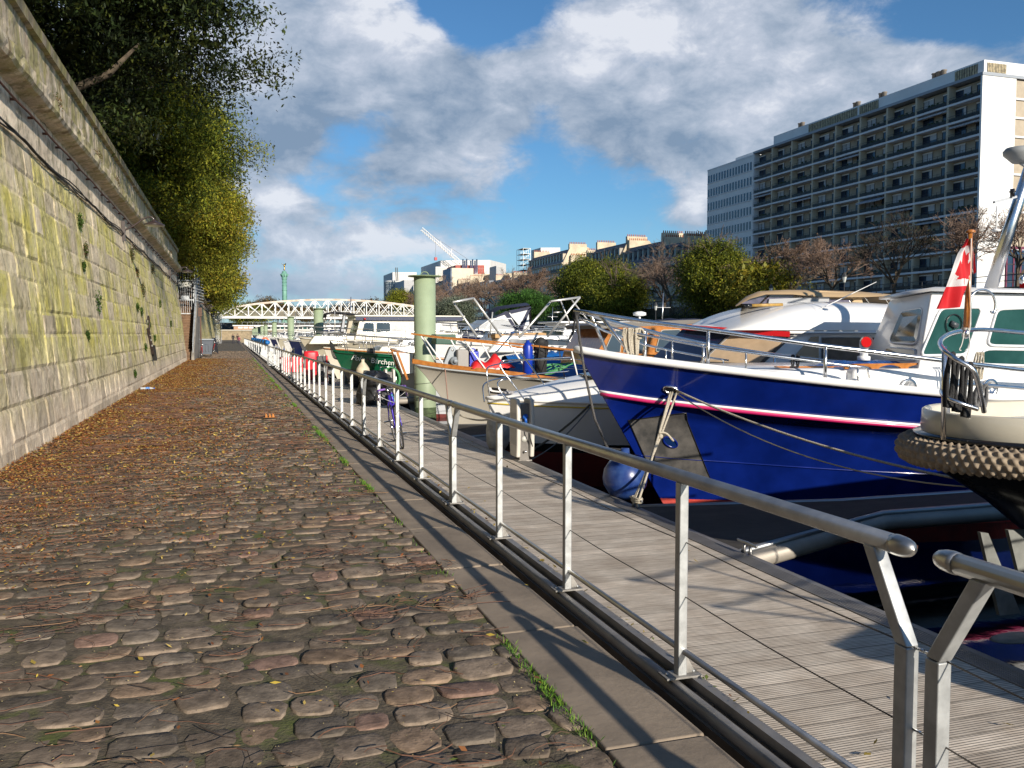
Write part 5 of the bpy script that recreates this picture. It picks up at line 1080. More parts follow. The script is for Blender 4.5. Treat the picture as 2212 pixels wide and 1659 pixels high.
# red and grey modern block
t = thing('red_modern_block', 'modern block with red panels and grey window bands', 'building', (110, 379, 5)); RP_ = mat('red_spandrel', (.36, .035, .03), .5, 0, noise=.1, scale=.5); GF = mat('blue_grey_frame', (.17, .20, .25), .5)
mb = MB(); mb.box((110, 379, 5), (122, 420, 25), GF); mb.box((111, 378.8, 21.5), (118, 379, 24.5), RP_); mb.build('wall', t); mb = MB(); mb.box((109.6, 378.8, 25), (122, 420, 25.6), GF); mb.build('roof', t)
for k in range(6):
    z = 5.4+k*3.28
    for i in range(9):
        y = 379.8+i*4.45; mb = MB(); mb.box((109.88, y, z+1.2), (110, y+3.9, z+3.0), glassy('sky_glass', (.12, .2, .3))); mb.box((109.80, y+1.9, z+1.2), (109.9, y+2.0, z+3), WHT); mb.build('window', t); mb = MB(); mb.box((109.9, y, z), (110, y+3.9, z+1.1), RP_); mb.build('red_panel', t)
# scaffolds
def scaffold(x, y, z0, z1, w, d, label):
    mb = MB(); S_ = mat('scaffold_tube', (.45, .46, .46), .5, .5); nz_ = max(2, int((z1-z0)/2)); 
    for i in range(4):
        for j in range(2): mb.box((x+j*d-.06, y+i*w/3-.06, z0), (x+j*d+.06, y+i*w/3+.06, z1), S_)
    for k in range(nz_+1):
        z = z0+(z1-z0)*k/nz_; mb.box((x-.05, y, z-.06), (x+.05, y+w, z+.06), S_); mb.box((x+d-.05, y, z-.06), (x+d+.05, y+w, z+.06), S_); mb.box((x, y, z-.05), (x+d, y+w, z), mat('scaffold_board', (.3, .25, .15), .9)); mb.box((x, y-.05, z-.06), (x+d, y+.05, z+.06), S_)
        if k < nz_: mb.obox((x, y, z), (x+d, y, z+(z1-z0)/nz_), .08, .08, S_)
    return tag(mb.build('scaffold_tower'), label, 'scaffold')
scaffold(108.5, 326.5, 8, 35, 8, 3, 'grey scaffold tower clamped to the left edge of the ornate cream house')
# sheeted scaffold + opera masses
t = thing('sheeted_scaffold', 'tall building wrapped in pale blue grey scaffold sheeting', 'building', (110, 447, 5)); mb = MB(); SHm = mat('scaffold_sheeting', (.30, .35, .42), .7, 0, noise=.25, scale=.4, bump=.6, bscale=.8, bdist=.3); mb.box((109, 447, 5), (118, 465, 36), SHm); mb.build('sheeting', t)
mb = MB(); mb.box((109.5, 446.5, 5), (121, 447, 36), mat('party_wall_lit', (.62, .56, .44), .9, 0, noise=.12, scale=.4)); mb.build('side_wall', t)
OPW = mat('opera_pale_panels', (.60, .59, .56), .7, 0, noise=.06, scale=.15)
def pbox(name, label, u0, u1, v0, Y, dep, m, zb=5, cat='building', skew=0):
    a = PY_(u0, v0, Y); b = PY_(u1, v0+skew, Y); mb = MB(); mb.prism([(a[0], Y, zb), (b[0], Y, zb), (b[0], Y, b[2]), (a[0], Y, a[2])], (0, dep, 0), m)
    t = thing(name, label, cat, (a[0], Y, zb)); mb.build('wall', t)
    mb = MB()
    for q in np.linspace(a[0], b[0], 14)[1:-1]: mb.box((q-.05, Y-.06, zb), (q+.05, Y-.01, min(a[2], b[2])-.5), mat('panel_joint', (.42, .41, .39), .8))
    for z in np.arange(zb+4, min(a[2], b[2]), 4): mb.box((min(a[0], b[0]), Y-.05, z), (max(a[0], b[0]), Y-.012, z+.08), mat('panel_joint'))
    mb.build('panel_joints', t); return t
ob = pbox('opera_house', 'broad pale panelled windowless hall rising behind the roofs at centre', 952, 1059, 562.5, 540, 60, OPW, skew=-1); 
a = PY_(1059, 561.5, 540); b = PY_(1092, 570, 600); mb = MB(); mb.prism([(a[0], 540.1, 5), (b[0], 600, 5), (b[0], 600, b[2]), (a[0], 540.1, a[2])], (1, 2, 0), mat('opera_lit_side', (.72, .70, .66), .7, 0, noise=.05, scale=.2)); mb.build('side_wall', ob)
rd = pbox('red_plant_room', 'red clad rooftop box with steel pipes in front of the pale hall', 984, 1046, 573, 500, 20, mat('red_cladding', (.36, .07, .05), .7, 0, noise=.1, scale=.3), zb=20, cat='rooftop box')
for i, u in enumerate([1000, 1004, 1008, 1017, 1021, 1026, 1030]): a = PY_(u, 560+i % 2*3, 498); mb = MB(); mb.cyl((a[0], 498, 22), (a[0], 498, a[2]), .45, STEEL(), n=8); mb.build('exhaust_pipe', rd)
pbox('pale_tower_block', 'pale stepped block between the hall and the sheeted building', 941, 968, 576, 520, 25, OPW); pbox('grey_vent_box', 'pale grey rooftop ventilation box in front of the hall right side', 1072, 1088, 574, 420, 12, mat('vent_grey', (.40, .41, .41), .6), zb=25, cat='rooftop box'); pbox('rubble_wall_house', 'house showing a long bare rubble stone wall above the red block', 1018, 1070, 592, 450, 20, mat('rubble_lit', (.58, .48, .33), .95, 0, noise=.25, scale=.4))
pbox('far_low_house', 'pale flat roofed house right of the rubble wall', 1070, 1136, 590, 430, 20, mat('cream_far_render', (.55, .47, .34), .9, 0, noise=.15, scale=.3)); pbox('white_party_block', 'white party wall block behind the scaffold tower', 1168, 1210, 535, 345, 12, mat('white_party_wall', (.68, .66, .62), .8))
pbox('grey_panel_block', 'grey panelled block beside the curved glass building', 873, 893, 605, 560, 40, mat('grey_panels', (.40, .41, .43), .6, 0, noise=.08, scale=.2)); pbox('low_pale_block', 'pale stepped roof behind the curved glass building', 848, 900, 588, 640, 40, OPW)
# curved glass opera front
c = PY_(862, 650, 600); zt_ = PY_(862, 610, 600)[2]; rad = PY_(890, 650, 600)[0]-PY_(862, 650, 600)[0]
t = thing('curved_glass_building', 'rounded blue glass building with a cream roof rim behind the bridge', 'building', (c[0], 600, 5)); mb = MB(); GG = glassy('blue_curtain_glass', (.05, .09, .14), .1)
mb.lathe([(rad, 5), (rad, zt_)], (c[0], 600+rad*.4, 0), GG, 40, smooth=False); mb.build('glass_wall', t); mb = MB()
for k in range(40): a = 2*math.pi*k/40; mb.box((c[0]+(rad+.1)*math.cos(a)-.15, 600+rad*.4+(rad+.1)*math.sin(a)-.15, 5), (c[0]+(rad+.1)*math.cos(a)+.15, 600+rad*.4+(rad+.1)*math.sin(a)+.15, zt_), mat('glass_mullion', (.22, .27, .3), .5))
for z in np.arange(8, zt_, 3.6): mb.lathe([(rad+.12, z), (rad+.2, z+.1), (rad+.12, z+.3)], (c[0], 600+rad*.4, 0), mat('glass_mullion'), 40)
mb.build('mullions', t); mb = MB(); mb.lathe([(rad+.3, zt_), (rad+.3, zt_+.8), (rad-1, zt_+1.2), (0, zt_+1.2)], (c[0], 600+rad*.4, 0), WHT, 40); mb.build('roof', t)
mb = MB()
for u in (854.5, 858): a = PY_(u+1.5, 607, 590); b = PY_(u, 578, 590); mb.obox(a, b, .5, .5, BRL)
tag(mb.build('dark_masts'), 'pair of thin dark raised masts above the curved glass building', 'mast')
# tower crane jib
t = thing('tower_crane', 'white luffing crane whose lattice jib slants up over the pale hall', 'crane', PY_(1003, 575, 530)); CRM = mat('crane_white', (.72, .70, .66), .6); P0 = np.array(PY_(1008, 578, 530)); P1 = np.array(PY_(911, 494, 530)); d = (P1-P0)/24; up_ = np.array((.5, 0, .75)); side = np.array((0, 1.2, 0))
mb = MB()
for k in range(24):
    a, b = P0+d*k, P0+d*(k+1)
    for o1 in (up_, -up_+side, -up_-side): mb.obox(a+o1, b+o1, .22, .22, CRM)
    mb.obox(a+up_, b-up_+side, .14, .14, CRM); mb.obox(a-up_-side, b+up_, .14, .14, CRM); mb.obox(a-up_+side, b-up_-side, .14, .14, CRM)
mb.build('jib', t); mb = MB(); P2 = np.array(PY_(1036, 577, 530)); m1 = np.array(PY_(976, 537, 530)); m1b = np.array(PY_(973, 556, 530)); mb.obox(m1, m1b, .3, .3, CRM); m2 = np.array(PY_(952, 520, 530)); mb.obox(m2, m2+(P0-P1)/24*1+np.array((-1.5, 0, -6.5))*.6, .2, .2, CRM)
mb.build('jib_struts', t); mb = MB(); cbm = mat('crane_cable', (.10, .10, .11), .6); 
for a, b in ((P2, m1), (m1, P1)): mb.obox(a, b, .16, .16, cbm)
h0 = np.array(PY_(941, 522, 530)); h1 = np.array(PY_(941, 556, 530)); mb.obox(h0, h1, .12, .12, cbm); mb.box(h1+np.array((-.8, -.8, -1.8)), h1+np.array((.8, .8, 0)), mat('hook_block_red', (.4, .03, .04), .5)); mb.build('cables', t); mb = MB(); mb.box(P0+np.array((-1.4, -1.4, -30)), P0+np.array((1.4, 1.4, -1)), CRM); mb.build('mast', t)
# dark red frame at the right edge
a = PY_(2172, 622, 92); b = PY_(2235, 535, 92); t = thing('red_metal_portico', 'dark red metal frame with tall glass panels at the right edge', 'portico', (a[0], 92, 5)); PR = mat('dark_crimson_steel', (.13, .015, .045), .5)
mb = MB(); 
for x in np.linspace(a[0], b[0], 5): mb.box((x-.12, 91.9, 5), (x+.12, 92.1, b[2]), PR)
mb.box((a[0]-.2, 91.85, b[2]-.3), (b[0]+.2, 92.15, b[2]+.05), PR); mb.build('frame', t); mb = MB(); mb.box((a[0], 91.98, 5), (b[0], 92.02, b[2]-.4), WG); mb.build('glass', t)
for k in range(7): mb = MB(); z = 5+(b[2]-5)*k/7; mb.box((a[0], 91.9, z), (b[0], 91.96, z+.1), BRL); mb.build('crossbar', t)

# ================= TREES =================
BK = mat('bark', (.085, .065, .045), .95, 0, noise=.35, scale=6, bump=.8, bscale=14); BKP = mat('pale_bark', (.22, .19, .14), .9, 0, noise=.35, scale=4, bump=.4)
def limbs(mb, base, h, r, m, spread=.9, depth=3, seed=0):
    g = np.random.default_rng(seed); tips = []
    def grow(p, d, ln, r_, k):
        pts = [p]; q = p.copy(); dd = d.copy()
        for i in range(4): dd = dd+g.normal(0, .10, 3); dd /= np.linalg.norm(dd); q = q+dd*ln/4; pts.append(q.copy())
        mb.tube(pts, np.linspace(r_, r_*.6, 5), m, 7 if k == 0 else 5)
        tips.append((q, k))
        if k < depth:
            for _ in range(3 if k else 4):
                nd = dd+g.normal(0, spread*.55, 3)*np.array((1, 1, .5))+np.array((0, 0, .15)); nd /= np.linalg.norm(nd); grow(q-dd*ln*g.uniform(0, .2), nd, ln*g.uniform(.6, .8), r_*.55, k+1)
    grow(np.array(base, float), np.array((0, 0, 1.)), h, r, 0); return tips
def crown(par, C, rad, ncl, per, size, pal, seed, droop=.4, clr=.75, hollow=.35, lum=2.8, flat=.5, name='crown', gap=.40, core=2.5):
    g = np.random.default_rng(seed); n = ncl*4; P = g.normal(0, 1, (n, 3)); P /= np.linalg.norm(P, axis=1)[:, None]; rr = (hollow+(1-hollow)*g.random((n, 1)))**.6
    lump = vnoise(P[:, 0]*lum+P[:, 2]*1.7+seed, P[:, 1]*lum-P[:, 2]*1.3+9, seed, 3); P = P*rr*(.50+.80*lump[:, None])
    K = np.array(rad)*P+np.array(C); nn = vnoise(K[:, 0]*.55+K[:, 2]*.5, K[:, 1]*.55-K[:, 2]*.35, seed+3, 3); K = K[nn > gap][:ncl]; ncl = len(K)
    ct = g.uniform(.5, 1.5, ncl); cp = g.integers(0, len(pal), ncl); m = ncl*per; ci = np.repeat(np.arange(ncl), per)
    O = np.clip(g.normal(0, 1, (m, 3)), -1.7, 1.7)*np.array((clr, clr, clr*flat)); O[:, 2] -= droop*np.abs(O[:, 0]*O[:, 1])/max(clr, .01)+droop*.3*g.random(m)
    Q = K[ci]+O; sz = size*g.uniform(.6, 1.4, m); V, F = quads(Q[:, 0], Q[:, 1], Q[:, 2], sz, sz*.5, g.uniform(0, 6.28, m), g.normal(-.35, .6, m), g.uniform(-1, 1, m))
    pa = np.array(pal); T = pa[np.where(g.random(m) < .75, cp[ci], g.integers(0, len(pal), m))]*(ct[ci]*g.uniform(.7, 1.3, m))[:, None]
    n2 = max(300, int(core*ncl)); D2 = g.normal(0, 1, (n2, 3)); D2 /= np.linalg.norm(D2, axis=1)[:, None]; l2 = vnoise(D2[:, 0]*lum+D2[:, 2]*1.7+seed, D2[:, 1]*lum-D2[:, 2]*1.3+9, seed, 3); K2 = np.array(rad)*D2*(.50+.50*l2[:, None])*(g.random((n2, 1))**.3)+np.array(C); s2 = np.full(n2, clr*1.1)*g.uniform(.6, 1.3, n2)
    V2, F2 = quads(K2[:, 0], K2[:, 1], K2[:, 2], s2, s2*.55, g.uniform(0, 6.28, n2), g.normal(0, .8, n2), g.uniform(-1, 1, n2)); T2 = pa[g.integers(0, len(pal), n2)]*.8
    return fastmesh(name, np.vstack([V, V2]), np.vstack([F, F2+len(V)]), [LEAF], np.vstack([T, T2]), parent=par)
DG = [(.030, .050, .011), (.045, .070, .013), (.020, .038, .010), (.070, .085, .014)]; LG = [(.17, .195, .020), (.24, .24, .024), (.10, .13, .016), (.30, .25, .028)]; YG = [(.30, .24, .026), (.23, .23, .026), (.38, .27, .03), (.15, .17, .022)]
def leafy(label, base, C, rad, ncl, per, size, pal, seed, th=4, tr=.3, name='leafy_tree', grp=None, **k):
    t = thing(name, label, 'tree', base, 0, grp); mb = MB(); limbs(mb, base, th, tr, BK, seed=seed); mb.build('trunk', t); crown(t, C, rad, ncl, per, size, pal, seed, **k); return t
G1 = 'overhanging trees along the street above the quay wall'
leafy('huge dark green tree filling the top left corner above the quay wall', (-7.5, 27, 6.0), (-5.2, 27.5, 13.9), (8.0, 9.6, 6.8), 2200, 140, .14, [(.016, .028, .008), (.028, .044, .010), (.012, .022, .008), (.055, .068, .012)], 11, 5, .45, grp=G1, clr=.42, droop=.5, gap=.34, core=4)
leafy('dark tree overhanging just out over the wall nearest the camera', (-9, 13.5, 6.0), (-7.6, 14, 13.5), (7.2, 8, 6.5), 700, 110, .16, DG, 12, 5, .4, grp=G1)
leafy('sunlit green tree below and behind the huge dark one', (-7, 43, 6.0), (-4.6, 45, 11.0), (6.2, 6.3, 4.0), 1500, 120, .15, [LG[0], LG[2], DG[1], LG[1]], 13, 4, .35, grp=G1, clr=.48, droop=.6, gap=.42)
leafy('yellowing tree overhanging the quay wall in mid distance', (-7, 62, 6.0), (-3.9, 64, 10.3), (5.7, 8.2, 4.3), 1500, 100, .18, [YG[1], LG[1], YG[0], LG[0]], 14, 4, .35, grp=G1, clr=.55, droop=.6, gap=.43)
leafy('olive and yellow tree behind the white stair gate', (-7, 86, 6.0), (-3.7, 88, 10.0), (4.9, 9, 3.5), 1200, 80, .24, [YG[1], YG[0], LG[0], YG[3]], 15, 4, .35, grp=G1, clr=.8, droop=.5, gap=.38)
leafy('thin yellow-green tree hanging lowest before the footbridge', (-7, 118, 6.0), (-3.7, 120, 8.7), (4.9, 13, 2.9), 750, 60, .38, [YG[1], YG[0], YG[3]], 16, 4, .3, grp=G1, clr=.9, droop=.4, gap=.42)
leafy('far green tree at the left end of the footbridge', (-7, 150, 6.0), (-4.2, 152, 8.2), (5.5, 14, 3.2), 450, 50, .38, [LG[0], YG[3], YG[1]], 17, 3, .3, grp=G1, clr=1.0)
leafy('small rounded green tree under the footbridge left end', (4.5, 285, 5), (5.0, 285, 8.0), (8, 6, 3.6), 260, 45, .5, [LG[0], DG[3], YG[1]], 18, 3, .3)
mb = MB(); mb.tube(smoothpts([(-8, 25, 7.5), PY_(120, 215, 26.5), PY_(175, 180, 26), PY_(240, 165, 25), PY_(300, 120, 25)]), [.2]*13, BK, 8) if False else mb.tube([(-7.5, 26, 7), PY_(150, 196, 26), PY_(235, 160, 25.5), PY_(300, 95, 25)], [.2, .13, .09, .03], BK, 8); tl_ = [o for o in bpy.data.objects if o.name == 'leafy_tree'][0]; mb.build('limb', tl_)
# far side leafy trees
G2 = 'trees along the far boulevard'
leafy('large rounded green tree left of centre on the far bank', (60, 139, 4), (60, 141, 9.6), (6.6, 10.5, 6.0), 1500, 60, .34, [LG[0], LG[2], DG[3], LG[1]], 21, 5, .35, grp=G2, clr=.95, gap=.33)
leafy('smaller green tree attached to the right side of the large rounded one', (57, 123, 4), (57, 125, 7.6), (5, 6, 4.0), 600, 55, .32, [LG[0], LG[2], YG[1]], 22, 4, .3, grp=G2, clr=.85)
leafy('tall green tree in front of the narrow-window block', (60, 101, 4), (60, 101.5, 8.9), (5.2, 5.4, 5.2), 1100, 60, .30, [LG[0], DG[3], LG[2], LG[1]], 23, 5, .3, grp=G2, clr=.85, gap=.33)
leafy('thin yellow-green tree between the tall green one and the brown trees', (60, 91.5, 4), (60, 92, 7.4), (5, 6.5, 3.8), 330, 40, .28, [YG[1], YG[0], LG[1]], 24, 4, .25, grp=G2, clr=.9, gap=.43)
leafy('grey-green olive tree behind the nearest green pole', (40, 163, 3.2), (40.5, 164, 6.0), (5, 6, 3.0), 380, 60, .26, [(.16, .19, .13), (.11, .14, .09), (.2, .22, .16)], 25, 2, .2, name='olive_tree', clr=.7)
leafy('bright green rounded pine behind the dark boat canopy', (46, 137, 2), (46.5, 138, 6.6), (5.4, 6.2, 2.7), 420, 90, .24, [(.05, .13, .02), (.04, .10, .02), (.075, .17, .03)], 26, 2, .25, name='pine_tree', clr=.55, gap=.2)
leafy('light green tree near the curved glass building', (*PY_(855, 700, 330)[:2], 5), PY_(866, 652, 330), (5.5, 5, 5.0), 300, 45, .5, [LG[1], LG[0]], 27, 4, .3, clr=1.1, gap=.3)
# bare brown street trees: a few prototypes, copied
def bare_mesh(seed, h=9., leafy_=900):
    g = np.random.default_rng(seed); S = []
    def grow(p, d, ln, r_, k):
        q = p+d*ln*.5+g.normal(0, .03*ln, 3); e_ = q+(d+g.normal(0, .18, 3))*ln*.5; S.append((p, q, r_, r_*.85, k)); S.append((q, e_, r_*.85, r_*.68, k))
        if k >= 6: return
        for _ in range(3 if k < 5 else 3):
            nd = d+g.normal(0, .52, 3)*np.array((1, 1, .7))+np.array((0, 0, .10)); nd /= np.linalg.norm(nd); grow(q+(e_-q)*g.uniform(.2, 1), nd, ln*g.uniform(.62, .82), max(.019, r_*.58), k+1)
    g0 = np.array((0, 0, 1.)); S.append((np.zeros(3), g0*h*.24, .22, .19, 0))
    for _ in range(5): nd = g0+g.normal(0, .55, 3)*np.array((1, 1, .25)); nd /= np.linalg.norm(nd); grow(g0*h*.24, nd, h*.27, .13, 1)
    return S
def segs_to(name, S, m, par, kmin, kmax):
    A = np.array([s[0] for s in S if kmin <= s[4] <= kmax]); B = np.array([s[1] for s in S if kmin <= s[4] <= kmax]); ra = np.array([s[2] for s in S if kmin <= s[4] <= kmax]); rb = np.array([s[3] for s in S if kmin <= s[4] <= kmax])
    D = B-A; D /= np.linalg.norm(D, axis=1)[:, None]+1e-9; U = np.cross(D, np.array((.3, .5, .8))); U /= np.linalg.norm(U, axis=1)[:, None]+1e-9; W_ = np.cross(D, U); V = []
    for k in range(3): a = 2*math.pi*k/3; o = U*math.cos(a)+W_*math.sin(a); V += [A+o*ra[:, None], B+o*rb[:, None]]
    V = np.stack(V, 1).reshape(-1, 3); n = len(A); F = (np.array([(0, 2, 3, 1), (2, 4, 5, 3), (4, 0, 1, 5)])[None]+(np.arange(n)*6)[:, None, None]).reshape(-1, 4); return fastmesh(name, V, F, [m], parent=par)
TWG = mat('brown_twigs', (.20, .135, .10), .95, 0, noise=.25, scale=1.5); DRY = mat('dry_hanging_leaves', (.2, .1, .05), .8, 0, attr='tint', trans=.2)
protos = []
def bare_proto(seed, loc, label, h, leafn=2200, pal=((.24, .145, .09), (.19, .12, .08), (.28, .17, .10)), tw=TWG, name='bare_tree', grp=G2):
    t = thing(name, label, 'tree', (0, 0, 0), 0, grp); S = bare_mesh(seed, h); segs_to('trunk', S, BK, t, 0, 2); c = segs_to('crown', S, tw, t, 3, 6)
    g = np.random.default_rng(seed+50); tips = np.array([s[1] for s in S if s[4] >= 5]); Q = tips[g.integers(0, len(tips), leafn)]+g.normal(0, .12, (leafn, 3)); sz = g.uniform(.07, .16, leafn); V, F = quads(Q[:, 0], Q[:, 1], Q[:, 2], sz, sz*.6, g.uniform(0, 6.28, leafn), g.normal(0, .8, leafn)); fastmesh('dry_leaves', V, F, [DRY], np.array(pal)[g.integers(0, len(pal), leafn)], parent=c)
    t.location = loc; return t
b1 = bare_proto(31, (62, 88.0, 4.6), 'rounded brown bare tree in front of the balcony block, left one of the pair', 8.4, 6000)
b2 = bare_proto(32, (62, 80.5, 4.6), 'rounded brown bare tree in front of the balcony block, right one of the pair', 8.0, 6000)
b3 = bare_proto(33, (61, 70.0, 4.4), 'darker sparse tree with a few green leaves left of the flag', 8.8, 1800, ((.06, .09, .02), (.10, .10, .03), (.05, .05, .02)), mat('dark_twigs', (.045, .035, .028), .95))
b4 = bare_proto(34, (62, 63.0, 4.4), 'thin bare tree behind the red and white flag', 8.6, 900)
b5 = bare_proto(35, (60, 113.5, 4.0), 'tall bare tree with pale forked trunk between the two green trees', 11.5, 2500, tw=mat('grey_twigs', (.17, .125, .095), .95))
far_ = [(61, 176, 'first brown bare tree left of the large rounded green tree'), (61, 186, 'second brown bare tree left of the large rounded green tree'), (60, 198, 'third brown bare tree left of the large rounded green tree'), (60, 211, 'brown bare tree above the bright pine'), (59, 226, 'brown bare tree just left of the bright pine'), (59, 243, 'brown bare tree midway between pine and nearest green pole'), (58, 262, 'brown bare tree close to the right of the nearest green pole'), (58, 285, 'smaller brown bare tree almost touching the nearest green pole'), (62, 96.5, 'brown bare tree behind the thin yellow-green tree'), (62, 57, 'bare tree at the right of the flag in front of the white end wall'), (63, 121, 'bare tree filling the gap left of the pale forked trunk'), (62, 106, 'pale bare tree rising through the right side of the tall green tree')]
for i, (x, y, lb) in enumerate(far_): dup([b1, b2, b5][i % 3] if i < 8 else [b2, b4, b2, b5][i-8], (x, y, 4.2), i*1.3, lb, scale=(1.45 if i < 4 else 1.6)*(0.82 if i % 3 == 2 and i < 8 else 1) if i < 8 else [1.0, .95, 1.15, 1.0][i-8])
# brown wood beyond the basin end
n_ = 0
for i, u in enumerate([535, 552, 575, 600, 640, 665, 700, 735, 770, 800, 830, 905, 925]):
    Y = 330+35*(i % 3); b = PY_(u, 700, Y); top_ = [668, 655, 640, 655, 668, 664, 672, 660, 655, 648, 660, 655, 650][i]; zt_ = PY_(u, top_, Y)[2]
    leafy(f'autumn brown tree beyond the footbridge, {["first","second","third","fourth","fifth","sixth","seventh","eighth","ninth","tenth","eleventh","twelfth","thirteenth"][i]} from the left', (b[0], Y, 5), (b[0], Y, (zt_+7)/2+.5), (6.5, 4, max(2, (zt_-6)/2)), 170, 40, .55, [(.17, .10, .04), (.12, .08, .035), (.2, .13, .04), (.10, .09, .03)], 60+i, 3, .25, grp='autumn trees past the basin end', clr=1.1, gap=.3)
# hedge and shrubs on the far bank
g = np.random.default_rng(3); n = 90000; y = 45+g.random(n)**1.2*175; x = 53.5+g.random(n)*6; hmax = .4+3.6*np.clip((x-53.5)/6, 0, 1)+1.6*vnoise(y*.35, x*.5, 71, 3); z = hmax-g.random(n)**1.5*2.2+.2; Ls = g.uniform(.12, .3, n)
V, F = quads(x, y, z, Ls, Ls*.6, g.uniform(0, 6.28, n), g.normal(0, .7, n), g.normal(0, .7, n)); T = np.array([(.035, .05, .02), (.05, .065, .025), (.07, .06, .03), (.03, .045, .015), (.16, .07, .02)])[g.choice(5, n, p=[.3, .3, .17, .2, .03])]
setting(fastmesh('shrubs', V, F, [LEAF], T), 'stuff')
mb = MB(); RW = mat('far_retaining_wall', (.13, .115, .09), .9, 0, noise=.3, scale=.7); mb.box((60.4, -40, 4.2), (60.8, 262, 5.5), RW)
for y in np.arange(-40, 262, 2): mb.box((60.55, y-.03, 5.5), (60.6, y+.03, 6.5), BRL)
mb.box((60.55, -40, 6.45), (60.6, 262, 6.52), BRL); mb.box((60.55, -40, 6.0), (60.6, 262, 6.05), BRL); tag(mb.build('boulevard_wall'), 'low stone wall and dark railing along the far boulevard', 'wall')
def street_lamp(x, y, label, z=3.6):
    t = thing('street_lamp', label, 'street lamp', (x, y, z), group='lantern posts on the far bank'); mb = MB(); mb.lathe([(.16, 0), (.14, .8), (.06, .9), (.045, 3.4)], (x, y, z), BRL, 10); mb.build('post', t)
    mb = MB(); mb.lathe([(.10, 0), (.24, .55)], (x, y, z+3.4), mat('lantern_glass', (.5, .52, .5), .2), 6, smooth=False); mb.lathe([(.30, .55), (.12, .85), (.05, 1.0), (0, 1.0)], (x, y, z+3.4), BRL, 6, smooth=False); mb.build('lantern', t); return t
sl = street_lamp(50, 98.5, 'lantern post below the large rounded green tree', 1.2); dup(sl, (56, 71, 3.2), 0, 'lantern post in front of the brown trees over the white dome roof'); dup(sl, (57, 84.5, 2.8), 0, 'lantern post at the foot of the thin yellow-green tree')
# ================= BOATS =================
def hull(par, xb, yc, L_, B, sheer, zk=-1.0, rake=1.2, qe=.38, p=1.9, bands=(), lowf=.72, name='hull', stern=.85, flare=1.3, ncol=44, nrow=22, top_m=None, rexp=1.1, knuckle=0.):
    """lofted hull, bow at (xb,yc) pointing to -X; bands = [(t, material)] upward limits. returns surface function"""
    sx = [s[0] for s in sheer]; sz = [s[1] for s in sheer]
    def pt(q, t, side=-1, off=0.):
        zs = np.interp(q*L_, sx, sz); z = zk+(zs-zk)*t; x0 = rake*(1-t)**rexp
        hb = B/2*(1-(1-min(1, q/qe))**p)*(1-(1-stern)*max(0, (q-.7)/.3)**2); lf = lowf*(.4+.6*min(1, q/qe)); f = lf+(1-lf)*t**flare
        kn = knuckle*min(1, q/.10)*min(1, max(0, (.787-t)/.085)); return np.array((xb+x0+(L_-x0)*q, yc+side*(max(0, hb*f-kn)+off), z))
    ts = sorted(set(list(np.linspace(0, 1, nrow))+[b[0] for b in bands if b[0] < 1])); qs = np.r_[0, np.linspace(.004, 1, ncol)**1.25]
    mb = MB()
    for side in (-1, 1):
        for i in range(len(ts)-1):
            tm = (ts[i]+ts[i+1])/2; m = next((b[1] for b in bands if tm <= b[0]), bands[-1][1])
            mb.grid([[pt(q, ts[i], side) for q in qs], [pt(q, ts[i+1], side) for q in qs]], m, True, flip=side > 0)
    P = [pt(1, t, -1) for t in ts]+[pt(1, t, 1) for t in ts[::-1]]; mb.add(P, [tuple(range(len(P)))], bands[-1][1])
    o = mb.build(name, par)
    import bmesh
    bm = bmesh.new(); bm.from_mesh(o.data); bmesh.ops.remove_doubles(bm, verts=bm.verts, dist=.0008); bmesh.ops.recalc_face_normals(bm, faces=bm.faces); bm.to_mesh(o.data); bm.free()
    pt.L = L_; return pt
def deckplate(par, pt, m, drop=.06, inset=.02, name='deck', q0=.0):
    mb = MB(); qs = np.linspace(q0+.003, 1, 30); a = [pt(q, 1, -1, -inset)-np.array((0, 0, drop)) for q in qs]; b = [pt(q, 1, 1, -inset)-np.array((0, 0, drop)) for q in qs]
    c = [(u+v)/2+np.array((0, 0, .03)) for u, v in zip(a, b)]; mb.grid([a, c, b], m, True); return mb.build(name, par)
def runline(pt, t, off, q0=0, q1=1, side=-1, n=40, dz=0): return [pt(q, t, side, off)+np.array((0, 0, dz)) for q in q0+(q1-q0)*np.linspace(0, 1, n)**1.2]
def both(pt, t, off, q1=1, n=40, dz=0): return runline(pt, t, off, 0, q1, -1, n, dz)[::-1]+runline(pt, t, off, 0, q1, 1, n, dz)[1:]
def guardrail(par, pt, h, m, q1=.6, every=.12, r=.016, mid=True, inset=-.05, q0=.0, name='guardrail', wire=False, lean=.0, hbow=None):
    t_ = []; 
    def top_(q, side, k=1.): 
        hh = (h if hbow is None else np.interp(q, [0, .3], [hbow, h]))*k; return pt(q, 1, side, inset)+np.array((-lean*k*(1-min(1, q/.3)), 0, hh))
    qs = np.linspace(q0, q1, 26); L1 = [top_(q, -1) for q in qs][::-1]+[top_(q, 1) for q in qs][1:]; mb = MB(); mb.tube(L1, r, m, 8)
    if mid: mb.tube([top_(q, -1, .52) for q in qs][::-1]+[top_(q, 1, .52) for q in qs][1:], r*(.35 if wire else .8), m, 6)
    o = mb.build(name, par)
    for side in (-1, 1):
        for q in np.arange(q0+every*.6, q1+.001, every): mb = MB(); mb.tube([pt(q, 1, side, inset)+np.array((.0, 0, -.02)), top_(q, side)], r*.9, m, 7); mb.build('stanchion', o)
    return o
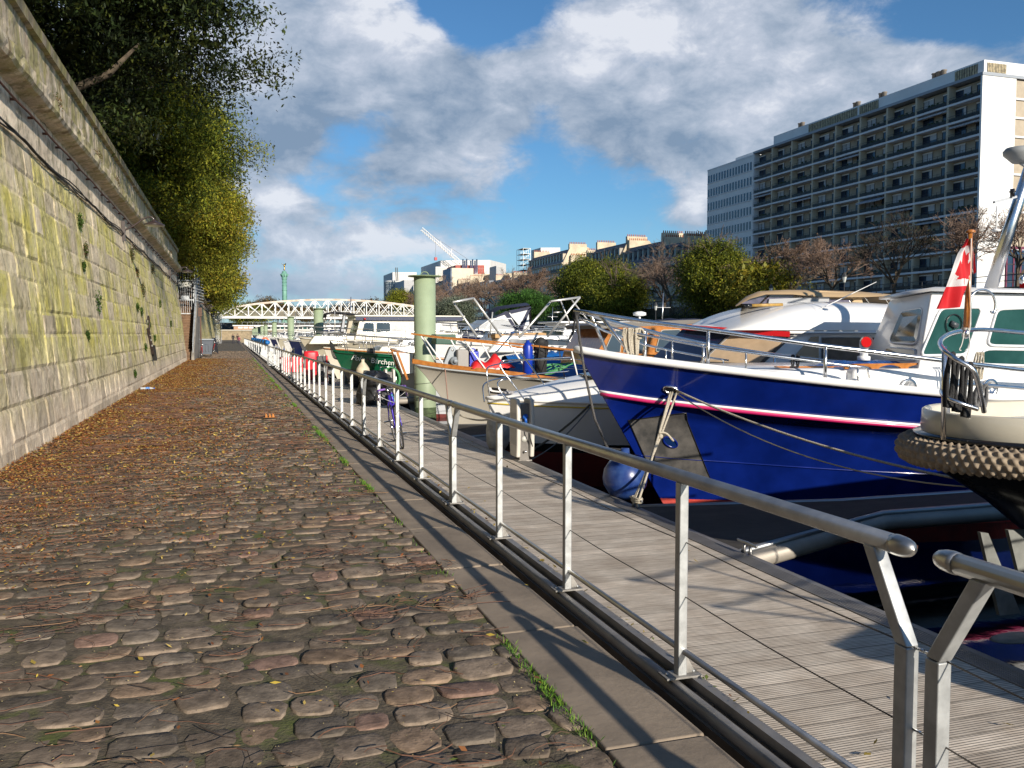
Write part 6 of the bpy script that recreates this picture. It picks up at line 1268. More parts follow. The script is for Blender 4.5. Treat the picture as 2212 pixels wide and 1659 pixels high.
def rbox(par, name, a, b, m, r=.05, seg=3, slope=None, rot=None):
    """rounded box; slope=(front,back,side) insets of the top"""
    mb = MB(); a = np.array(a, float); b = np.array(b, float); lo = np.minimum(a, b); hi = np.maximum(a, b); f, k, s = slope or (0, 0, 0)
    V = [(lo[0], lo[1], lo[2]), (hi[0], lo[1], lo[2]), (hi[0], hi[1], lo[2]), (lo[0], hi[1], lo[2]), (lo[0]+f, lo[1]+s, hi[2]), (hi[0]-k, lo[1]+s, hi[2]), (hi[0]-k, hi[1]-s, hi[2]), (lo[0]+f, hi[1]-s, hi[2])]
    mb.add(V, [(3, 2, 1, 0), (4, 5, 6, 7), (0, 1, 5, 4), (1, 2, 6, 5), (2, 3, 7, 6), (3, 0, 4, 7)], m); o = mb.build(name, par)
    if r: bevel(o, r, seg)
    for p in o.data.polygons: p.use_smooth = bool(r)
    return o
def pane(par, name, P, m, frame_m=None, th=.012, fr=.03, n=(0, -1, 0)):
    """window pane: polygon P, pushed along n, with a raised frame"""
    P = [np.array(p, float) for p in P]; n = np.array(n, float); mb = MB(); mb.prism([p+n*.004 for p in P], n*th, m); o = mb.build(name, par)
    if frame_m is not None: mb = MB(); K = [p+n*(th+.004) for p in P]; mb.tube(K, fr/2, frame_m, 6, closed=True); mb.build('window_frame', o)
    return o
def roundpoly(P, r=.25, n=4):
    """cut the corners of a polygon with short arcs"""
    P = [np.array(p, float) for p in P]; out = []; K = len(P)
    for i in range(K):
        a, b, c = P[i-1], P[i], P[(i+1) % K]; p0 = b+(a-b)*r; p1 = b+(c-b)*r
        for t in np.linspace(0, 1, n): out.append((1-t)**2*p0+2*t*(1-t)*b+t*t*p1)
    return out
def rope(name, pts, r, m, label, cat='rope', group=None, n=7): mb = MB(); mb.tube(pts, r, m, n); return tag(mb.build(name), label, cat, group)
# ---------------- the blue boat ----------------
BLU = mat('deep_blue_hull_paint', (.003, .014, .150), .2, 0, noise=.24, scale=2.3, coat=.7, bump=.05, bscale=3, bdist=.01); REDB = mat('red_antifoul', (.52, .045, .03), .7, 0, col2=(.36, .05, .04), scale=7, bump=.3)
yc = 9.9; t = thing('motor_boat', 'large dark blue motor boat with white bulwark rail and pink stripe, bow over the walkway', 'boat', (3.97, yc, ZW)); tb = t
sheerB = [(0, 1.455), (.48, 1.36), (1.16, 1.265), (1.86, 1.175), (2.58, 1.09), (3.63, .98), (4.92, .86), (8, .70), (12.5, .75)]
pt = hull(t, 3.97, yc, 12.5, 3.6, sheerB, zk=-1.05, rake=1.52, qe=4.5/12.5, p=1.9, bands=[(.255, REDB), (1, BLU)], lowf=.74, ncol=60, nrow=48, rexp=1.0, knuckle=.17)
ptB = pt; deckplate(t, pt, WHITE(), .05)
mb = MB(); mb.tube(both(pt, 1, .012, 1, 60, .012), .046, WHITE(), 12); mb.build('bulwark_rail', t)
PINK = mat('magenta_stripe', (.52, .02, .13), .3, 0, noise=.05, scale=3, coat=.4)
mb = MB(); mb.tube(both(pt, .787, .022, 1, 60), .026, PINK, 10); mb.build('pink_stripe', t)
mb = MB(); mb.tube(both(pt, .800, .018, 1, 60), .016, WHITE(), 8); mb.build('white_stripe', t)
mb = MB(); mb.tube(both(pt, .48, .0, 1, 60), .010, BLU, 6); mb.build('chine_bead', t)
def onhull(pt, u, v, side=-1, q1=.6):
    Q, T_ = np.meshgrid(np.linspace(0, q1, 260), np.linspace(0, 1, 90)); best = None
    r = np.array(_ray(u, v))
    for q, tt in zip(Q.ravel()[::1], T_.ravel()[::1]): pass
    return None
def onhull(pt, u, v, side=-1):
    r = np.array(_ray(u, v)); r /= np.linalg.norm(r); O = np.array((0, 0, H)); q, tt = .15, .5; best = (9, q, tt); span = .5; 
    for it in range(5):
        for a in np.linspace(max(0, best[1]-span), min(1, best[1]+span), 17):
            for b in np.linspace(max(0, best[2]-span), min(1, best[2]+span), 17):
                d = pt(a, b, side)-O; e = np.linalg.norm(d-r*np.dot(d, r))
                if e < best[0]: best = (e, a, b)
        span *= .25
    return best[1], best[2]
def patch(par, name, pt, corners, m, off=.008, n=10, thick=True):
    """sheet following the hull between four surface points given as (q,t)"""
    (a, b, c, d) = [np.array(k) for k in corners]; P = []
    for i in range(n+1):
        u = i/n; row = []
        for j in range(n+1): v = j/n; k = (a*(1-u)+b*u)*(1-v)+(d*(1-u)+c*u)*v; row.append(pt(k[0], k[1], -1, off))
        P.append(row)
    mb = MB(); mb.grid(P, m); return mb.build(name, par)
cs = [onhull(pt, u, v) for u, v in ((1357, 908), (1482, 892), (1535, 1037), (1408, 1022))]
SP = mat('worn_stainless_plate', (.25, .235, .22), .38, .55, col2=(.10, .10, .10), scale=5, bump=.25, bscale=10, bdist=.01)
pl = patch(t, 'anchor_plate', pt, cs, SP)
mb = MB(); E_ = []
for (a, b) in zip(cs, cs[1:]+cs[:1]): E_ += [pt(a[0]+(b[0]-a[0])*k, a[1]+(b[1]-a[1])*k, -1, .008) for k in np.linspace(0, 1, 9)[:-1]]
mb.tube(E_, .008, BLACKP(), 6, closed=True); mb.build('plate_rim', pl)
def ring_on(par, name, u, v, R_, r, m, fill=None, sx=1.):
    q0, t0 = onhull(ptB, u, v); c = ptB(q0, t0, -1, .012); ex = ptB(q0+.01, t0, -1, .012)-c; ex /= np.linalg.norm(ex); ez = ptB(q0, t0+.02, -1, .012)-c; ez /= np.linalg.norm(ez); mb = MB()
    K = [c+ex*R_*sx*math.cos(a)+ez*R_*math.sin(a) for a in np.linspace(0, 2*math.pi, 28, endpoint=False)]; mb.tube(K, r, m, 8, closed=True); o = mb.build(name, par)
    if fill is not None: nn = np.cross(ex, ez); nn = nn*(1 if nn[1] < 0 else -1); mb = MB(); mb.prism([c+(k-c)*.95-nn*.004 for k in K], nn*.008, fill); mb.build('recess', o)
    return c
ring_on(t, 'plate_porthole', 1447, 955, .078, .014, BLU, mat('porthole_blue_dark', (.004, .02, .09), .3))
hw = ring_on(t, 'hawse_ring', 1449, 843, .055, .013, STEEL(), BLACKP(), 1.5)
# deck structures
GRC = mat('cool_white_paint', (.70, .71, .73), .25, 0, noise=.05, scale=2, coat=.3)
mb = MB(); P = []   # rounded foredeck trunk
for zt__, k in ((.98, 1.0), (1.16, .99), (1.215, .965), (1.245, .90), (1.25, 0.0)):
    row = []
    for a in np.linspace(math.pi/2, 3*math.pi/2, 25): row.append((6.75+1.15*k*math.cos(a)*1.15, yc-.0+1.12*k*math.sin(a), zt__))
    row = [(9.0, yc+1.12*k, zt__)]+row+[(9.0, yc-1.12*k, zt__)]; P.append(row)
mb.grid(P, GRC); mb.build('foredeck_trunk', t)
rbox(t, 'side_trunk', (6.95, yc-1.28, .80), (12.5, yc+1.28, 1.235), WHITE(), .06, 3, (.06, 0, .05))
mb = MB(); mb.lathe([(.12, 0), (.12, -.012), (.075, -.014), (.075, -.008)], (7.75, yc-1.28, 1.0), STEEL(), 24, axis='y'); mb.lathe([(.072, -.004), (0, -.005)], (7.75, yc-1.28, 1.0), DARKW(), 20, axis='y'); mb.build('porthole', t); mb = MB(); mb.lathe([(.12, 0), (.12, -.012), (.075, -.014), (.075, -.008)], (9.0, yc-1.28, .98), STEEL(), 24, axis='y'); mb.build('porthole', t)
# scalloped handrail
mb = MB(); V_ = VARN(); zr = 1.235; xs_ = np.linspace(6.95, 9.55, 7); y_ = yc-1.12
for a, b in zip(xs_[:-1], xs_[1:]):
    K = [(a, y_-.015, zr), (a+.05, y_-.015, zr)]+[(a+.05+(b-a-.1)*s, y_-.015, zr+.012+.030*math.sin(math.pi*s)) for s in np.linspace(.06, .94, 7)]+[(b-.05, y_-.015, zr), (b, y_-.015, zr), (b, y_-.015, zr+.062), (a, y_-.015, zr+.062)]
    mb.prism(K, (0, .03, 0), V_)
mb.build('wooden_handrail', t)
mb = MB(); mb.obox((6.15, yc-.9, 1.262), (7.3, yc-.9, 1.25), .05, .018, V_); mb.build('wooden_rail', t)
# folded blue insulated cover
mb = MB(); g = np.random.default_rng(8); K = [[(6.95+i*.135, yc-.95+j*.2, 1.25+(.05+.03*g.random() if 0 < i < 9 and 0 < j < 3 else 0)) for i in range(11)] for j in range(5)]; mb.grid(K, mat('blue_bubble_cover', (.02, .10, .36), .25, .2, noise=.4, scale=14, bump=.8, bscale=45, bdist=.01)); mb.build('bubble_cover', t)
# cowl vents
def cowl(par, c, s=1.):
    x, y, z = c; mb = MB(); mb.lathe([(.085*s, -.02), (.085*s, .03), (.05*s, .04)], (x, y, z), WHITE(), 16); mb.tube([(x, y, z), (x, y, z+.13*s), (x-.01, y-.02*s, z+.20*s), (x-.03, y-.08*s, z+.225*s), (x-.04, y-.105*s, z+.228*s)], [.052*s, .055*s, .07*s, .086*s, .088*s], WHITE(), 16, caps=False); o = mb.build('cowl_vent', par)
    mb = MB(); mb.tube([(x-.036, y-.085*s, z+.227*s), (x-.038, y-.094*s, z+.228*s)], [.070*s, .072*s], mat('red_vent_inside', (.42, .008, .010), .9, spec=.1), 16, smooth=False); mb.build('vent_mouth', o)
cowl(t, PY_(1866, 775, 9.15), .92); cowl(t, PY_(2163, 790, 8.95), 1.0)
# wheelhouse
def P3(pts, y): return [np.array(PY_(u, v, y)) for u, v in pts]
yw = 8.72; WHm = mat('wheelhouse_light_grey', (.66, .66, .66), .3, 0, noise=.05, scale=2, coat=.3); yq = 9.95
nB, nT = np.array(PY_(1983, 800, yw)), np.array(PY_(2012, 632, yw)); fB, fT = np.array(PY_(1890, 790, yq)), np.array(PY_(1952, 634, yq)); gB, gT = fB+np.array((.55, .9, 0)), fT+np.array((.55, .9, 0)); eB, eT = np.array((10.8, yw, nB[2])), np.array((10.8, yw, nT[2])); eB2, eT2 = np.array((10.8, yq+.9, nB[2])), np.array((10.8, yq+.9, nT[2])); nT[2] = fT[2] = gT[2] = eT[2] = eT2[2]; low = np.array((0, 0, -.35))
mb = MB(); ringB = [eB, nB, fB, gB, eB2]; ringT = [eT, nT, fT, gT, eT2]
mb.grid([[p+low for p in ringB], ringB, ringT], WHm, False, closev=True); mb.add(ringT, [tuple(range(5))], WHm); o = mb.build('wheelhouse', t); bevel(o, .03, 3)
mb = MB(); up1 = np.array((0, 0, .012)); brw = [eT+np.array((0, -.10, 0)), nT+np.array((-.10, -.10, 0)), fT+np.array((-.13, .03, 0)), gT+np.array((-.1, .12, 0)), eT2+np.array((0, .1, 0))]; mb.grid([[p+up1 for p in brw], [p*1.0+np.array((.01, .01, .045)) for p in brw], [p+(np.array((9.8, 9.9, brw[0][2]))-p)*.12+np.array((0, 0, .075)) for p in brw]], WHm, True, closev=True); mb.add([p+(np.array((9.8, 9.9, brw[0][2]))-p)*.12+np.array((0, 0, .074)) for p in brw], [tuple(range(5))], WHm); mb.add([p+up1 for p in brw], [tuple(range(5))], WHm); mb.build('wheelhouse_roof', t)
TW = TEALW()
fq = lambda a_, b_: (fB*(1-a_)+nB*a_)*(1-b_)+(fT*(1-a_)+nT*a_)*b_; nf = np.cross(nB-fB, fT-fB); nf /= np.linalg.norm(nf); nf *= (-1 if nf[1] > 0 else 1)
for (a0, b0, a1, b1, a2, b2, a3, b3) in ((.10, .34, .84, .34, .82, .82, .12, .80), (.10, .12, .86, .12, .84, .27, .10, .27)): pane(t, 'window', roundpoly([fq(a0, b0), fq(a1, b1), fq(a2, b2), fq(a3, b3)], .18), TW, WHm, .01, .03, nf)
w2 = pane(t, 'window', roundpoly(P3([(2030, 666), (2112, 664), (2118, 672), (2085, 766), (1992, 768), (1990, 760)], yw), .14), TW, GRC, .01, .035)
pane(t, 'window', roundpoly(P3([(2152, 668), (2225, 665), (2235, 748), (2130, 746)], yw), .16), TW, GRC, .01, .035); pane(t, 'window', roundpoly(P3([(2124, 754), (2235, 756), (2230, 790), (2112, 786)], yw), .2), TW, GRC, .01, .03)
c = np.array(PY_(2061, 701, yw-.03)); mb = MB(); mb.tube([c+np.array((.125*math.cos(a), 0, .125*math.sin(a))) for a in np.linspace(0, 2*math.pi, 30, endpoint=False)], .007, BLACKP(), 6, closed=True); mb.cyl(c+np.array((-.05, .0, .02)), c+np.array((.03, -.02, -.02)), .035, mat('wiper_motor', (.06, .07, .08), .4)); mb.build('clear_view_screen', w2)
# mast and radar
mb = MB(); mb.tube([PY_(2140, 624, 9.5), PY_(2198, 440, 9.5), PY_(2262, 240, 9.5)], [.085, .075, .06], STEEL(), 18); mb.build('mast', t)
a = np.array(PY_(2204, 334, 9.5)); mb = MB(); mb.lathe([(.0, -.11), (.10, -.11), (.14, -.07), (.21, .0), (.215, .05), (.18, .09), (0, .12)], a, mat('radar_grey', (.30, .31, .31), .5), 24); mb.cyl(a+np.array((.0, 0, -.1)), PY_(2238, 372, 9.5), .03, GREYP()); mb.build('radar_dome', t)
mb = MB(); a = np.array(PY_(2152, 500, 9.4)); mb.lathe([(.05, 0), (.06, .02), (.03, .035), (0, .035)], a, WHITE(), 14); mb.cyl(a, PY_(2154, 445, 9.4), .012, WHITE()); b = PY_(2147, 437, 9.4); c = PY_(2195, 425, 9.45); mb.obox(b, c, .03, .03, GREYP()); mb.cyl(PY_(2187, 425, 9.4), PY_(2187, 408, 9.4), .03, BLACKP()); mb.cyl(PY_(2187, 415, 9.4), PY_(2187, 413, 9.4), .045, BLACKP()); mb.tube([PY_(2158, 440, 9.4), PY_(2100, 565, 9.35)], .003, BLACKP(), 4); mb.build('instruments', t)
mb = MB(); a = np.array(PY_(2216, 605, 9.2)); mb.lathe([(0, -.0), (.06, -.01), (.075, .02), (.07, .05)], a, STEEL(), 18, axis='y'); mb.box(a+np.array((-.05, -.03, -.10)), a+np.array((.05, .05, -.05)), mat('red_vent_inside')); mb.build('searchlight', t)
# guard rails calibrated along the bulwark
def offpt(s, h, side=-1, inset=.05): q = s/12.5; P = ptB(q, 1, side, -inset); return P+np.array((0, 0, h))
S_ = STEEL(); ss = np.array([0, .25, .7, 1.3, 2.4, 4, 5.2, 8]); hh = np.array([.475, .48, .47, .46, .42, .385, .37, .36]); mb = MB()
nr = [offpt(s, np.interp(s, ss, hh)) for s in np.linspace(0, 8, 40)]; fr = [offpt(s, np.interp(s, ss, hh), 1) for s in np.linspace(0, 8, 40)]; nr[0] = fr[0] = np.array((3.95, yc, 1.93)); mb.tube(nr[::-1]+fr[1:], .027, S_, 12); gr = mb.build('guardrail', t)
mb = MB(); m2_ = [offpt(s, np.interp(s, [0, .5, 1.3, 2.8], [.30, .33, .26, .22]), -1, .09) for s in np.linspace(.02, 3.0, 20)]; mb.tube([np.array((3.97, yc, 1.86))]+m2_[3:]+[m2_[-1]+np.array((.12, .1, -.12))], .015, S_, 10); m3 = [offpt(s, np.interp(s, [0, .5, 1.3, 2.8], [.30, .33, .26, .22]), 1, .09) for s in np.linspace(.02, 3.0, 20)]; mb.tube([np.array((3.97, yc, 1.86))]+m3[3:], .015, S_, 10); mb.build('mid_rail', gr)
for side in (-1, 1):
    for s, lean_ in ((.62, -.38), (1.32, 0), (2.52, 0), (3.95, 0), (5.25, 0), (6.6, 0)):
        mb = MB(); a = offpt(s, -.02, side); b = offpt(s+lean_, np.interp(s+lean_, ss, hh), side); mb.tube([a, b], .021, S_, 10); mb.cyl(a, a+(b-a)*.12, .030, WHITE(), n=12); mb.build('stanchion', gr)
    for s in (.98, 1.72, 2.9): mb = MB(); a = offpt(s, -.02, side, .09); mb.tube([a, a+np.array((0, 0, np.interp(s, [0, .5, 1.3, 2.8], [.30, .33, .26, .22])+.02))], .012, S_, 8); mb.build('stanchion', gr)
    mb = MB(); mb.tube([offpt(.06, -.02, side, .03), offpt(.0, .44, side, .02)], .016, S_, 8); mb.build('stanchion', gr)
# ropes on it
mb = MB(); a = np.array(PY_(1362, 712, 9.55))
for k in range(7): dx_ = -.09+.03*k; w_ = .02*math.sin(k*2.1); mb.tube(smoothpts([a+np.array((dx_, w_, .02)), a+np.array((dx_+.01, .02+w_, -.14)), a+np.array((dx_*.7+.03, w_, -.30-.02*(k % 3))), a+np.array((dx_*.6+.06, .03, -.28)), a+np.array((dx_+.03, .03, -.12)), a+np.array((dx_+.035, .0, .01))]), .013, ROPE(), 7)
for k in range(2): mb.tube([a+np.array((.12+.055*math.cos(q), .0+.03*k, -.045+.06*math.sin(q))) for q in np.linspace(0, 6.28, 14, endpoint=False)], .013, ROPE(), 7, closed=True)
tag(mb.build('rope_coil'), 'pale braided rope coil hanging on the bow rail of the blue boat', 'rope')
mb = MB()
for (u, v) in ((1711, 768), (1722, 768)): a = np.array(PY_(u, v, 8.95)); mb.tube(smoothpts([a, a+np.array((-.01, 0, -.06)), a+np.array((.01, 0, -.17)), a+np.array((.03, 0, -.06)), a+np.array((.02, 0, .01))]), .009, BROPE(), 6); mb.ball(a+np.array((.005, -.01, -.01)), .025, BROPE(), 8, 6)
tag(mb.build('black_lashing'), 'small black rope lashing on the mid rail of the blue boat', 'rope')
hA = hw+np.array((0, -.03, -.02)); clt = np.array((3.86, 7.98, ZD+.10))
mb = MB()
for dx_, e_ in ((-.03, -.05), (.0, .02), (.06, .05)): mb.tube(arc(hA+np.array((dx_, 0, 0)), clt+np.array((0, e_, 0)), .04, 14), .0125, ROPE(), 7)
mb.ball(hA+(clt-hA)*.42+np.array((.01, -.02, -.04)), .03, ROPE(), 10, 8); kn = hA+(clt-hA)*.42; mb.tube(smoothpts([kn, kn+np.array((.08, -.02, .0)), kn+np.array((.17, -.02, -.10))]), .0125, ROPE(), 7)
for q in range(3): mb.tube([clt+np.array((.035*math.cos(a), .09*math.sin(a), -.03+.018*q)) for a in np.linspace(0, 6.28, 12, endpoint=False)], .012, ROPE(), 6, closed=True)
tag(mb.build('mooring_rope'), 'pale braided mooring rope hanging from the blue bow down to the pontoon cleat', 'rope')
rope('mooring_rope', arc(hA+np.array((.05, 0, .02)), PY_(2088, 1038, 6.0), .10, 20), .0125, ROPE(), 'thick pale rope running from the blue bow across its side to the right')
rope('mooring_rope', arc(hA+np.array((.05, .01, -.01)), PY_(2092, 1052, 6.0), .22, 20), .0075, mat('thin_cream_rope', (.5, .42, .3), .8), 'thin cream rope sagging below the thick one along the blue hull')
rope('mooring_rope', [PY_(1245, 682, 9.75), PY_(1262, 800, 9.45), PY_(1285, 905, 9.1), PY_(1313, 968, 8.75)], .015, mat('dark_twisted_rope', (.09, .085, .08), .85, 0, noise=.5, scale=70, bump=.6, bscale=80), 'dark twisted rope dropping from the bow rail tip of the blue boat')
mb = MB(); a = np.array(PY_(1243, 682, 9.85))
for k in range(4): mb.tube([a+np.array((-.01+.012*k, .035*math.cos(q), .04*math.sin(q))) for q in np.linspace(0, 6.28, 12, endpoint=False)], .012, BROPE(), 6, closed=True)
mb.tube([a, a+np.array((-.05, -.05, -.2)), a+np.array((-.11, -.08, -.28))], .014, BROPE(), 6); tag(mb.build('knot'), 'black rope knot wound on the tip of the blue boat rail', 'rope')
c = np.array(PY_(1350, 1031, 8.72)); t = thing('round_fender', 'big round blue fender buoy between the walkway and the blue bow', 'fender', tuple(c)); mb = MB(); mb.lathe([(0, -.245), (.09, -.235), (.17, -.185), (.235, -.08), (.245, 0), (.23, .09), (.17, .18), (.09, .235), (.05, .265), (.045, .32), (0, .32)], c, mat('scuffed_blue_vinyl', (.012, .035, .17), .32, 0, col2=(.03, .07, .22), scale=8, coat=.3), 32); mb.build('ball', t); mb = MB(); mb.tube([c+np.array((0, 0, .3)), PY_(1310, 968, 8.78)], .012, BROPE(), 6); mb.build('lanyard', t)

# ---------------- black boat stern with rope fender ----------------
t = thing('barge', 'black hulled barge stern with cream bulwark at the right edge', 'boat', (5.4, 4.75, ZW)); yc2 = 4.72
def sternring(k, z, x0=4.60, bx=1.0, by=.80, n=30, ext=4.):
    row = []; row.append((x0+bx+ext, yc2-by*k, z))
    for a in np.linspace(-math.pi/2, math.pi/2, n): row.append((x0+bx-bx*math.cos(a)*k-(1-k)*0, yc2+by*math.sin(a)*k, z))
    row.append((x0+bx+ext, yc2+by*k, z)); return row
CRB = mat('cream_bulwark', (.56, .52, .42), .3, 0, noise=.06, scale=3, coat=.3)
mb = MB(); mb.grid([sternring(1.0, .96), sternring(1.01, 1.0), sternring(1.0, 1.11), sternring(.985, 1.12), sternring(.96, 1.10), sternring(.95, .98)], CRB); mb.build('bulwark', t)
mb = MB(); mb.grid([sternring(1.05, .925), sternring(1.06, .935), sternring(1.06, .955), sternring(.9, .965)], BLACKP()); mb.build('rubbing_band', t)
mb = MB(); mb.grid([sternring(1.03, .92), sternring(.99, .75), [np.array(p)+np.array((.32, 0, 0)) for p in sternring(.80, .45)], [np.array(p)+np.array((.48, 0, 0)) for p in sternring(.5, .1)], [np.array(p)+np.array((.66, 0, 0)) for p in sternring(.3, -.3)], [np.array(p)+np.array((.9, 0, 0)) for p in sternring(.16, -1.3)]], BLACKP()); mb.build('hull', t)
mb = MB(); mb.grid([[(p[0], p[1], .99) for p in sternring(.95, .99)], [(p[0], yc2, 1.0) for p in sternring(.95, .99)]], GREYP()); mb.build('deck', t)
# crocheted rope fender: a torus with woven relief
fr_ = [np.array(p)+np.array((-.03, 0, 0)) for p in sternring(1.06, .835, n=60)]; fr_[0] = fr_[1]+np.array((1.6, 0, -.03)); fr_[-1] = fr_[-2]+np.array((1.6, 0, 0)); Pm = []
cl = [fr_[0]+(fr_[1]-fr_[0])*k for k in np.linspace(0, 1, 24)[:-1]]+fr_[1:-1]+[fr_[-2]+(fr_[-1]-fr_[-2])*k for k in np.linspace(0, 1, 24)[1:]]
# resample densely by arc length
cl = np.array(cl); sL = np.r_[0, np.cumsum(np.linalg.norm(np.diff(cl, axis=0), axis=1))]; nS = int(sL[-1]/.0075); ci = np.linspace(0, sL[-1], nS); cl = np.column_stack([np.interp(ci, sL, cl[:, k]) for k in range(3)]); M_ = 72; rows = []
for i in range(nS):
    d = cl[min(i+1, nS-1)]-cl[max(i-1, 0)]; d /= np.linalg.norm(d); u = np.cross(d, (0, 0, 1.)); u /= np.linalg.norm(u); s_ = ci[i]; row = []
    for j in range(M_):
        a = 2*math.pi*j/M_; w_ = a/(2*math.pi)*12; ph = s_/.055; r_ = .086+.013*math.cos(2*math.pi*(ph+.5*(int(w_) % 2)+.35*((w_ % 1)-.5)))*math.cos(math.pi*((w_ % 1)-.5))+.006*abs(math.sin(math.pi*(w_ % 1)))
        row.append(cl[i]+u*math.cos(a)*r_+np.array((0, 0, 1.))*math.sin(a)*r_)
    rows.append(row)
mb = MB(); mb.grid(rows, mat('woven_rope', (.22, .17, .12), .9, 0, col2=(.33, .265, .19), scale=14, bump=.5, bscale=120, bdist=.003), True, closev=True); tag(mb.build('rope_fender'), 'thick woven rope fender wrapped round the black barge stern', 'fender')
mb = MB(); PL = mat('painted_steel_blade', (.20, .21, .20), .6, .2, noise=.3, scale=6); mb.prism([PY_(2118, 1150, 4.75), PY_(2135, 1152, 4.75), PY_(2205, 1325, 4.75), PY_(2160, 1330, 4.75)], (0, .03, 0), PL); mb.prism([PY_(2178, 1145, 4.75), PY_(2225, 1145, 4.75), PY_(2225, 1245, 4.75), PY_(2200, 1235, 4.75)], (0, .03, 0), PL); mb.build('rudder', t)
mb = MB(); c = np.array(PY_(2205, 1265, 4.85)); mb.ball(c, (.12, .03, .03), mat('teal_propeller', (.02, .10, .12), .5), 12, 8); mb.ball(c+np.array((.08, 0, .05)), (.03, .02, .10), mat('teal_propeller'), 12, 8); mb.build('propeller', t)
mb = MB(); mb.ball(np.array(PY_(2195, 1378, 4.7)), (.22, .10, .02), PL, 14, 6); mb.build('skeg_plate', t)
# stainless rings
S2 = STEEL(); mb = MB(); top_ = smoothpts([PY_(2300, 726, 5.6), PY_(2212, 719, 5.5), PY_(2130, 711, 5.42), PY_(2086, 713, 5.25), PY_(2050, 720, 5.0), PY_(2028, 736, 4.72), PY_(2036, 755, 4.55), PY_(2062, 775, 4.42), PY_(2100, 795, 4.36), PY_(2109, 812, 4.36), PY_(2122, 868, 4.38), PY_(2126, 890, 4.40)], 2); mb.tube(top_, .016, S2, 12); pr = mb.build('stern_rail', t)
mb = MB(); mb.tube(smoothpts([PY_(2300, 846, 5.55), PY_(2212, 839, 5.45), PY_(2110, 830, 5.40), PY_(2062, 832, 5.2), PY_(2030, 840, 4.72), PY_(2038, 856, 4.52), PY_(2075, 872, 4.42), PY_(2112, 884, 4.40)], 2), .014, S2, 12); mb.build('lower_rail', pr)
for (u0, v0, u1, v1, yy) in ((2040, 748, 2038, 950, 4.66), (2046, 770, 2047, 900, 4.9)): mb = MB(); mb.tube([PY_(u0, v0, yy), PY_(u1, v1, yy)], .0165, S2, 12); mb.build('rail_post', pr)
# flagstaff and flag
t2 = thing('flagstaff', 'varnished wooden flagstaff standing in the stern rail of the black barge', 'flagstaff', PY_(2090, 740, 4.85)); mb = MB(); mb.tube([PY_(2087, 712, 4.85), PY_(2091, 640, 4.85), PY_(2096, 504, 4.85)], [.0215, .019, .0165], VARN(), 14); mb.lathe([(.02, -.004), (.034, .002), (.034, .012), (.022, .022), (0, .024)], PY_(2096, 503, 4.85), VARN(), 16); mb.build('pole', t2); mb = MB(); mb.tube([PY_(2087, 711, 4.85), PY_(2086, 728, 4.85), PY_(2086, 732, 4.85)], [.025, .025, .006], S2, 14); mb.build('socket', t2)
mb = MB(); hl = mat('white_halyard', (.6, .58, .54), .8); mb.tube(smoothpts([PY_(2098, 515, 4.83), PY_(2096, 620, 4.82), PY_(2097, 700, 4.82), PY_(2092, 722, 4.8), PY_(2096, 740, 4.8), PY_(2092, 760, 4.8), PY_(2087, 775, 4.8), PY_(2085, 790, 4.8)]), .0035, hl, 5); mb.tube(smoothpts([PY_(2083, 716, 4.8), PY_(2078, 745, 4.8), PY_(2071, 756, 4.8), PY_(2076, 757, 4.8)]), .0035, hl, 5)
for q in range(3): mb.tube([np.array(PY_(2087, 709+q*1.6, 4.85))+np.array((.025*math.cos(a), .025*math.sin(a), 0)) for a in np.linspace(0, 6.28, 10, endpoint=False)], .003, hl, 4, closed=True)
mb.build('halyard', t2)
mb = MB(); mb.tube(smoothpts([PY_(2096, 705, 5.0), PY_(2096, 650, 5.0), PY_(2102, 632, 5.0), PY_(2122, 624, 5.0), PY_(2142, 632, 5.0), PY_(2150, 650, 5.0), PY_(2150, 668, 5.0), PY_(2146, 677, 5.0), PY_(2140, 673, 5.0)]), .0085, S2, 10); mb.build('hook_bracket', pr)
LEAFP = [(0, .50), (.10, .30), (.20, .36), (.16, .08), (.32, .22), (.35, .13), (.50, .16), (.42, .0), (.48, -.05), (.22, -.24), (.26, -.34), (.02, -.30), (.02, -.50)]; LEAFP = LEAFP+[(-x, y) for x, y in LEAFP[::-1]]
def inpoly(x, y, P):
    c = False; j = len(P)-1
    for i in range(len(P)):
        if (P[i][1] > y) != (P[j][1] > y) and x < (P[j][0]-P[i][0])*(y-P[i][1])/(P[j][1]-P[i][1])+P[i][0]: c = not c
        j = i
    return c
RF = mat('flag_red', (.60, .012, .02), .75, 0, trans=.3); WF = mat('flag_white', (.72, .70, .70), .75, 0, trans=.3); t3 = thing('flag', 'red and white maple leaf flag hanging slack from the wooden staff', 'flag', PY_(2090, 520, 4.85))
Lp = [PY_(2087, 522, 4.84), PY_(2069, 548, 4.80), PY_(2050, 590, 4.78), PY_(2034, 628, 4.78), PY_(2020, 667, 4.80)]; Rp = [PY_(2092, 512, 4.86), PY_(2089, 545, 4.86), PY_(2088, 590, 4.85), PY_(2084, 625, 4.84), PY_(2074, 662, 4.82)]
Lp, Rp = np.array(Lp), np.array(Rp); nA, nB = 96, 56; V = []; F = []; Mi = []
for i in range(nA+1):
    a = i/nA; l_ = np.array([np.interp(a, np.linspace(0, 1, 5), Lp[:, k]) for k in range(3)]); r_ = np.array([np.interp(a, np.linspace(0, 1, 5), Rp[:, k]) for k in range(3)])
    for j in range(nB+1): b = j/nB; V.append(l_*(1-b)+r_*b+np.array((0, -.03*math.sin(b*7+a*2.5)*min(1, a*2)-.012*math.sin(b*15-a*4), -.006*math.sin(b*3.1)*(1 if a > .9 else 0))))
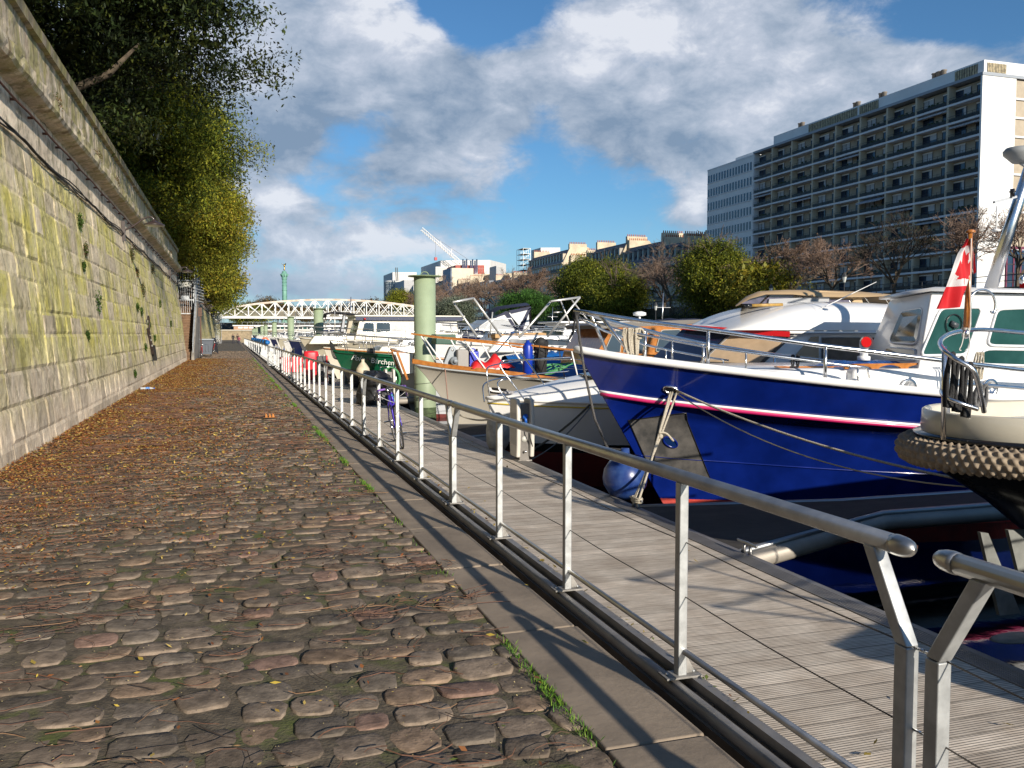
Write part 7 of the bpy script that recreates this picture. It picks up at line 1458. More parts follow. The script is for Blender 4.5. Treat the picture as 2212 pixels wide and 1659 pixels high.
for i in range(nA):
    for j in range(nB):
        F.append((i*(nB+1)+j, i*(nB+1)+j+1, (i+1)*(nB+1)+j+1, (i+1)*(nB+1)+j)); a = (i+.5)/nA; b = (j+.5)/nB
        red = a < .14 or a > .70; lx = (a-.43)/.50; ly = -(b-.80)/.80; 
        if not red and inpoly(ly, -lx, LEAFP): red = True
        Mi.append(0 if red else 1)
fo = fastmesh('flag_cloth', np.array(V), np.array(F), [RF, WF], midx=Mi, smooth=True, parent=t3)
mb = MB(); mb.grid([[PY_(2098, 508, 4.87), PY_(2103, 545, 4.86)], [PY_(2098, 575, 4.87), PY_(2102, 592, 4.86)]], WF); mb.grid([[PY_(2102, 540, 4.86), PY_(2105, 548, 4.84)], [PY_(2103, 592, 4.86), PY_(2109, 588, 4.84)]], RF); mb.build('flag_fold', t3)
# rope hanks on the stern rail
def hank(label, anchors, r, m, y, drop):
    mb = MB()
    for k, (u, v) in enumerate(anchors):
        a = np.array(PY_(u, v, y)); 
        for w_ in range(2): mb.tube(smoothpts([a+np.array((-.012, .02*w_, -drop)), a+np.array((-.02, .02*w_, -drop*.5)), a+np.array((-.008, -.01, .005)), a+np.array((.012, -.02, .02)), a+np.array((.03, 0, -.01)), a+np.array((.035, .01*w_, -drop*.55)), a+np.array((.03-.02*w_, .01, -drop*1.02))]), r, m, 7)
    return tag(mb.build('rope_hank'), label, 'rope')
hank('thick black ropes looped over the stern rail of the black barge', [(2052, 768), (2071, 778), (2090, 790)], .0125, BROPE(), 4.50, .33); hank('short pale rope tied on the blue boat rail behind the flagstaff', [(2108, 764), (2114, 764), (2120, 764)], .009, ROPE(), 8.2, .30); hank('grey rope looped over the cream bulwark', [(2112, 835), (2124, 836)], .012, mat('grey_rope', (.13, .13, .13), .85, 0, noise=.5, scale=80), 4.9, .14)

# ---------------- white yacht with the dome roof ----------------
yc = 13.2; t = thing('motor_yacht', 'white motor yacht with bulbous roof, red brow line and tan window covers', 'boat', (3.78, yc, ZW)); DRED = mat('dark_red_antifoul', (.13, .012, .010), .6, 0, noise=.2, scale=4)
pt = hull(t, 3.78, yc, 10, 2.8, [(0, .68), (.5, .655), (1.55, .63), (3, .64), (10, .7)], zk=-1.1, rake=.55, qe=.35, p=1.9, bands=[(.52, DRED), (.60, BLACKP()), (1, WHITE())], lowf=.80, flare=1.0)
mb = MB(); mb.tube(both(pt, .94, .006, 1, 40), .012, mat('yellow_stripe', (.62, .45, .04), .5), 6); mb.build('yellow_stripe', t); mb = MB(); mb.tube(both(pt, .985, .0, 1, 40), .026, WHITE(), 8); mb.build('rubbing_strake', t)
mb = MB(); P = []
for q in np.linspace(.003, .45, 24):
    a = pt(q, 1, -1, -.02); b = pt(q, 1, 1, -.02); x = a[0]; h_ = np.interp(x, [3.8, 4.3, 5.2, 6.3, 7.4, 9], [.0, .10, .33, .50, .55, .58]); row = []
    for s in np.linspace(0, 1, 17): row.append(a*(1-s)+b*s+np.array((0, 0, h_*math.sin(math.pi*s)**.55)))
    P.append(row)
mb.grid(P, WHITE()); mb.build('foredeck', t)
mb = MB(); c = np.array((5.65, 12.9, 1.075)); mb.prism([c+np.array(k) for k in ((-.32, -.28, -.10), (.30, -.28, -.015), (.30, .28, .0), (-.32, .28, -.085))], (0, 0, .025), mat('smoked_hatch', (.10, .11, .12), .15)); mb.build('hatch', t)
def loop(pts, r=.012, nm='pulpit_rail'): mb = MB(); mb.tube(smoothpts(pts), r, STEEL(), 8); return mb.build(nm, t)
loop([PY_(1128, 905, 12.6), PY_(1100, 872, 12.7), PY_(1078, 842, 12.8), PY_(1073, 828, 12.8), PY_(1082, 820, 12.9), PY_(1130, 818, 12.7), PY_(1222, 817, 12.1)]); loop([PY_(1046, 868, 13.6), PY_(1042, 842, 13.7), PY_(1045, 828, 13.8), PY_(1070, 818, 13.9), PY_(1150, 808, 14.2), PY_(1230, 802, 14.3)]); loop([PY_(1058, 856, 13.6), PY_(1050, 800, 13.6), PY_(1056, 790, 13.7), PY_(1100, 782, 14), PY_(1160, 775, 14.2), PY_(1235, 772, 14.3)]); loop([PY_(1150, 888, 12.5), PY_(1120, 845, 12.7), PY_(1085, 800, 12.8), PY_(1078, 785, 12.8), PY_(1088, 777, 12.9), PY_(1180, 776, 12.5), PY_(1235, 776, 12.2)]); loop([PY_(1175, 830, 12.5), PY_(1125, 762, 13.4)], .011)
mb = MB(); a = np.array(PY_(1098, 848, 13.0)); mb.ball(a, (.10, .06, .03), mat('striped_rope', (.3, .3, .32), .8, 0, noise=.7, scale=60), 10, 6); mb.build('rope_bundle', t)
yn, yf = 12.0, 14.4; Q = lambda u, v, y: np.array(PY_(u, v, y))
A_, B_, C_, D_ = Q(1405, 778, 13.3), Q(1640, 788, yn), Q(1480, 706, 13.3), Q(1712, 722, yn); wsb = lambda s: A_*(1-s)+B_*s; wst = lambda s: C_*(1-s)+D_*s
# cabin body
E1 = np.array((12.2, yn, 1.17)); E2 = np.array((12.2, yn, 1.70)); mb = MB(); mb.prism([B_+np.array((.02, 0, -.6)), B_+np.array((.02, 0, 0)), D_+np.array((.02, 0, 0)), E2, E1+np.array((0, 0, -.6))], (0, yf-yn, 0), WHITE()); cb_ = mb.build('cabin', t)
mb = MB(); mb.prism([wsb(0)+np.array((0, 0, -.3)), wsb(1)+np.array((0, 0, -.3)), wsb(1), wsb(0)], (-.02, 0, 0), WHITE()); mb.build('windscreen_base', t)
DBW = glassy('dark_blue_windscreen', (.010, .018, .045)); TCV = mat('tan_screen_cover', (.42, .31, .20), .6, 0, noise=.10, scale=5, bump=.3, bscale=6, coat=.2)
for (s0, s1, m_) in ((.01, .46, DBW), (.50, .99, TCV)): mb = MB(); mb.prism([wsb(s0)*.985+wst(s0)*.015, wsb(s1)*.985+wst(s1)*.015, wst(s1), wst(s0)], (-.02, -.01, .01), m_); mb.build('windscreen_pane', t)
mb = MB(); K = mat('screen_mullion', (.10, .10, .10), .4, .5); mb.obox(wsb(.48), wst(.48), .07, .03, GREYP()); mb.obox(wsb(.48)+np.array((-.03, -.02, 0)), wst(.48)+np.array((-.03, -.02, 0)), .03, .02, K); mb.obox(wsb(1), wst(1), .05, .04, K); mb.obox(wsb(0), wsb(1), .03, .03, K); mb.build('mullion', t)
def side(u, v): return Q(u, v, yn-.012)
mb = MB(); mb.prism([side(1700, 788), side(1752, 728), side(1768, 727), side(1768, 788)], (0, -.01, 0), TCV); mb.build('side_cover', t)
for u0, u1, m_ in ((1775, 1862, mat('curtained_window', (.10, .085, .07), .12, 0, noise=.3, scale=5, coat=.5)), (1866, 1935, mat('curtained_window')), (1940, 2010, mat('curtained_window')), (2015, 2100, DARKW())): pane(t, 'side_window', [side(u0, 788), side(u0, 730), side(u1, 730), side(u1, 788)], m_, K, .006, .02)
mb = MB(); mb.box((D_[0]-.1, yn-.07, 1.665), (12.2, yn+.02, 1.70), WHITE()); mb.box((D_[0]-.1, yn-.075, 1.655), (12.2, yn-.05, 1.665), K); mb.build('gutter_rail', t)
# bulbous roof
mb = MB(); P = []; x0, x1 = 7.45, 12.6; 
for i in range(30):
    s = i/29; x = x0+(x1-x0)*s; rise = min(1, (s/.42))**.5 if s < .42 else 1.; rise = (1-(1-min(1, s/.42))**2.2)*(1-.30*max(0, (s-.5)/.5)**1.5); plan = 1-(1-min(1, s/.28))**2.4*.40; row = []
    for j in range(25): a = math.pi*j/24; row.append((x+.28*(1-abs(math.cos(a)))*0+.35*(1-plan), yc-math.copysign(abs(math.cos(a))**.62, math.cos(a))*1.27*plan, 1.715+.50*rise*abs(math.sin(a))**.72))
    P.append(row)
mb.grid(P, WHITE()); mb.add([P[0][j] for j in range(25)], [tuple(range(25))], WHITE()); mb.build('dome_roof', t)
RB = mat('red_brow', (.55, .008, .012), .35, 0, coat=.4); mb = MB(); K1 = [np.array((x0+.35*.40+.0, yc+1.2*.6, 1.70))]; br_ = []
for s in np.linspace(0, 1, 14): br_.append(wst(s)+np.array((-.12-.08*math.sin(math.pi*s), -.10, .0)))
for a, b in zip(br_[:-1], br_[1:]): mb.obox(a, b, .03, .085, RB)
mb.build('red_brow', t); mb = MB()
mb.grid([[p+np.array((0, 0, -.03)) for p in br_], [wst(s)+np.array((.25, 0, -.03)) for s in np.linspace(0, 1, 14)]], GREYP()); mb.grid([[p+np.array((0, 0, .03)) for p in br_], [wst(s)+np.array((.35, 0, .04)) for s in np.linspace(0, 1, 14)]], WHITE()); mb.build('brow_soffit', t)
# fly bridge canvas
yb = 13.6; cv_ = mat('tan_canvas', (.42, .30, .17)); TANC(); mb = MB(); P = []
UP = [(1588, 660), (1612, 640), (1640, 629), (1700, 626), (1770, 627), (1860, 630), (1905, 634), (1985, 641)]; LO = [(1590, 662), (1622, 645), (1655, 636), (1712, 636), (1770, 641), (1862, 642), (1910, 640), (1982, 646)]
mb.grid([[Q(u, v, 12.72) for u, v in LO], [Q(u*.45+u2*.55, v*.45+v2*.55, 12.78) for (u, v), (u2, v2) in zip(LO, UP)], [Q(u, v, 13.0) for u, v in UP], [Q(u, v, 13.0)+np.array((.55, .7, .02)) for u, v in UP], [Q(u, v, 13.0)+np.array((1.1, 1.5, -.10)) for u, v in UP]], TANC())
mb.prism([Q(1770, 628, 12.88), Q(1862, 634, 12.88), Q(1862, 642, 12.88), Q(1770, 639, 12.88)], (0, .02, 0), TANC()); mb.prism([Q(1762, 640, 12.86), Q(1860, 643, 12.86), Q(1868, 664, 12.86), Q(1850, 664, 12.86), Q(1843, 645, 12.86), Q(1765, 643, 12.86)], (0, .03, 0), TANC()); mb.prism([Q(1850, 645, 12.85), Q(1864, 644, 12.85), Q(1838, 662, 12.85), Q(1828, 662, 12.85)], (0, .02, 0), TANC()); mb.build('canopy', t)
mb = MB(); VW = mat('vinyl_screen', (.11, .10, .15), .12, 0, noise=.3, scale=6, coat=.5)
for Kp in ([(1596, 656), (1622, 640), (1660, 635), (1640, 656)], [(1645, 656), (1668, 634), (1715, 635), (1712, 650), (1700, 656)], [(1775, 646), (1838, 648), (1828, 662), (1775, 662)]): mb.prism([Q(u, v, 12.85) for u, v in Kp], (0, .01, 0), VW)
mb.build('canopy_window', t); mb = MB(); mb.prism([Q(1660, 656, 12.8), Q(1662, 646, 12.8), Q(1735, 643, 12.8), Q(1792, 641, 12.8), Q(1790, 658, 12.8), Q(1735, 656, 12.8)], (0, .5, 0), mat('grey_vinyl_cover', (.30, .31, .33), .6)); mb.build('dash_cover', t)
mb = MB(); 
for ua, va, ub, vb in ((1905, 634, 1925, 664), (1835, 640, 1837, 668), (1862, 635, 1882, 660)): mb.tube([Q(ua, va, 12.9), Q(ub, vb, 12.9)], .008, STEEL(), 6)
mb.build('canopy_frame', t)
mb = MB(); mb.tube([Q(1623, 660, 12.5), Q(1690, 658, 12.5)], .026, mat('bamboo_boathook', (.42, .26, .07), .4, 0, noise=.2, scale=20), 8); mb.tube([Q(1610, 661, 12.5), Q(1623, 660, 12.5)], .028, BLACKP(), 8); mb.build('boathook', t)
mb = MB(); a = Q(1745, 680, 12.1); mb.tube([a, Q(1893, 609, 12.1)], [.009, .005], WHITE(), 6); mb.ball(a, (.035, .03, .035), STEEL(), 10, 8); mb.tube([a, a+np.array((0, .1, -.08))], .015, STEEL(), 6); mb.build('whip_antenna', t)
mb = MB(); a = Q(1930, 662, 12.6); mb.lathe([(.16, 0), (.16, .03), (.1, .04), (0, .04)], a, CREAM(), 16); mb.cyl(a+np.array((.06, 0, -.1)), a+np.array((.05, 0, 0)), .03, CREAM()); mb.build('scanner', t)
rope('mooring_rope', arc(PY_(1290, 858, 12.4), PY_(1090, 1000, 11.9), .12, 14), .016, mat('old_brown_rope', (.10, .085, .06), .9, 0, noise=.5, scale=60), 'old dark rope slanting across the white yacht bow to the pontoon'); rope('mooring_rope', arc(PY_(1275, 880, 12.3), PY_(1085, 1010, 12.1), .2, 14), .009, mat('grey_blue_rope', (.16, .18, .2), .9), 'thin grey rope slanting under the old dark rope'); rope('mooring_rope', arc(PY_(990, 895, 13.6), PY_(1062, 905, 13.0), .05, 8), .014, ROPE(), 'short pale rope at the white yacht bow')
c = PY_(1075, 930, 12.9); mb = MB(); mb.lathe([(0, -.34), (.10, -.32), (.17, -.2), (.18, 0), (.16, .16), (.08, .24), (.03, .28), (0, .28)], c, mat('dirty_white_vinyl', (.34, .33, .30), .5, 0, noise=.3, scale=9), 20); tag(mb.build('long_fender'), 'dirty white fender wedged at the white yacht bow beside the pedestal', 'fender')

# ---------------- cream yacht with varnished rail ----------------
yc = 18.5; CRH = mat('warm_grey_hull', (.46, .43, .37), .3, 0, noise=.05, scale=1, coat=.25, bump=.04, bscale=2); t = thing('classic_yacht', 'cream grey classic yacht with varnished cap rail and wooden wheelhouse', 'boat', (3.66, yc, ZW))
pt = hull(t, 3.66, yc, 13, 3.8, [(0, 1.03), (.5, .95), (.95, .90), (1.9, .80), (2.9, .68), (5, .55), (13, .6)], zk=-1.1, rake=1.45, qe=5/13, p=1.9, bands=[(.20, DRED), (1, CRH)], lowf=.62, flare=1.5, rexp=.8, ncol=54); deckplate(t, pt, mat('leafy_teak_deck', (.12, .09, .06), .9, 0, noise=.5, scale=5), .03)
mb = MB(); mb.tube(both(pt, .985, .02, 1, 50), .020, mat('pale_grey_strake', (.42, .45, .47), .5), 8); mb.build('strake', t); mb = MB(); a = runline(pt, 1, .012, 0, .28, -1, 24); b = runline(pt, 1, .012, 0, .28, 1, 24); h_ = [np.array((0, 0, .10-.05*k/23)) for k in range(24)]
for run in (a, b): mb.grid([run, [p+h for p, h in zip(run, h_)], [p+h+np.array((0, 0.04 if run is a else -.04, 0)) for p, h in zip(run, h_)], [p+np.array((0, .04 if run is a else -.04, 0)) for p in run]], VARN())
mb.build('varnished_bulwark', t)
hR = lambda q: np.interp(q*13, [0, .95, 1.9, 3.1, 6], [.63, .65, .66, .66, .62]); rl = [pt(q, 1, -1, -.04)+np.array((0, 0, hR(q))) for q in np.linspace(0, .5, 36)]; rr = [pt(q, 1, 1, -.04)+np.array((0, 0, hR(q))) for q in np.linspace(0, .5, 36)]; mb = MB()
for a, b in zip((rl[::-1]+rr[1:])[:-1], (rl[::-1]+rr[1:])[1:]): mb.obox(a, b, .07, .035, VARN())
gr = mb.build('varnished_rail', t)
for side_ in (-1, 1):
    for q in (.05, .11, .175, .245, .32, .40): mb = MB(); a = pt(q, 1, side_, -.05); b = pt(max(0, q-(.035 if q < .2 else .012)), 1, side_, -.05)+np.array((0, 0, hR(q))); mb.tube([a, b], .017, WHITE(), 8); mb.build('stanchion', gr)
    mb = MB()
    for k in (.4, .7): mb.tube([pt(q, 1, side_, -.05)+np.array((0, 0, hR(q)*k)) for q in np.linspace(.22, .5, 10)], .006, STEEL(), 5)
    mb.build('lifeline', gr)
mb = MB(); a, b = onhull(pt, 1063, 839), onhull(pt, 1089, 842); ca_, cb2 = pt(*a, -1, .004), pt(*b, -1, .004); ux = cb2-ca_; mb.prism(roundpoly([ca_-ux*.25+np.array((0, 0, -.07)), cb2+ux*.25+np.array((0, 0, -.07)), cb2+ux*.25+np.array((0, 0, .07)), ca_-ux*.25+np.array((0, 0, .07))], .3), (0, -.008, 0), WHITE()); o = mb.build('fairlead_plate', t); mb = MB(); mb.prism(roundpoly([ca_-ux*.05+np.array((0, -.01, -.035)), cb2+ux*.2+np.array((0, -.01, -.035)), cb2+ux*.2+np.array((0, -.01, .05)), ca_-ux*.05+np.array((0, -.01, .05))], .3), (0, -.006, 0), BLACKP()); mb.build('fairlead_hole', o)
# wooden wheelhouse of the cream yacht
y1_, y2_ = 17.5, 19.5; wp_ = lambda u, v, y=y1_: np.array(PY_(u, v, y)); WD = VARN()
mb = MB(); prf = [wp_(1283, 790), wp_(1290, 762), wp_(1322, 708), wp_(1500, 700), wp_(1500, 790)]; mb.prism(prf, (0, 2.0, 0), WD); mb.build('wheelhouse', t)
mb = MB(); mb.prism([wp_(1296, 702), wp_(1310, 697), wp_(1520, 690), wp_(1520, 698), wp_(1300, 710)], (0, 2.1, 0), mat('grey_brown_roof', (.12, .11, .10), .5)); mb.build('wheelhouse_roof', t)
for Kp in ([(1303, 765), (1325, 715), (1345, 712), (1338, 768)], [(1346, 768), (1352, 713), (1400, 711), (1386, 766)], [(1415, 760), (1428, 713), (1470, 712), (1470, 760)]): pane(t, 'window', roundpoly([wp_(u, v, y1_-.01) for u, v in Kp], .12), glassy('cool_window', (.05, .08, .11)), mat('window_bead', (.45, .42, .36), .4), .006, .02)
def lathe_item(name, label, cat, prof, c, m, grp=None, n=18): mb = MB(); mb.lathe(prof, c, m, n); return tag(mb.build(name), label, cat, grp)
# windlass
a = np.array(PY_(976, 797, 18.1)); mb = MB(); WLm = mat('windlass_grey', (.26, .29, .32), .45, .1, noise=.1, scale=8); K = [a+np.array(k) for k in ((-.22, 0, 0), (.26, 0, 0), (.10, 0, .42), (.07, 0, .47), (-.02, 0, .47), (-.06, 0, .40))]; mb.prism(K, (0, .16, 0), WLm); o = mb.build('windlass', t); bevel(o, .015); mb = MB(); mb.cyl(a+np.array((.04, -.14, .17)), a+np.array((.04, 0, .17)), .09, WLm, n=20); mb.cyl(a+np.array((.04, -.19, .17)), a+np.array((.04, -.14, .17)), .045, WLm, n=14); mb.cyl(a+np.array((.02, -.02, .40)), a+np.array((.02, .0, .40)), .02, STEEL()); mb.build('gypsy', o)
def jerry(u, v, w_, h_, m, label, y=18.0):
    a = np.array(PY_(u, v, y)); t_ = thing('jerrycan', label, 'jerrycan', tuple(a)); mb = MB(); mb.box(a+np.array((-w_/2, -.08, 0)), a+np.array((w_/2, .10, h_)), m); bevel(mb.build('body', t_), .03, 3); mb = MB(); mb.tube(smoothpts([a+np.array((-w_*.3, 0, h_-.01)), a+np.array((-w_*.25, 0, h_+.05)), a+np.array((w_*.2, 0, h_+.05)), a+np.array((w_*.25, 0, h_-.01))]), .014, m, 6); mb.build('handle', t_); mb = MB(); mb.cyl(a+np.array((w_*.38, 0, h_-.01)), a+np.array((w_*.38, 0, h_+.045)), .025, BLACKP()); mb.build('cap', t_)
jerry(1001, 798, .30, .42, mat('grey_plastic', (.26, .25, .24), .5), 'grey metal jerrycan on the cream yacht foredeck'); jerry(1020, 797, .26, .38, mat('blue_plastic', (.01, .03, .42), .35), 'blue jerrycan beside the grey one on the cream foredeck')
mb = MB(); a = np.array(PY_(1062, 796, 17.9)); g = np.random.default_rng(4); K = []
for i in range(9): K.append([(a[0]-.48+.96*j/15, a[1]+.16*math.cos(math.pi*i/8)*1.1, a[2]+(.28*math.sin(math.pi*j/15)**.6*(.75+.35*math.sin(j*.9)))*math.sin(math.pi*i/8)+.03*g.random()) for j in range(16)])
mb.grid(K, mat('red_tarp', (.62, .012, .015), .6, 0, noise=.2, scale=8, bump=.5, bscale=14)); tag(mb.build('red_bundle'), 'crumpled bright red fuel bags heaped on the cream yacht foredeck', 'bag')
a = PY_(1140, 811, 17.3); lathe_item('cylindrical_fender', 'tall blue cylinder fender standing on the cream yacht deck', 'fender', [(0, -.02), (.05, 0), (.10, .07), (.105, .60), (.085, .66), (.04, .69), (.035, .73), (0, .73)], a, mat('blue_fender_vinyl', (.006, .035, .36), .35, 0, noise=.15, scale=5))
a = np.array(PY_(1168, 813, 17.3)); t_ = thing('cylindrical_fender', 'black fender wound with black rope beside the tall blue one', 'fender', tuple(a)); mb = MB(); mb.lathe([(0, 0), (.07, .02), (.125, .10), (.135, .62), (.11, .74), (.07, .80), (0, .82)], a, RUBBER(), 18); mb.build('body', t_); mb = MB()
for k in range(9): mb.tube([a+np.array(((.145-.002*k)*math.cos(q), (.145-.002*k)*math.sin(q), .70-.03*k+.08*math.sin(q+k))) for q in np.linspace(0, 6.28, 14, endpoint=False)], .02, BROPE(), 6, closed=True)
mb.tube([a+np.array((-.07, -.14, .65)), a+np.array((-.11, -.15, .3)), a+np.array((-.03, -.15, .08)), a+np.array((.07, -.15, .35)), a+np.array((.06, -.14, .65))], .014, BROPE(), 6); mb.build('rope_wrap', t_)
mb = MB(); a = np.array(PY_(1195, 806, 17.6))
for k in range(5): mb.tube([a+np.array((.1*k-.2+(.30+.02*(k % 3))*math.cos(q), .10*math.sin(q), .08+.10*math.sin(q+k*.4)+.012*k)) for q in np.linspace(0, 6.28, 16, endpoint=False)], .012, GH, 5, closed=True)
tag(mb.build('deck_hose'), 'tangle of green hose on the side deck of the cream yacht', 'hose')
rope('mooring_rope', arc(PY_(961, 792, 18.2), (3.84, 15.85, ZD+.1), .02, 14), .013, mat('pinkish_rope', (.40, .25, .19), .85, 0, noise=.35, scale=80), 'pinkish rope hanging from the cream bow to a pontoon cleat')
# blue tarp covered dinghy behind
t = thing('covered_dinghy', 'long low boat wholly under a bright blue tarpaulin behind the cream yacht', 'boat', PY_(1170, 790, 22.5)); mb = MB(); K = []; a0, a1 = np.array(PY_(1090, 792, 22.5)), np.array(PY_(1300, 792, 22.5)); g = np.random.default_rng(14)
for i in range(28):
    s = i/27; c = a0*(1-s)+a1*s; w_ = .25+.65*math.sin(math.pi*min(1, s*1.2+.05))**.6 if s < .8 else .8; hh_ = .32+.22*s+.03*g.normal(); K.append([(c[0], c[1]+w_*math.cos(math.pi*j/12), c[2]-.55+(hh_+.5)*abs(math.sin(math.pi*j/12))**.45+.02*g.normal()) for j in range(13)])
mb.grid(K, mat('blue_tarpaulin', (.008, .12, .42), .45, 0, noise=.2, scale=5, bump=.6, bscale=7)); mb.build('tarpaulin', t)

# ---------------- generic boats ----------------
def boat(name, label, xb, yc, L_=9, B=3, fb=1.0, hm=None, boot=None, cabin=True, cab=(.35, .75), ch=.9, canopy=None, rail=True, lowf=.72, rake=1.0, roofm=None, wind=3, cabm=None, seed=0, group=None, zk=-1.1, trim=None, radar=False, mast=0, curtains=False, bf=.12):
    t = thing(name, label, 'boat', (xb, yc, ZW), group=group); hm = hm or WHITE(); cabm = cabm or WHITE(); zs = fb+ZW
    pt = hull(t, xb, yc, L_, B, [(0, zs+.28), (L_*.15, zs+.17), (L_*.35, zs+.06), (L_*.7, zs), (L_, zs+.05)], zk=zk, rake=rake, qe=.42, p=1.9, bands=[((ZW+bf-zk)/(zs+.1-zk), boot or DRED), (1, hm)], lowf=lowf, ncol=22, nrow=9); deckplate(t, pt, mat('pale_deck', (.55, .53, .48), .7, 0, noise=.1), .04)
    mb = MB(); mb.tube(both(pt, .97, .015, 1, 24), .028, trim or mat('rub_rail_white', (.6, .6, .58), .5), 6); mb.build('rub_rail', t)
    if rail: guardrail(t, pt, .55, mat('thin_steel_rail', (.66, .66, .66), .25, .9), q1=.55, every=.11, r=.013, lean=.15)
    x0, x1 = xb+L_*cab[0], xb+L_*cab[1]; hw = B*.36
    if cabin:
        rbox(t, 'foredeck_cabin', (x0-L_*.17, yc-hw*.85, zs-.1), (x0+.2, yc+hw*.85, zs+.32), cabm, .06, 2, (.3, 0, .08)); rbox(t, 'cabin', (x0, yc-hw, zs-.1), (x1, yc+hw, zs+ch), cabm, .04, 2, (.32, .08, .09))
        o = rbox(t, 'cabin_roof', (x0+.05, yc-hw-.02, zs+ch), (x1+.25, yc+hw+.02, zs+ch+.07), roofm or cabm, .02, 2)
        w_ = (x1-x0-.5)/wind
        for s_ in (-1, 1):
            for k in range(wind):
                a = x0+.34+k*w_; z0, z1 = zs+ch*.46, zs+ch*.88; yy = lambda z: yc+s_*(hw-.09*(z-zs+.1)/(ch+.1)+.004); wm_ = DARKW() if not (curtains and k >= 2) else mat('white_curtain', (.30, .31, .32), .3, 0, noise=.25, scale=12)
                pane(t, 'window', roundpoly([(a+(.1 if k == 0 else 0), yy(z0), z0), (a+w_*.84, yy(z0), z0), (a+w_*.84, yy(z1), z1), (a+(.22 if k == 0 else .0), yy(z1), z1)], .15), wm_, mat('thin_steel_rail', (.66, .66, .66), .25, .9), .006, .02, (0, s_, 0))
        mb = MB(); xa = lambda z: x0+.32*(z-zs+.1)/(ch+.1)-.006
        for j in (-1, 1): mb.prism([(xa(zs+ch*.46), yc+j*.06, zs+ch*.46), (xa(zs+ch*.46), yc+j*hw*.84, zs+ch*.46), (xa(zs+ch*.88), yc+j*hw*.8, zs+ch*.88), (xa(zs+ch*.88), yc+j*.06, zs+ch*.88)], (-.01, 0, 0), DARKW())
        mb.build('windscreen', t)
    if canopy:
        cx0, cx1 = (x1-.2, xb+L_*.97) if cabin else (xb+L_*.3, xb+L_*.93); zc_ = zs+(ch+.25 if cabin else .9); mb = MB(); K = []; g = np.random.default_rng(seed)
        for s in np.linspace(0, 1, 9):
            x = cx0+(cx1-cx0)*s; k = min(1, .55+s*2.2) if s < .5 else 1; r_ = [(x, yc+hw*1.15*math.cos(a)*(1 if abs(math.cos(a)) < 1 else 1), zs-.05+(zc_-zs)*k*abs(math.sin(a))**.35+.02*g.normal()) for a in np.linspace(0, math.pi, 13)]; K.append(r_)
        mb.grid(K, canopy); mb.add(K[-1], [tuple(range(13))], canopy); mb.add(K[0], [tuple(range(13))], canopy); o = mb.build('canopy', t)
        for s_ in (-1, 1):
            for q in (.30, .62): mb = MB(); x = cx0+(cx1-cx0)*q; w_ = (cx1-cx0)*.24; mb.prism(roundpoly([(x, yc+s_*hw*1.155, zs+.25), (x+w_, yc+s_*hw*1.155, zs+.25), (x+w_, yc+s_*hw*1.145, zs+(zc_-zs)*.78), (x, yc+s_*hw*1.145, zs+(zc_-zs)*.72)], .2), (0, s_*.02, 0), clear('clear_vinyl', (.6, .62, .65), .7)); mb.build('canopy_window', o)
    if mast: mb = MB(); mb.tube([(x0+.2, yc, zs+.5), (x0+.3, yc, zs+mast)], [.05, .03], mat('thin_steel_rail', (.66, .66, .66), .25, .9), 8); mb.obox((x0-.3, yc, zs+mast*.7), (x0+.9, yc, zs+mast*.7), .03, .03, GREYP()); mb.build('mast', t)
    if radar: mb = MB(); mb.lathe([(.1, 0), (.25, .03), (.25, .13), (.1, .18), (0, .18)], (x1-.6, yc, zs+ch+.3), WHITE(), 14); mb.cyl((x1-.6, yc, zs+ch), (x1-.6, yc, zs+ch+.3), .04, WHITE()); mb.build('radar', t)
    return t, pt
NAV = mat('navy_paint', (.008, .014, .06), .3, 0, coat=.4); GRN = mat('bottle_green_hull', (.004, .085, .040), .3, 0, noise=.15, scale=2, coat=.4); BGE = mat('beige_hull_paint', (.50, .46, .36), .4, 0, noise=.08, scale=1)
# white boat with registration and dark canopy
t, pt = boat('motor_cruiser', 'long white cruiser with grey registration number, lying behind the cream yacht', 5.6, 26.2, 15, 3.8, 1.95, rail=True, cabin=False, lowf=.85, rake=.8)
tx = onhull(pt, 1215, 753); c = pt(*tx, -1, .02); tl = text_into('registration', '4950 F', .30, (0, 0, 0), (R(90), 0, R(0)), mat('grey_lettering', (.10, .11, .12), .6), t, .003, sx=1.25); tl.location = Vector(c)-Vector(t.location)+Vector((-1.0, -.02, -.12))
rbox(t, 'coachroof', (7.2, 25.0, 1.1), (14, 27.4, 1.62), WHITE(), .08, 3, (.5, 0, .1))
for k in range(3): pane(t, 'window', [(7.9+k*1.1, 24.985, 1.25), (8.7+k*1.1, 24.985, 1.25), (8.7+k*1.1, 25.03, 1.5), (7.9+k*1.1, 25.03, 1.5)], DARKW(), STEEL(), .006, .02)
mb = MB(); Qc = lambda u, v, y=25.2: np.array(PY_(u, v, y)); mb.prism([Qc(1070, 722), Qc(1180, 718), Qc(1180, 729), Qc(1070, 730)], (0, .8, 0), mat('tan_wood_box', (.42, .25, .10), .6, 0, noise=.2, scale=6)); mb.build('cockpit_locker', t)
mb = MB(); zA = [(1025, 712), (1060, 690), (1104, 688), (1118, 714)]; mb.prism([Qc(*k) for k in zA], (0, 1.6, 0), clear('clear_vinyl', (.6, .62, .65), .7)); K = [Qc(*k) for k in zA]; mb.tube(K, .03, WHITE(), 6, closed=True); mb.tube([Qc(1044, 716), Qc(1066, 689)], .03, WHITE(), 6); mb.build('windscreen', t)
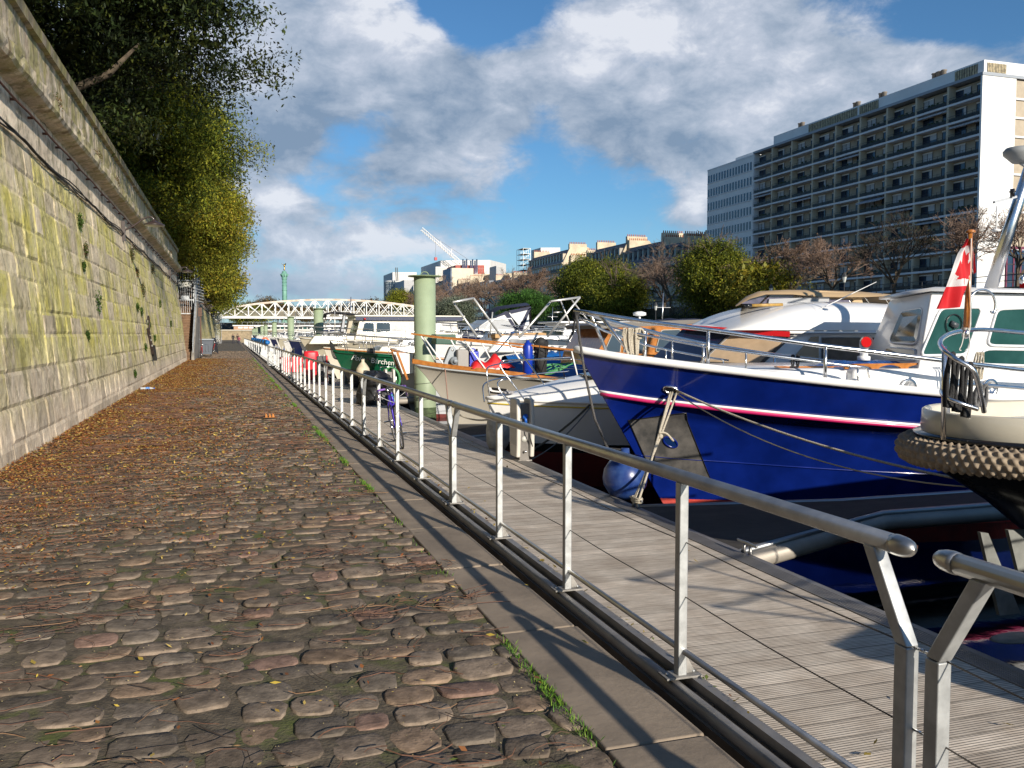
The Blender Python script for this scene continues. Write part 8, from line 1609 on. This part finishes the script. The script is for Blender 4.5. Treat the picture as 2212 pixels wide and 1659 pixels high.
NV = NAVYC(); mb = MB(); K1 = [(1060, 689), (1066, 677), (1082, 667), (1115, 663), (1145, 659), (1147, 672), (1148, 712)]; P = [[Qc(u, v)+np.array((.05*j, 1.9*j/6, .10*math.sin(math.pi*j/6)))for j in range(7)] for u, v in K1]; mb.grid(P, NV); mb.prism([Qc(1060, 690), Qc(1092, 672), Qc(1098, 673), Qc(1120, 714), Qc(1114, 714), Qc(1090, 680)], (0, -.02, 0), NV); mb.prism([Qc(1098, 671), Qc(1146, 662), Qc(1147, 668), Qc(1104, 678)], (0, -.02, 0), NV); mb.prism([Qc(1118, 714), Qc(1140, 668), Qc(1147, 664), Qc(1128, 716)], (0, -.02, 0), NV); mb.build('canopy', t)
mb = MB(); mb.prism([Qc(1098, 676), Qc(1140, 668), Qc(1122, 704)], (0, -.01, 0), clear('silvery_vinyl', (.75, .76, .78), .85)); mb.prism([Qc(1124, 712), Qc(1142, 678), Qc(1144, 714)], (0, -.01, 0), clear('silvery_vinyl', (.75, .76, .78), .85)); mb.prism([Qc(1070, 688), Qc(1092, 676), Qc(1110, 696)], (0, -.01, 0), clear('silvery_vinyl', (.75, .76, .78), .85)); mb.build('canopy_window', t)
PO = mat('raked_pole', (.68, .67, .64), .35, .6); 
def goal(label, a, b, c, d, y): mb = MB(); [mb.tube([PY_(*k0, y), PY_(*k1, y+.3)], .032, PO, 7) for k0, k1 in ((a, b), (b, c), (c, d))]; return tag(mb.build('pole_frame'), label, 'frame')
goal('left raked frame of pale poles rising in front of the dark canopy', (1031, 727), (978, 653), (1023, 644), (1083, 727), 23.8); goal('right raked frame of pale poles left of the blue bow rail', (1122, 729), (1190, 651), (1253, 642), (1182, 728), 23.6)
mb = MB(); 
for a, b in (((1211, 650), (1240, 720)), ((1235, 648), (1290, 717)), ((1058, 730), (1064, 674)), ((1196, 675), (1214, 674))): mb.tube([PY_(*a, 24.4), PY_(*b, 24.4)], .022, PO, 6)
tag(mb.build('stays'), 'thin pale stays and struts around the right raked frame', 'rigging')
boat('motor_cruiser', 'white cabin boat with navy canopy half hidden left of the dark canopy', 7.4, 31, 11, 3.4, 1.9, canopy=NAVYC(), seed=1, radar=True)
# cream wheelhouse boat with blue roof band
t, pt = boat('wheelhouse_cruiser', 'beige steel cruiser with cream wheelhouse, dark blue roof band and white curtains', 3.25, 46, 13, 3.8, 2.0, hm=BGE, cabm=CREAM(), cab=(.20, .62), ch=1.12, roofm=CREAM(), wind=6, trim=mat('rub_rail_white', (.6, .6, .58), .5), curtains=True, boot=BLACKP(), rake=1.7, lowf=.55, bf=.95)
mb = MB(); zs = 1.25; mb.box((5.95, 44.55, zs+1.10), (11.5, 47.45, zs+1.30), NAV); mb.build('blue_roof_band', t); mb = MB(); mb.box((5.9, 44.5, zs+1.30), (11.6, 47.5, zs+1.36), CREAM()); mb.lathe([(.06, 0), (.06, .09), (0, .1)], (6.4, 44.5, zs+1.12), mat('red_nav_light', (.4, .02, .02), .3), 8); mb.build('roof_edge', t)
boat('cabin_cruiser', 'low cream cabin boat with white bow rails behind the green bow', 3.45, 35.5, 10, 3.2, 1.62, hm=CREAM(), cabm=CREAM(), cab=(.36, .85), ch=.34, wind=3, boot=BLACKP(), trim=VARN())
# dark canopy boat behind it
t = boat('motor_cruiser', 'boat with tall dark grey canopy behind the cream steel cruiser', 4.6, 53.5, 9, 3.2, 1.8, hm=BGE, canopy=None, cabin=False)[0]; Qd = lambda u, v, y=52.2: np.array(PY_(u, v, y)); CH = mat('charcoal_canvas', (.035, .03, .028), .8, 0, noise=.2, scale=3)
mb = MB(); K = [(704, 690), (706, 680), (726, 676), (752, 678), (780, 682), (798, 698)]; mb.grid([[Qd(u, v)+np.array((.0, 2.2*j/4, .12*math.sin(math.pi*j/4))) for j in range(5)] for u, v in K], CH); mb.prism([Qd(732, 724), Qd(741, 678), Qd(748, 678), Qd(742, 724)], (0, .05, 0), CH); mb.prism([Qd(745, 724), Qd(752, 680), Qd(762, 682), Qd(776, 724)], (0, -.02, 0), CH); mb.build('canopy', t); mb = MB(); mb.prism([Qd(736, 716), Qd(742, 682), Qd(746, 682), Qd(742, 716)], (0, -.08, 0), clear('clear_vinyl', (.6, .62, .65), .7)); mb.prism([Qd(748, 720), Qd(756, 684), Qd(770, 706), Qd(766, 720)], (0, -.05, 0), mat('beige_seat', (.45, .40, .30), .7)); mb.build('canopy_window', t)
mb = MB()
for a, b in (((700, 690), (738, 722)), ((702, 705), (722, 682)), ((723, 670), (724, 730))): mb.tube([Qd(*a), Qd(*b)], .025, PO, 6)
mb.build('canopy_frame', t)
# green boat with its name
t, pt = boat('green_boat', 'dark green hulled boat with white lettering on the bow', 3.12, 29.0, 7, 2.4, 1.62, hm=GRN, boot=BLACKP(), cabin=False, rake=1.2, lowf=.6, trim=GRN, bf=1.15)
q0, t0 = onhull(pt, 757, 770); c = pt(q0, t0, -1, .03); d = pt(q0+.1, t0, -1, .03)-c; az_ = math.atan2(d[1], d[0]); WL = mat('white_lettering', (.7, .7, .68), .6)
tl = text_into('name_lettering', 'Polo', .25, (0, 0, 0), (R(82), -math.atan2(d[2], math.hypot(d[0], d[1]))*0+R(8), az_), WL, t, .004, shear=.35); tl.location = Vector(c)-Vector(t.location)+Vector((0, -.03, -.10))
c2 = pt(q0+.085, t0, -1, .03); tl = text_into('name_lettering', 'Bärchen', .24, (0, 0, 0), (R(82), R(6), az_+.02), WL, t, .005); tl.location = Vector(c2)-Vector(t.location)+Vector((0, -.04, -.14))
a = np.array(PY_(723, 783, 28.6)); lathe_item('pear_fender', 'cream pear shaped fender hanging from the green boat bow', 'fender', [(0, -.3), (.14, -.26), (.22, -.12), (.2, .02), (.12, .14), (.05, .22), (.05, .3), (0, .3)], PY_(784, 797, 27.2), mat('cream_vinyl', (.55, .48, .36), .5, 0, noise=.15, scale=5))
mb = MB()
for k in range(7): mb.tube(smoothpts([PY_(712+k, 735+k, 29), PY_(715+k*2, 760, 29), PY_(722+k*2, 778+k, 29), PY_(735+k, 770-k, 29)]), .012, BROPE(), 5)
for k in range(6): mb.tube(smoothpts([PY_(795+k*2, 752, 28.4), PY_(793+k*2, 770, 28.4), PY_(796+k*2, 784, 28.4), PY_(800+k*2, 768, 28.4), PY_(799+k*2, 752, 28.4)]), .014, mat('grey_rope', (.13, .13, .13), .85), 5)
tag(mb.build('rope_hanks'), 'grey and black rope hanks hanging over the green bow', 'rope'); 
# grey white bow with brown trim
t, pt = boat('sailing_dinghy', 'small grey white boat with brown varnished edges left of the nearest green pole', 4.3, 25.0, 2.3, 1.2, 1.75, hm=GREYP(), cabin=False, rail=False, trim=VARN(), rake=.8, lowf=.5)
mb = MB(); mb.obox(PY_(847, 758, 24.5), PY_(866, 815, 24.5), .06, .06, VARN()); mb.obox(PY_(858, 761, 24.2), PY_(880, 820, 24.2), .06, .06, VARN()); mb.prism([PY_(849, 760, 24.4), PY_(893, 765, 24.4), PY_(893, 806, 24.4), PY_(868, 808, 24.4)], (0, .1, 0), WHITE()); mb.build('raised_bow_board', t)
BT = [(40.5, 7, GREYP(), BLACKP(), 1.15, None, 'low grey boat between the cream cabin boat and the beige cruiser'), (58.5, 9, WHITE(), None, 1.5, BLUEC(), 'white boat with bright blue canopy between the second and third green poles'), (63.5, 10, NAV, BLACKP(), 1.6, BLUEC(), 'navy boat with blue canopy before the third green pole'), (72, 9, WHITE(), None, 1.5, mat('maroon_canvas', (.20, .02, .04), .8), 'white boat under a maroon canopy'), (78, 8, WHITE(), NAV, 1.4, None, 'white boat with navy boot stripe before the third green pole'), (88, 9, BGE, BLACKP(), 1.6, NAVYC(), 'beige boat with navy canopy past the third green pole'), (95, 10, WHITE(), None, 1.6, BLUEC(), 'white boat with blue canopy past the third green pole'), (104, 9, NAV, None, 1.5, None, 'small navy boat before the fourth green pole'), (112, 10, WHITE(), None, 1.7, NAVYC(), 'white boat with navy canopy before the fourth green pole'), (124, 11, WHITE(), NAV, 1.8, BLUEC(), 'white boat with blue canopy past the fourth green pole'), (136, 10, GRN, None, 1.6, None, 'green boat before the fifth green pole'), (152, 12, WHITE(), None, 1.8, NAVYC(), 'white boat with navy canopy past the fifth green pole'), (170, 12, WHITE(), None, 1.8, BLUEC(), 'far white boat just before the footbridge'), (190, 13, NAV, None, 1.8, None, 'navy boat moored beyond the footbridge'), (212, 13, WHITE(), None, 1.8, NAVYC(), 'farthest white boat beyond the footbridge')]
for i, (y, L_, hm_, bo, fb, cv__, lb) in enumerate(BT): boat('moored_boat', lb, 4.0+rng.uniform(-.3, .5), y, L_, L_*.33, fb+.15, hm=hm_, boot=bo, canopy=cv__, ch=.85, wind=3, seed=i, cab=(.34, .62) if cv__ else (.38, .78), mast=3.2 if i in (1, 8, 11) else 0, radar=i % 3 == 2)
# boats on the far berths
FB = [(26, 42, WHITE(), BLUEC(), 'white boat with blue canopy on the far berth, seen above the cream yacht'), (30, 50, mat('dark_green_hull', (.01, .05, .03), .4), TANC(), 'dark green boat with tan canopy on the far berth'), (26, 58, WHITE(), None, 'white cabin boat on the far berth left of the lantern'), (32, 68, WHITE(), NAVYC(), 'white boat with navy canopy on the far berth'), (31, 80, BGE, TANC(), 'beige boat with tan canopy on the far berth'), (30, 92, WHITE(), TANC(), 'white boat with tan canopy on the far berth'), (31, 108, WHITE(), None, 'farther white cabin boat on the far berth'), (32, 125, NAV, BLUEC(), 'navy boat with blue canopy far across the water'), (30, 145, WHITE(), NAVYC(), 'farthest white boat across the water before the footbridge')]
for i, (x, y, hm_, cv__, lb) in enumerate(FB): boat('moored_boat', lb, x, y, 11, 3.5, 1.9, hm=hm_, canopy=cv__, ch=.85, wind=3, seed=20+i, cab=(.34, .66), mast=3.5 if i in (2, 5) else 0, radar=i % 2 == 0)
# green box on the white cruiser deck
mb = MB(); a, b = np.array(PY_(942, 744, 23.0)), np.array(PY_(985, 722, 23.0)); mb.box((a[0], 23.0, a[2]), (b[0], 23.6, b[2]), mat('green_crate', (.015, .075, .05), .5, 0, noise=.2, scale=6)); bevel(tag(mb.build('deck_box'), 'dark green plastic deck box just right of the nearest green pole', 'box'), .02)
# blue pads on the far railing
for i, y in enumerate([72, 79, 86, 93, 101, 110, 120]):
    mb = MB(); mb.tube([(2.55, y-2.2, .98), (2.62, y-2.0, 1.02), (2.62, y+1.8, 1.02), (2.55, y+2, .98)], [.08, .2, .2, .08], mat('blue_sup_cover', (.01, .14, .42), .5), 8); mb.box((2.55, y-1.2, ZD), (2.62, y-1.1, 1.0), GALV()); mb.box((2.55, y+1.1, ZD), (2.62, y+1.2, 1.0), GALV())
    tag(mb.build('blue_canopy'), f'{ORD[i]} in the row of blue padded covers behind the far railing', 'cover', 'blue padded covers along the far railing')
t = thing('life_ring', 'orange life ring on a pale pole between the third and fourth green poles', 'life ring', (3.3, 96, 0)); a = np.array(PY_(573, 736, 96)); mb = MB(); mb.tube([a+np.array((.30*math.cos(q), 0, .30*math.sin(q))) for q in np.linspace(0, 6.28, 22, endpoint=False)], .07, mat('orange_ring', (.75, .13, .02), .5), 8, closed=True); mb.build('ring', t); mb = MB(); mb.cyl((a[0], 96.1, ZD), (a[0], 96.1, a[2]+.5), .04, WHITE()); mb.build('post', t)

boat('motor_boat', 'white motor boat moored just outside the right edge, shading the near walkway', 3.95, .9, 9, 3.0, 1.55, canopy=None, cabin=True)
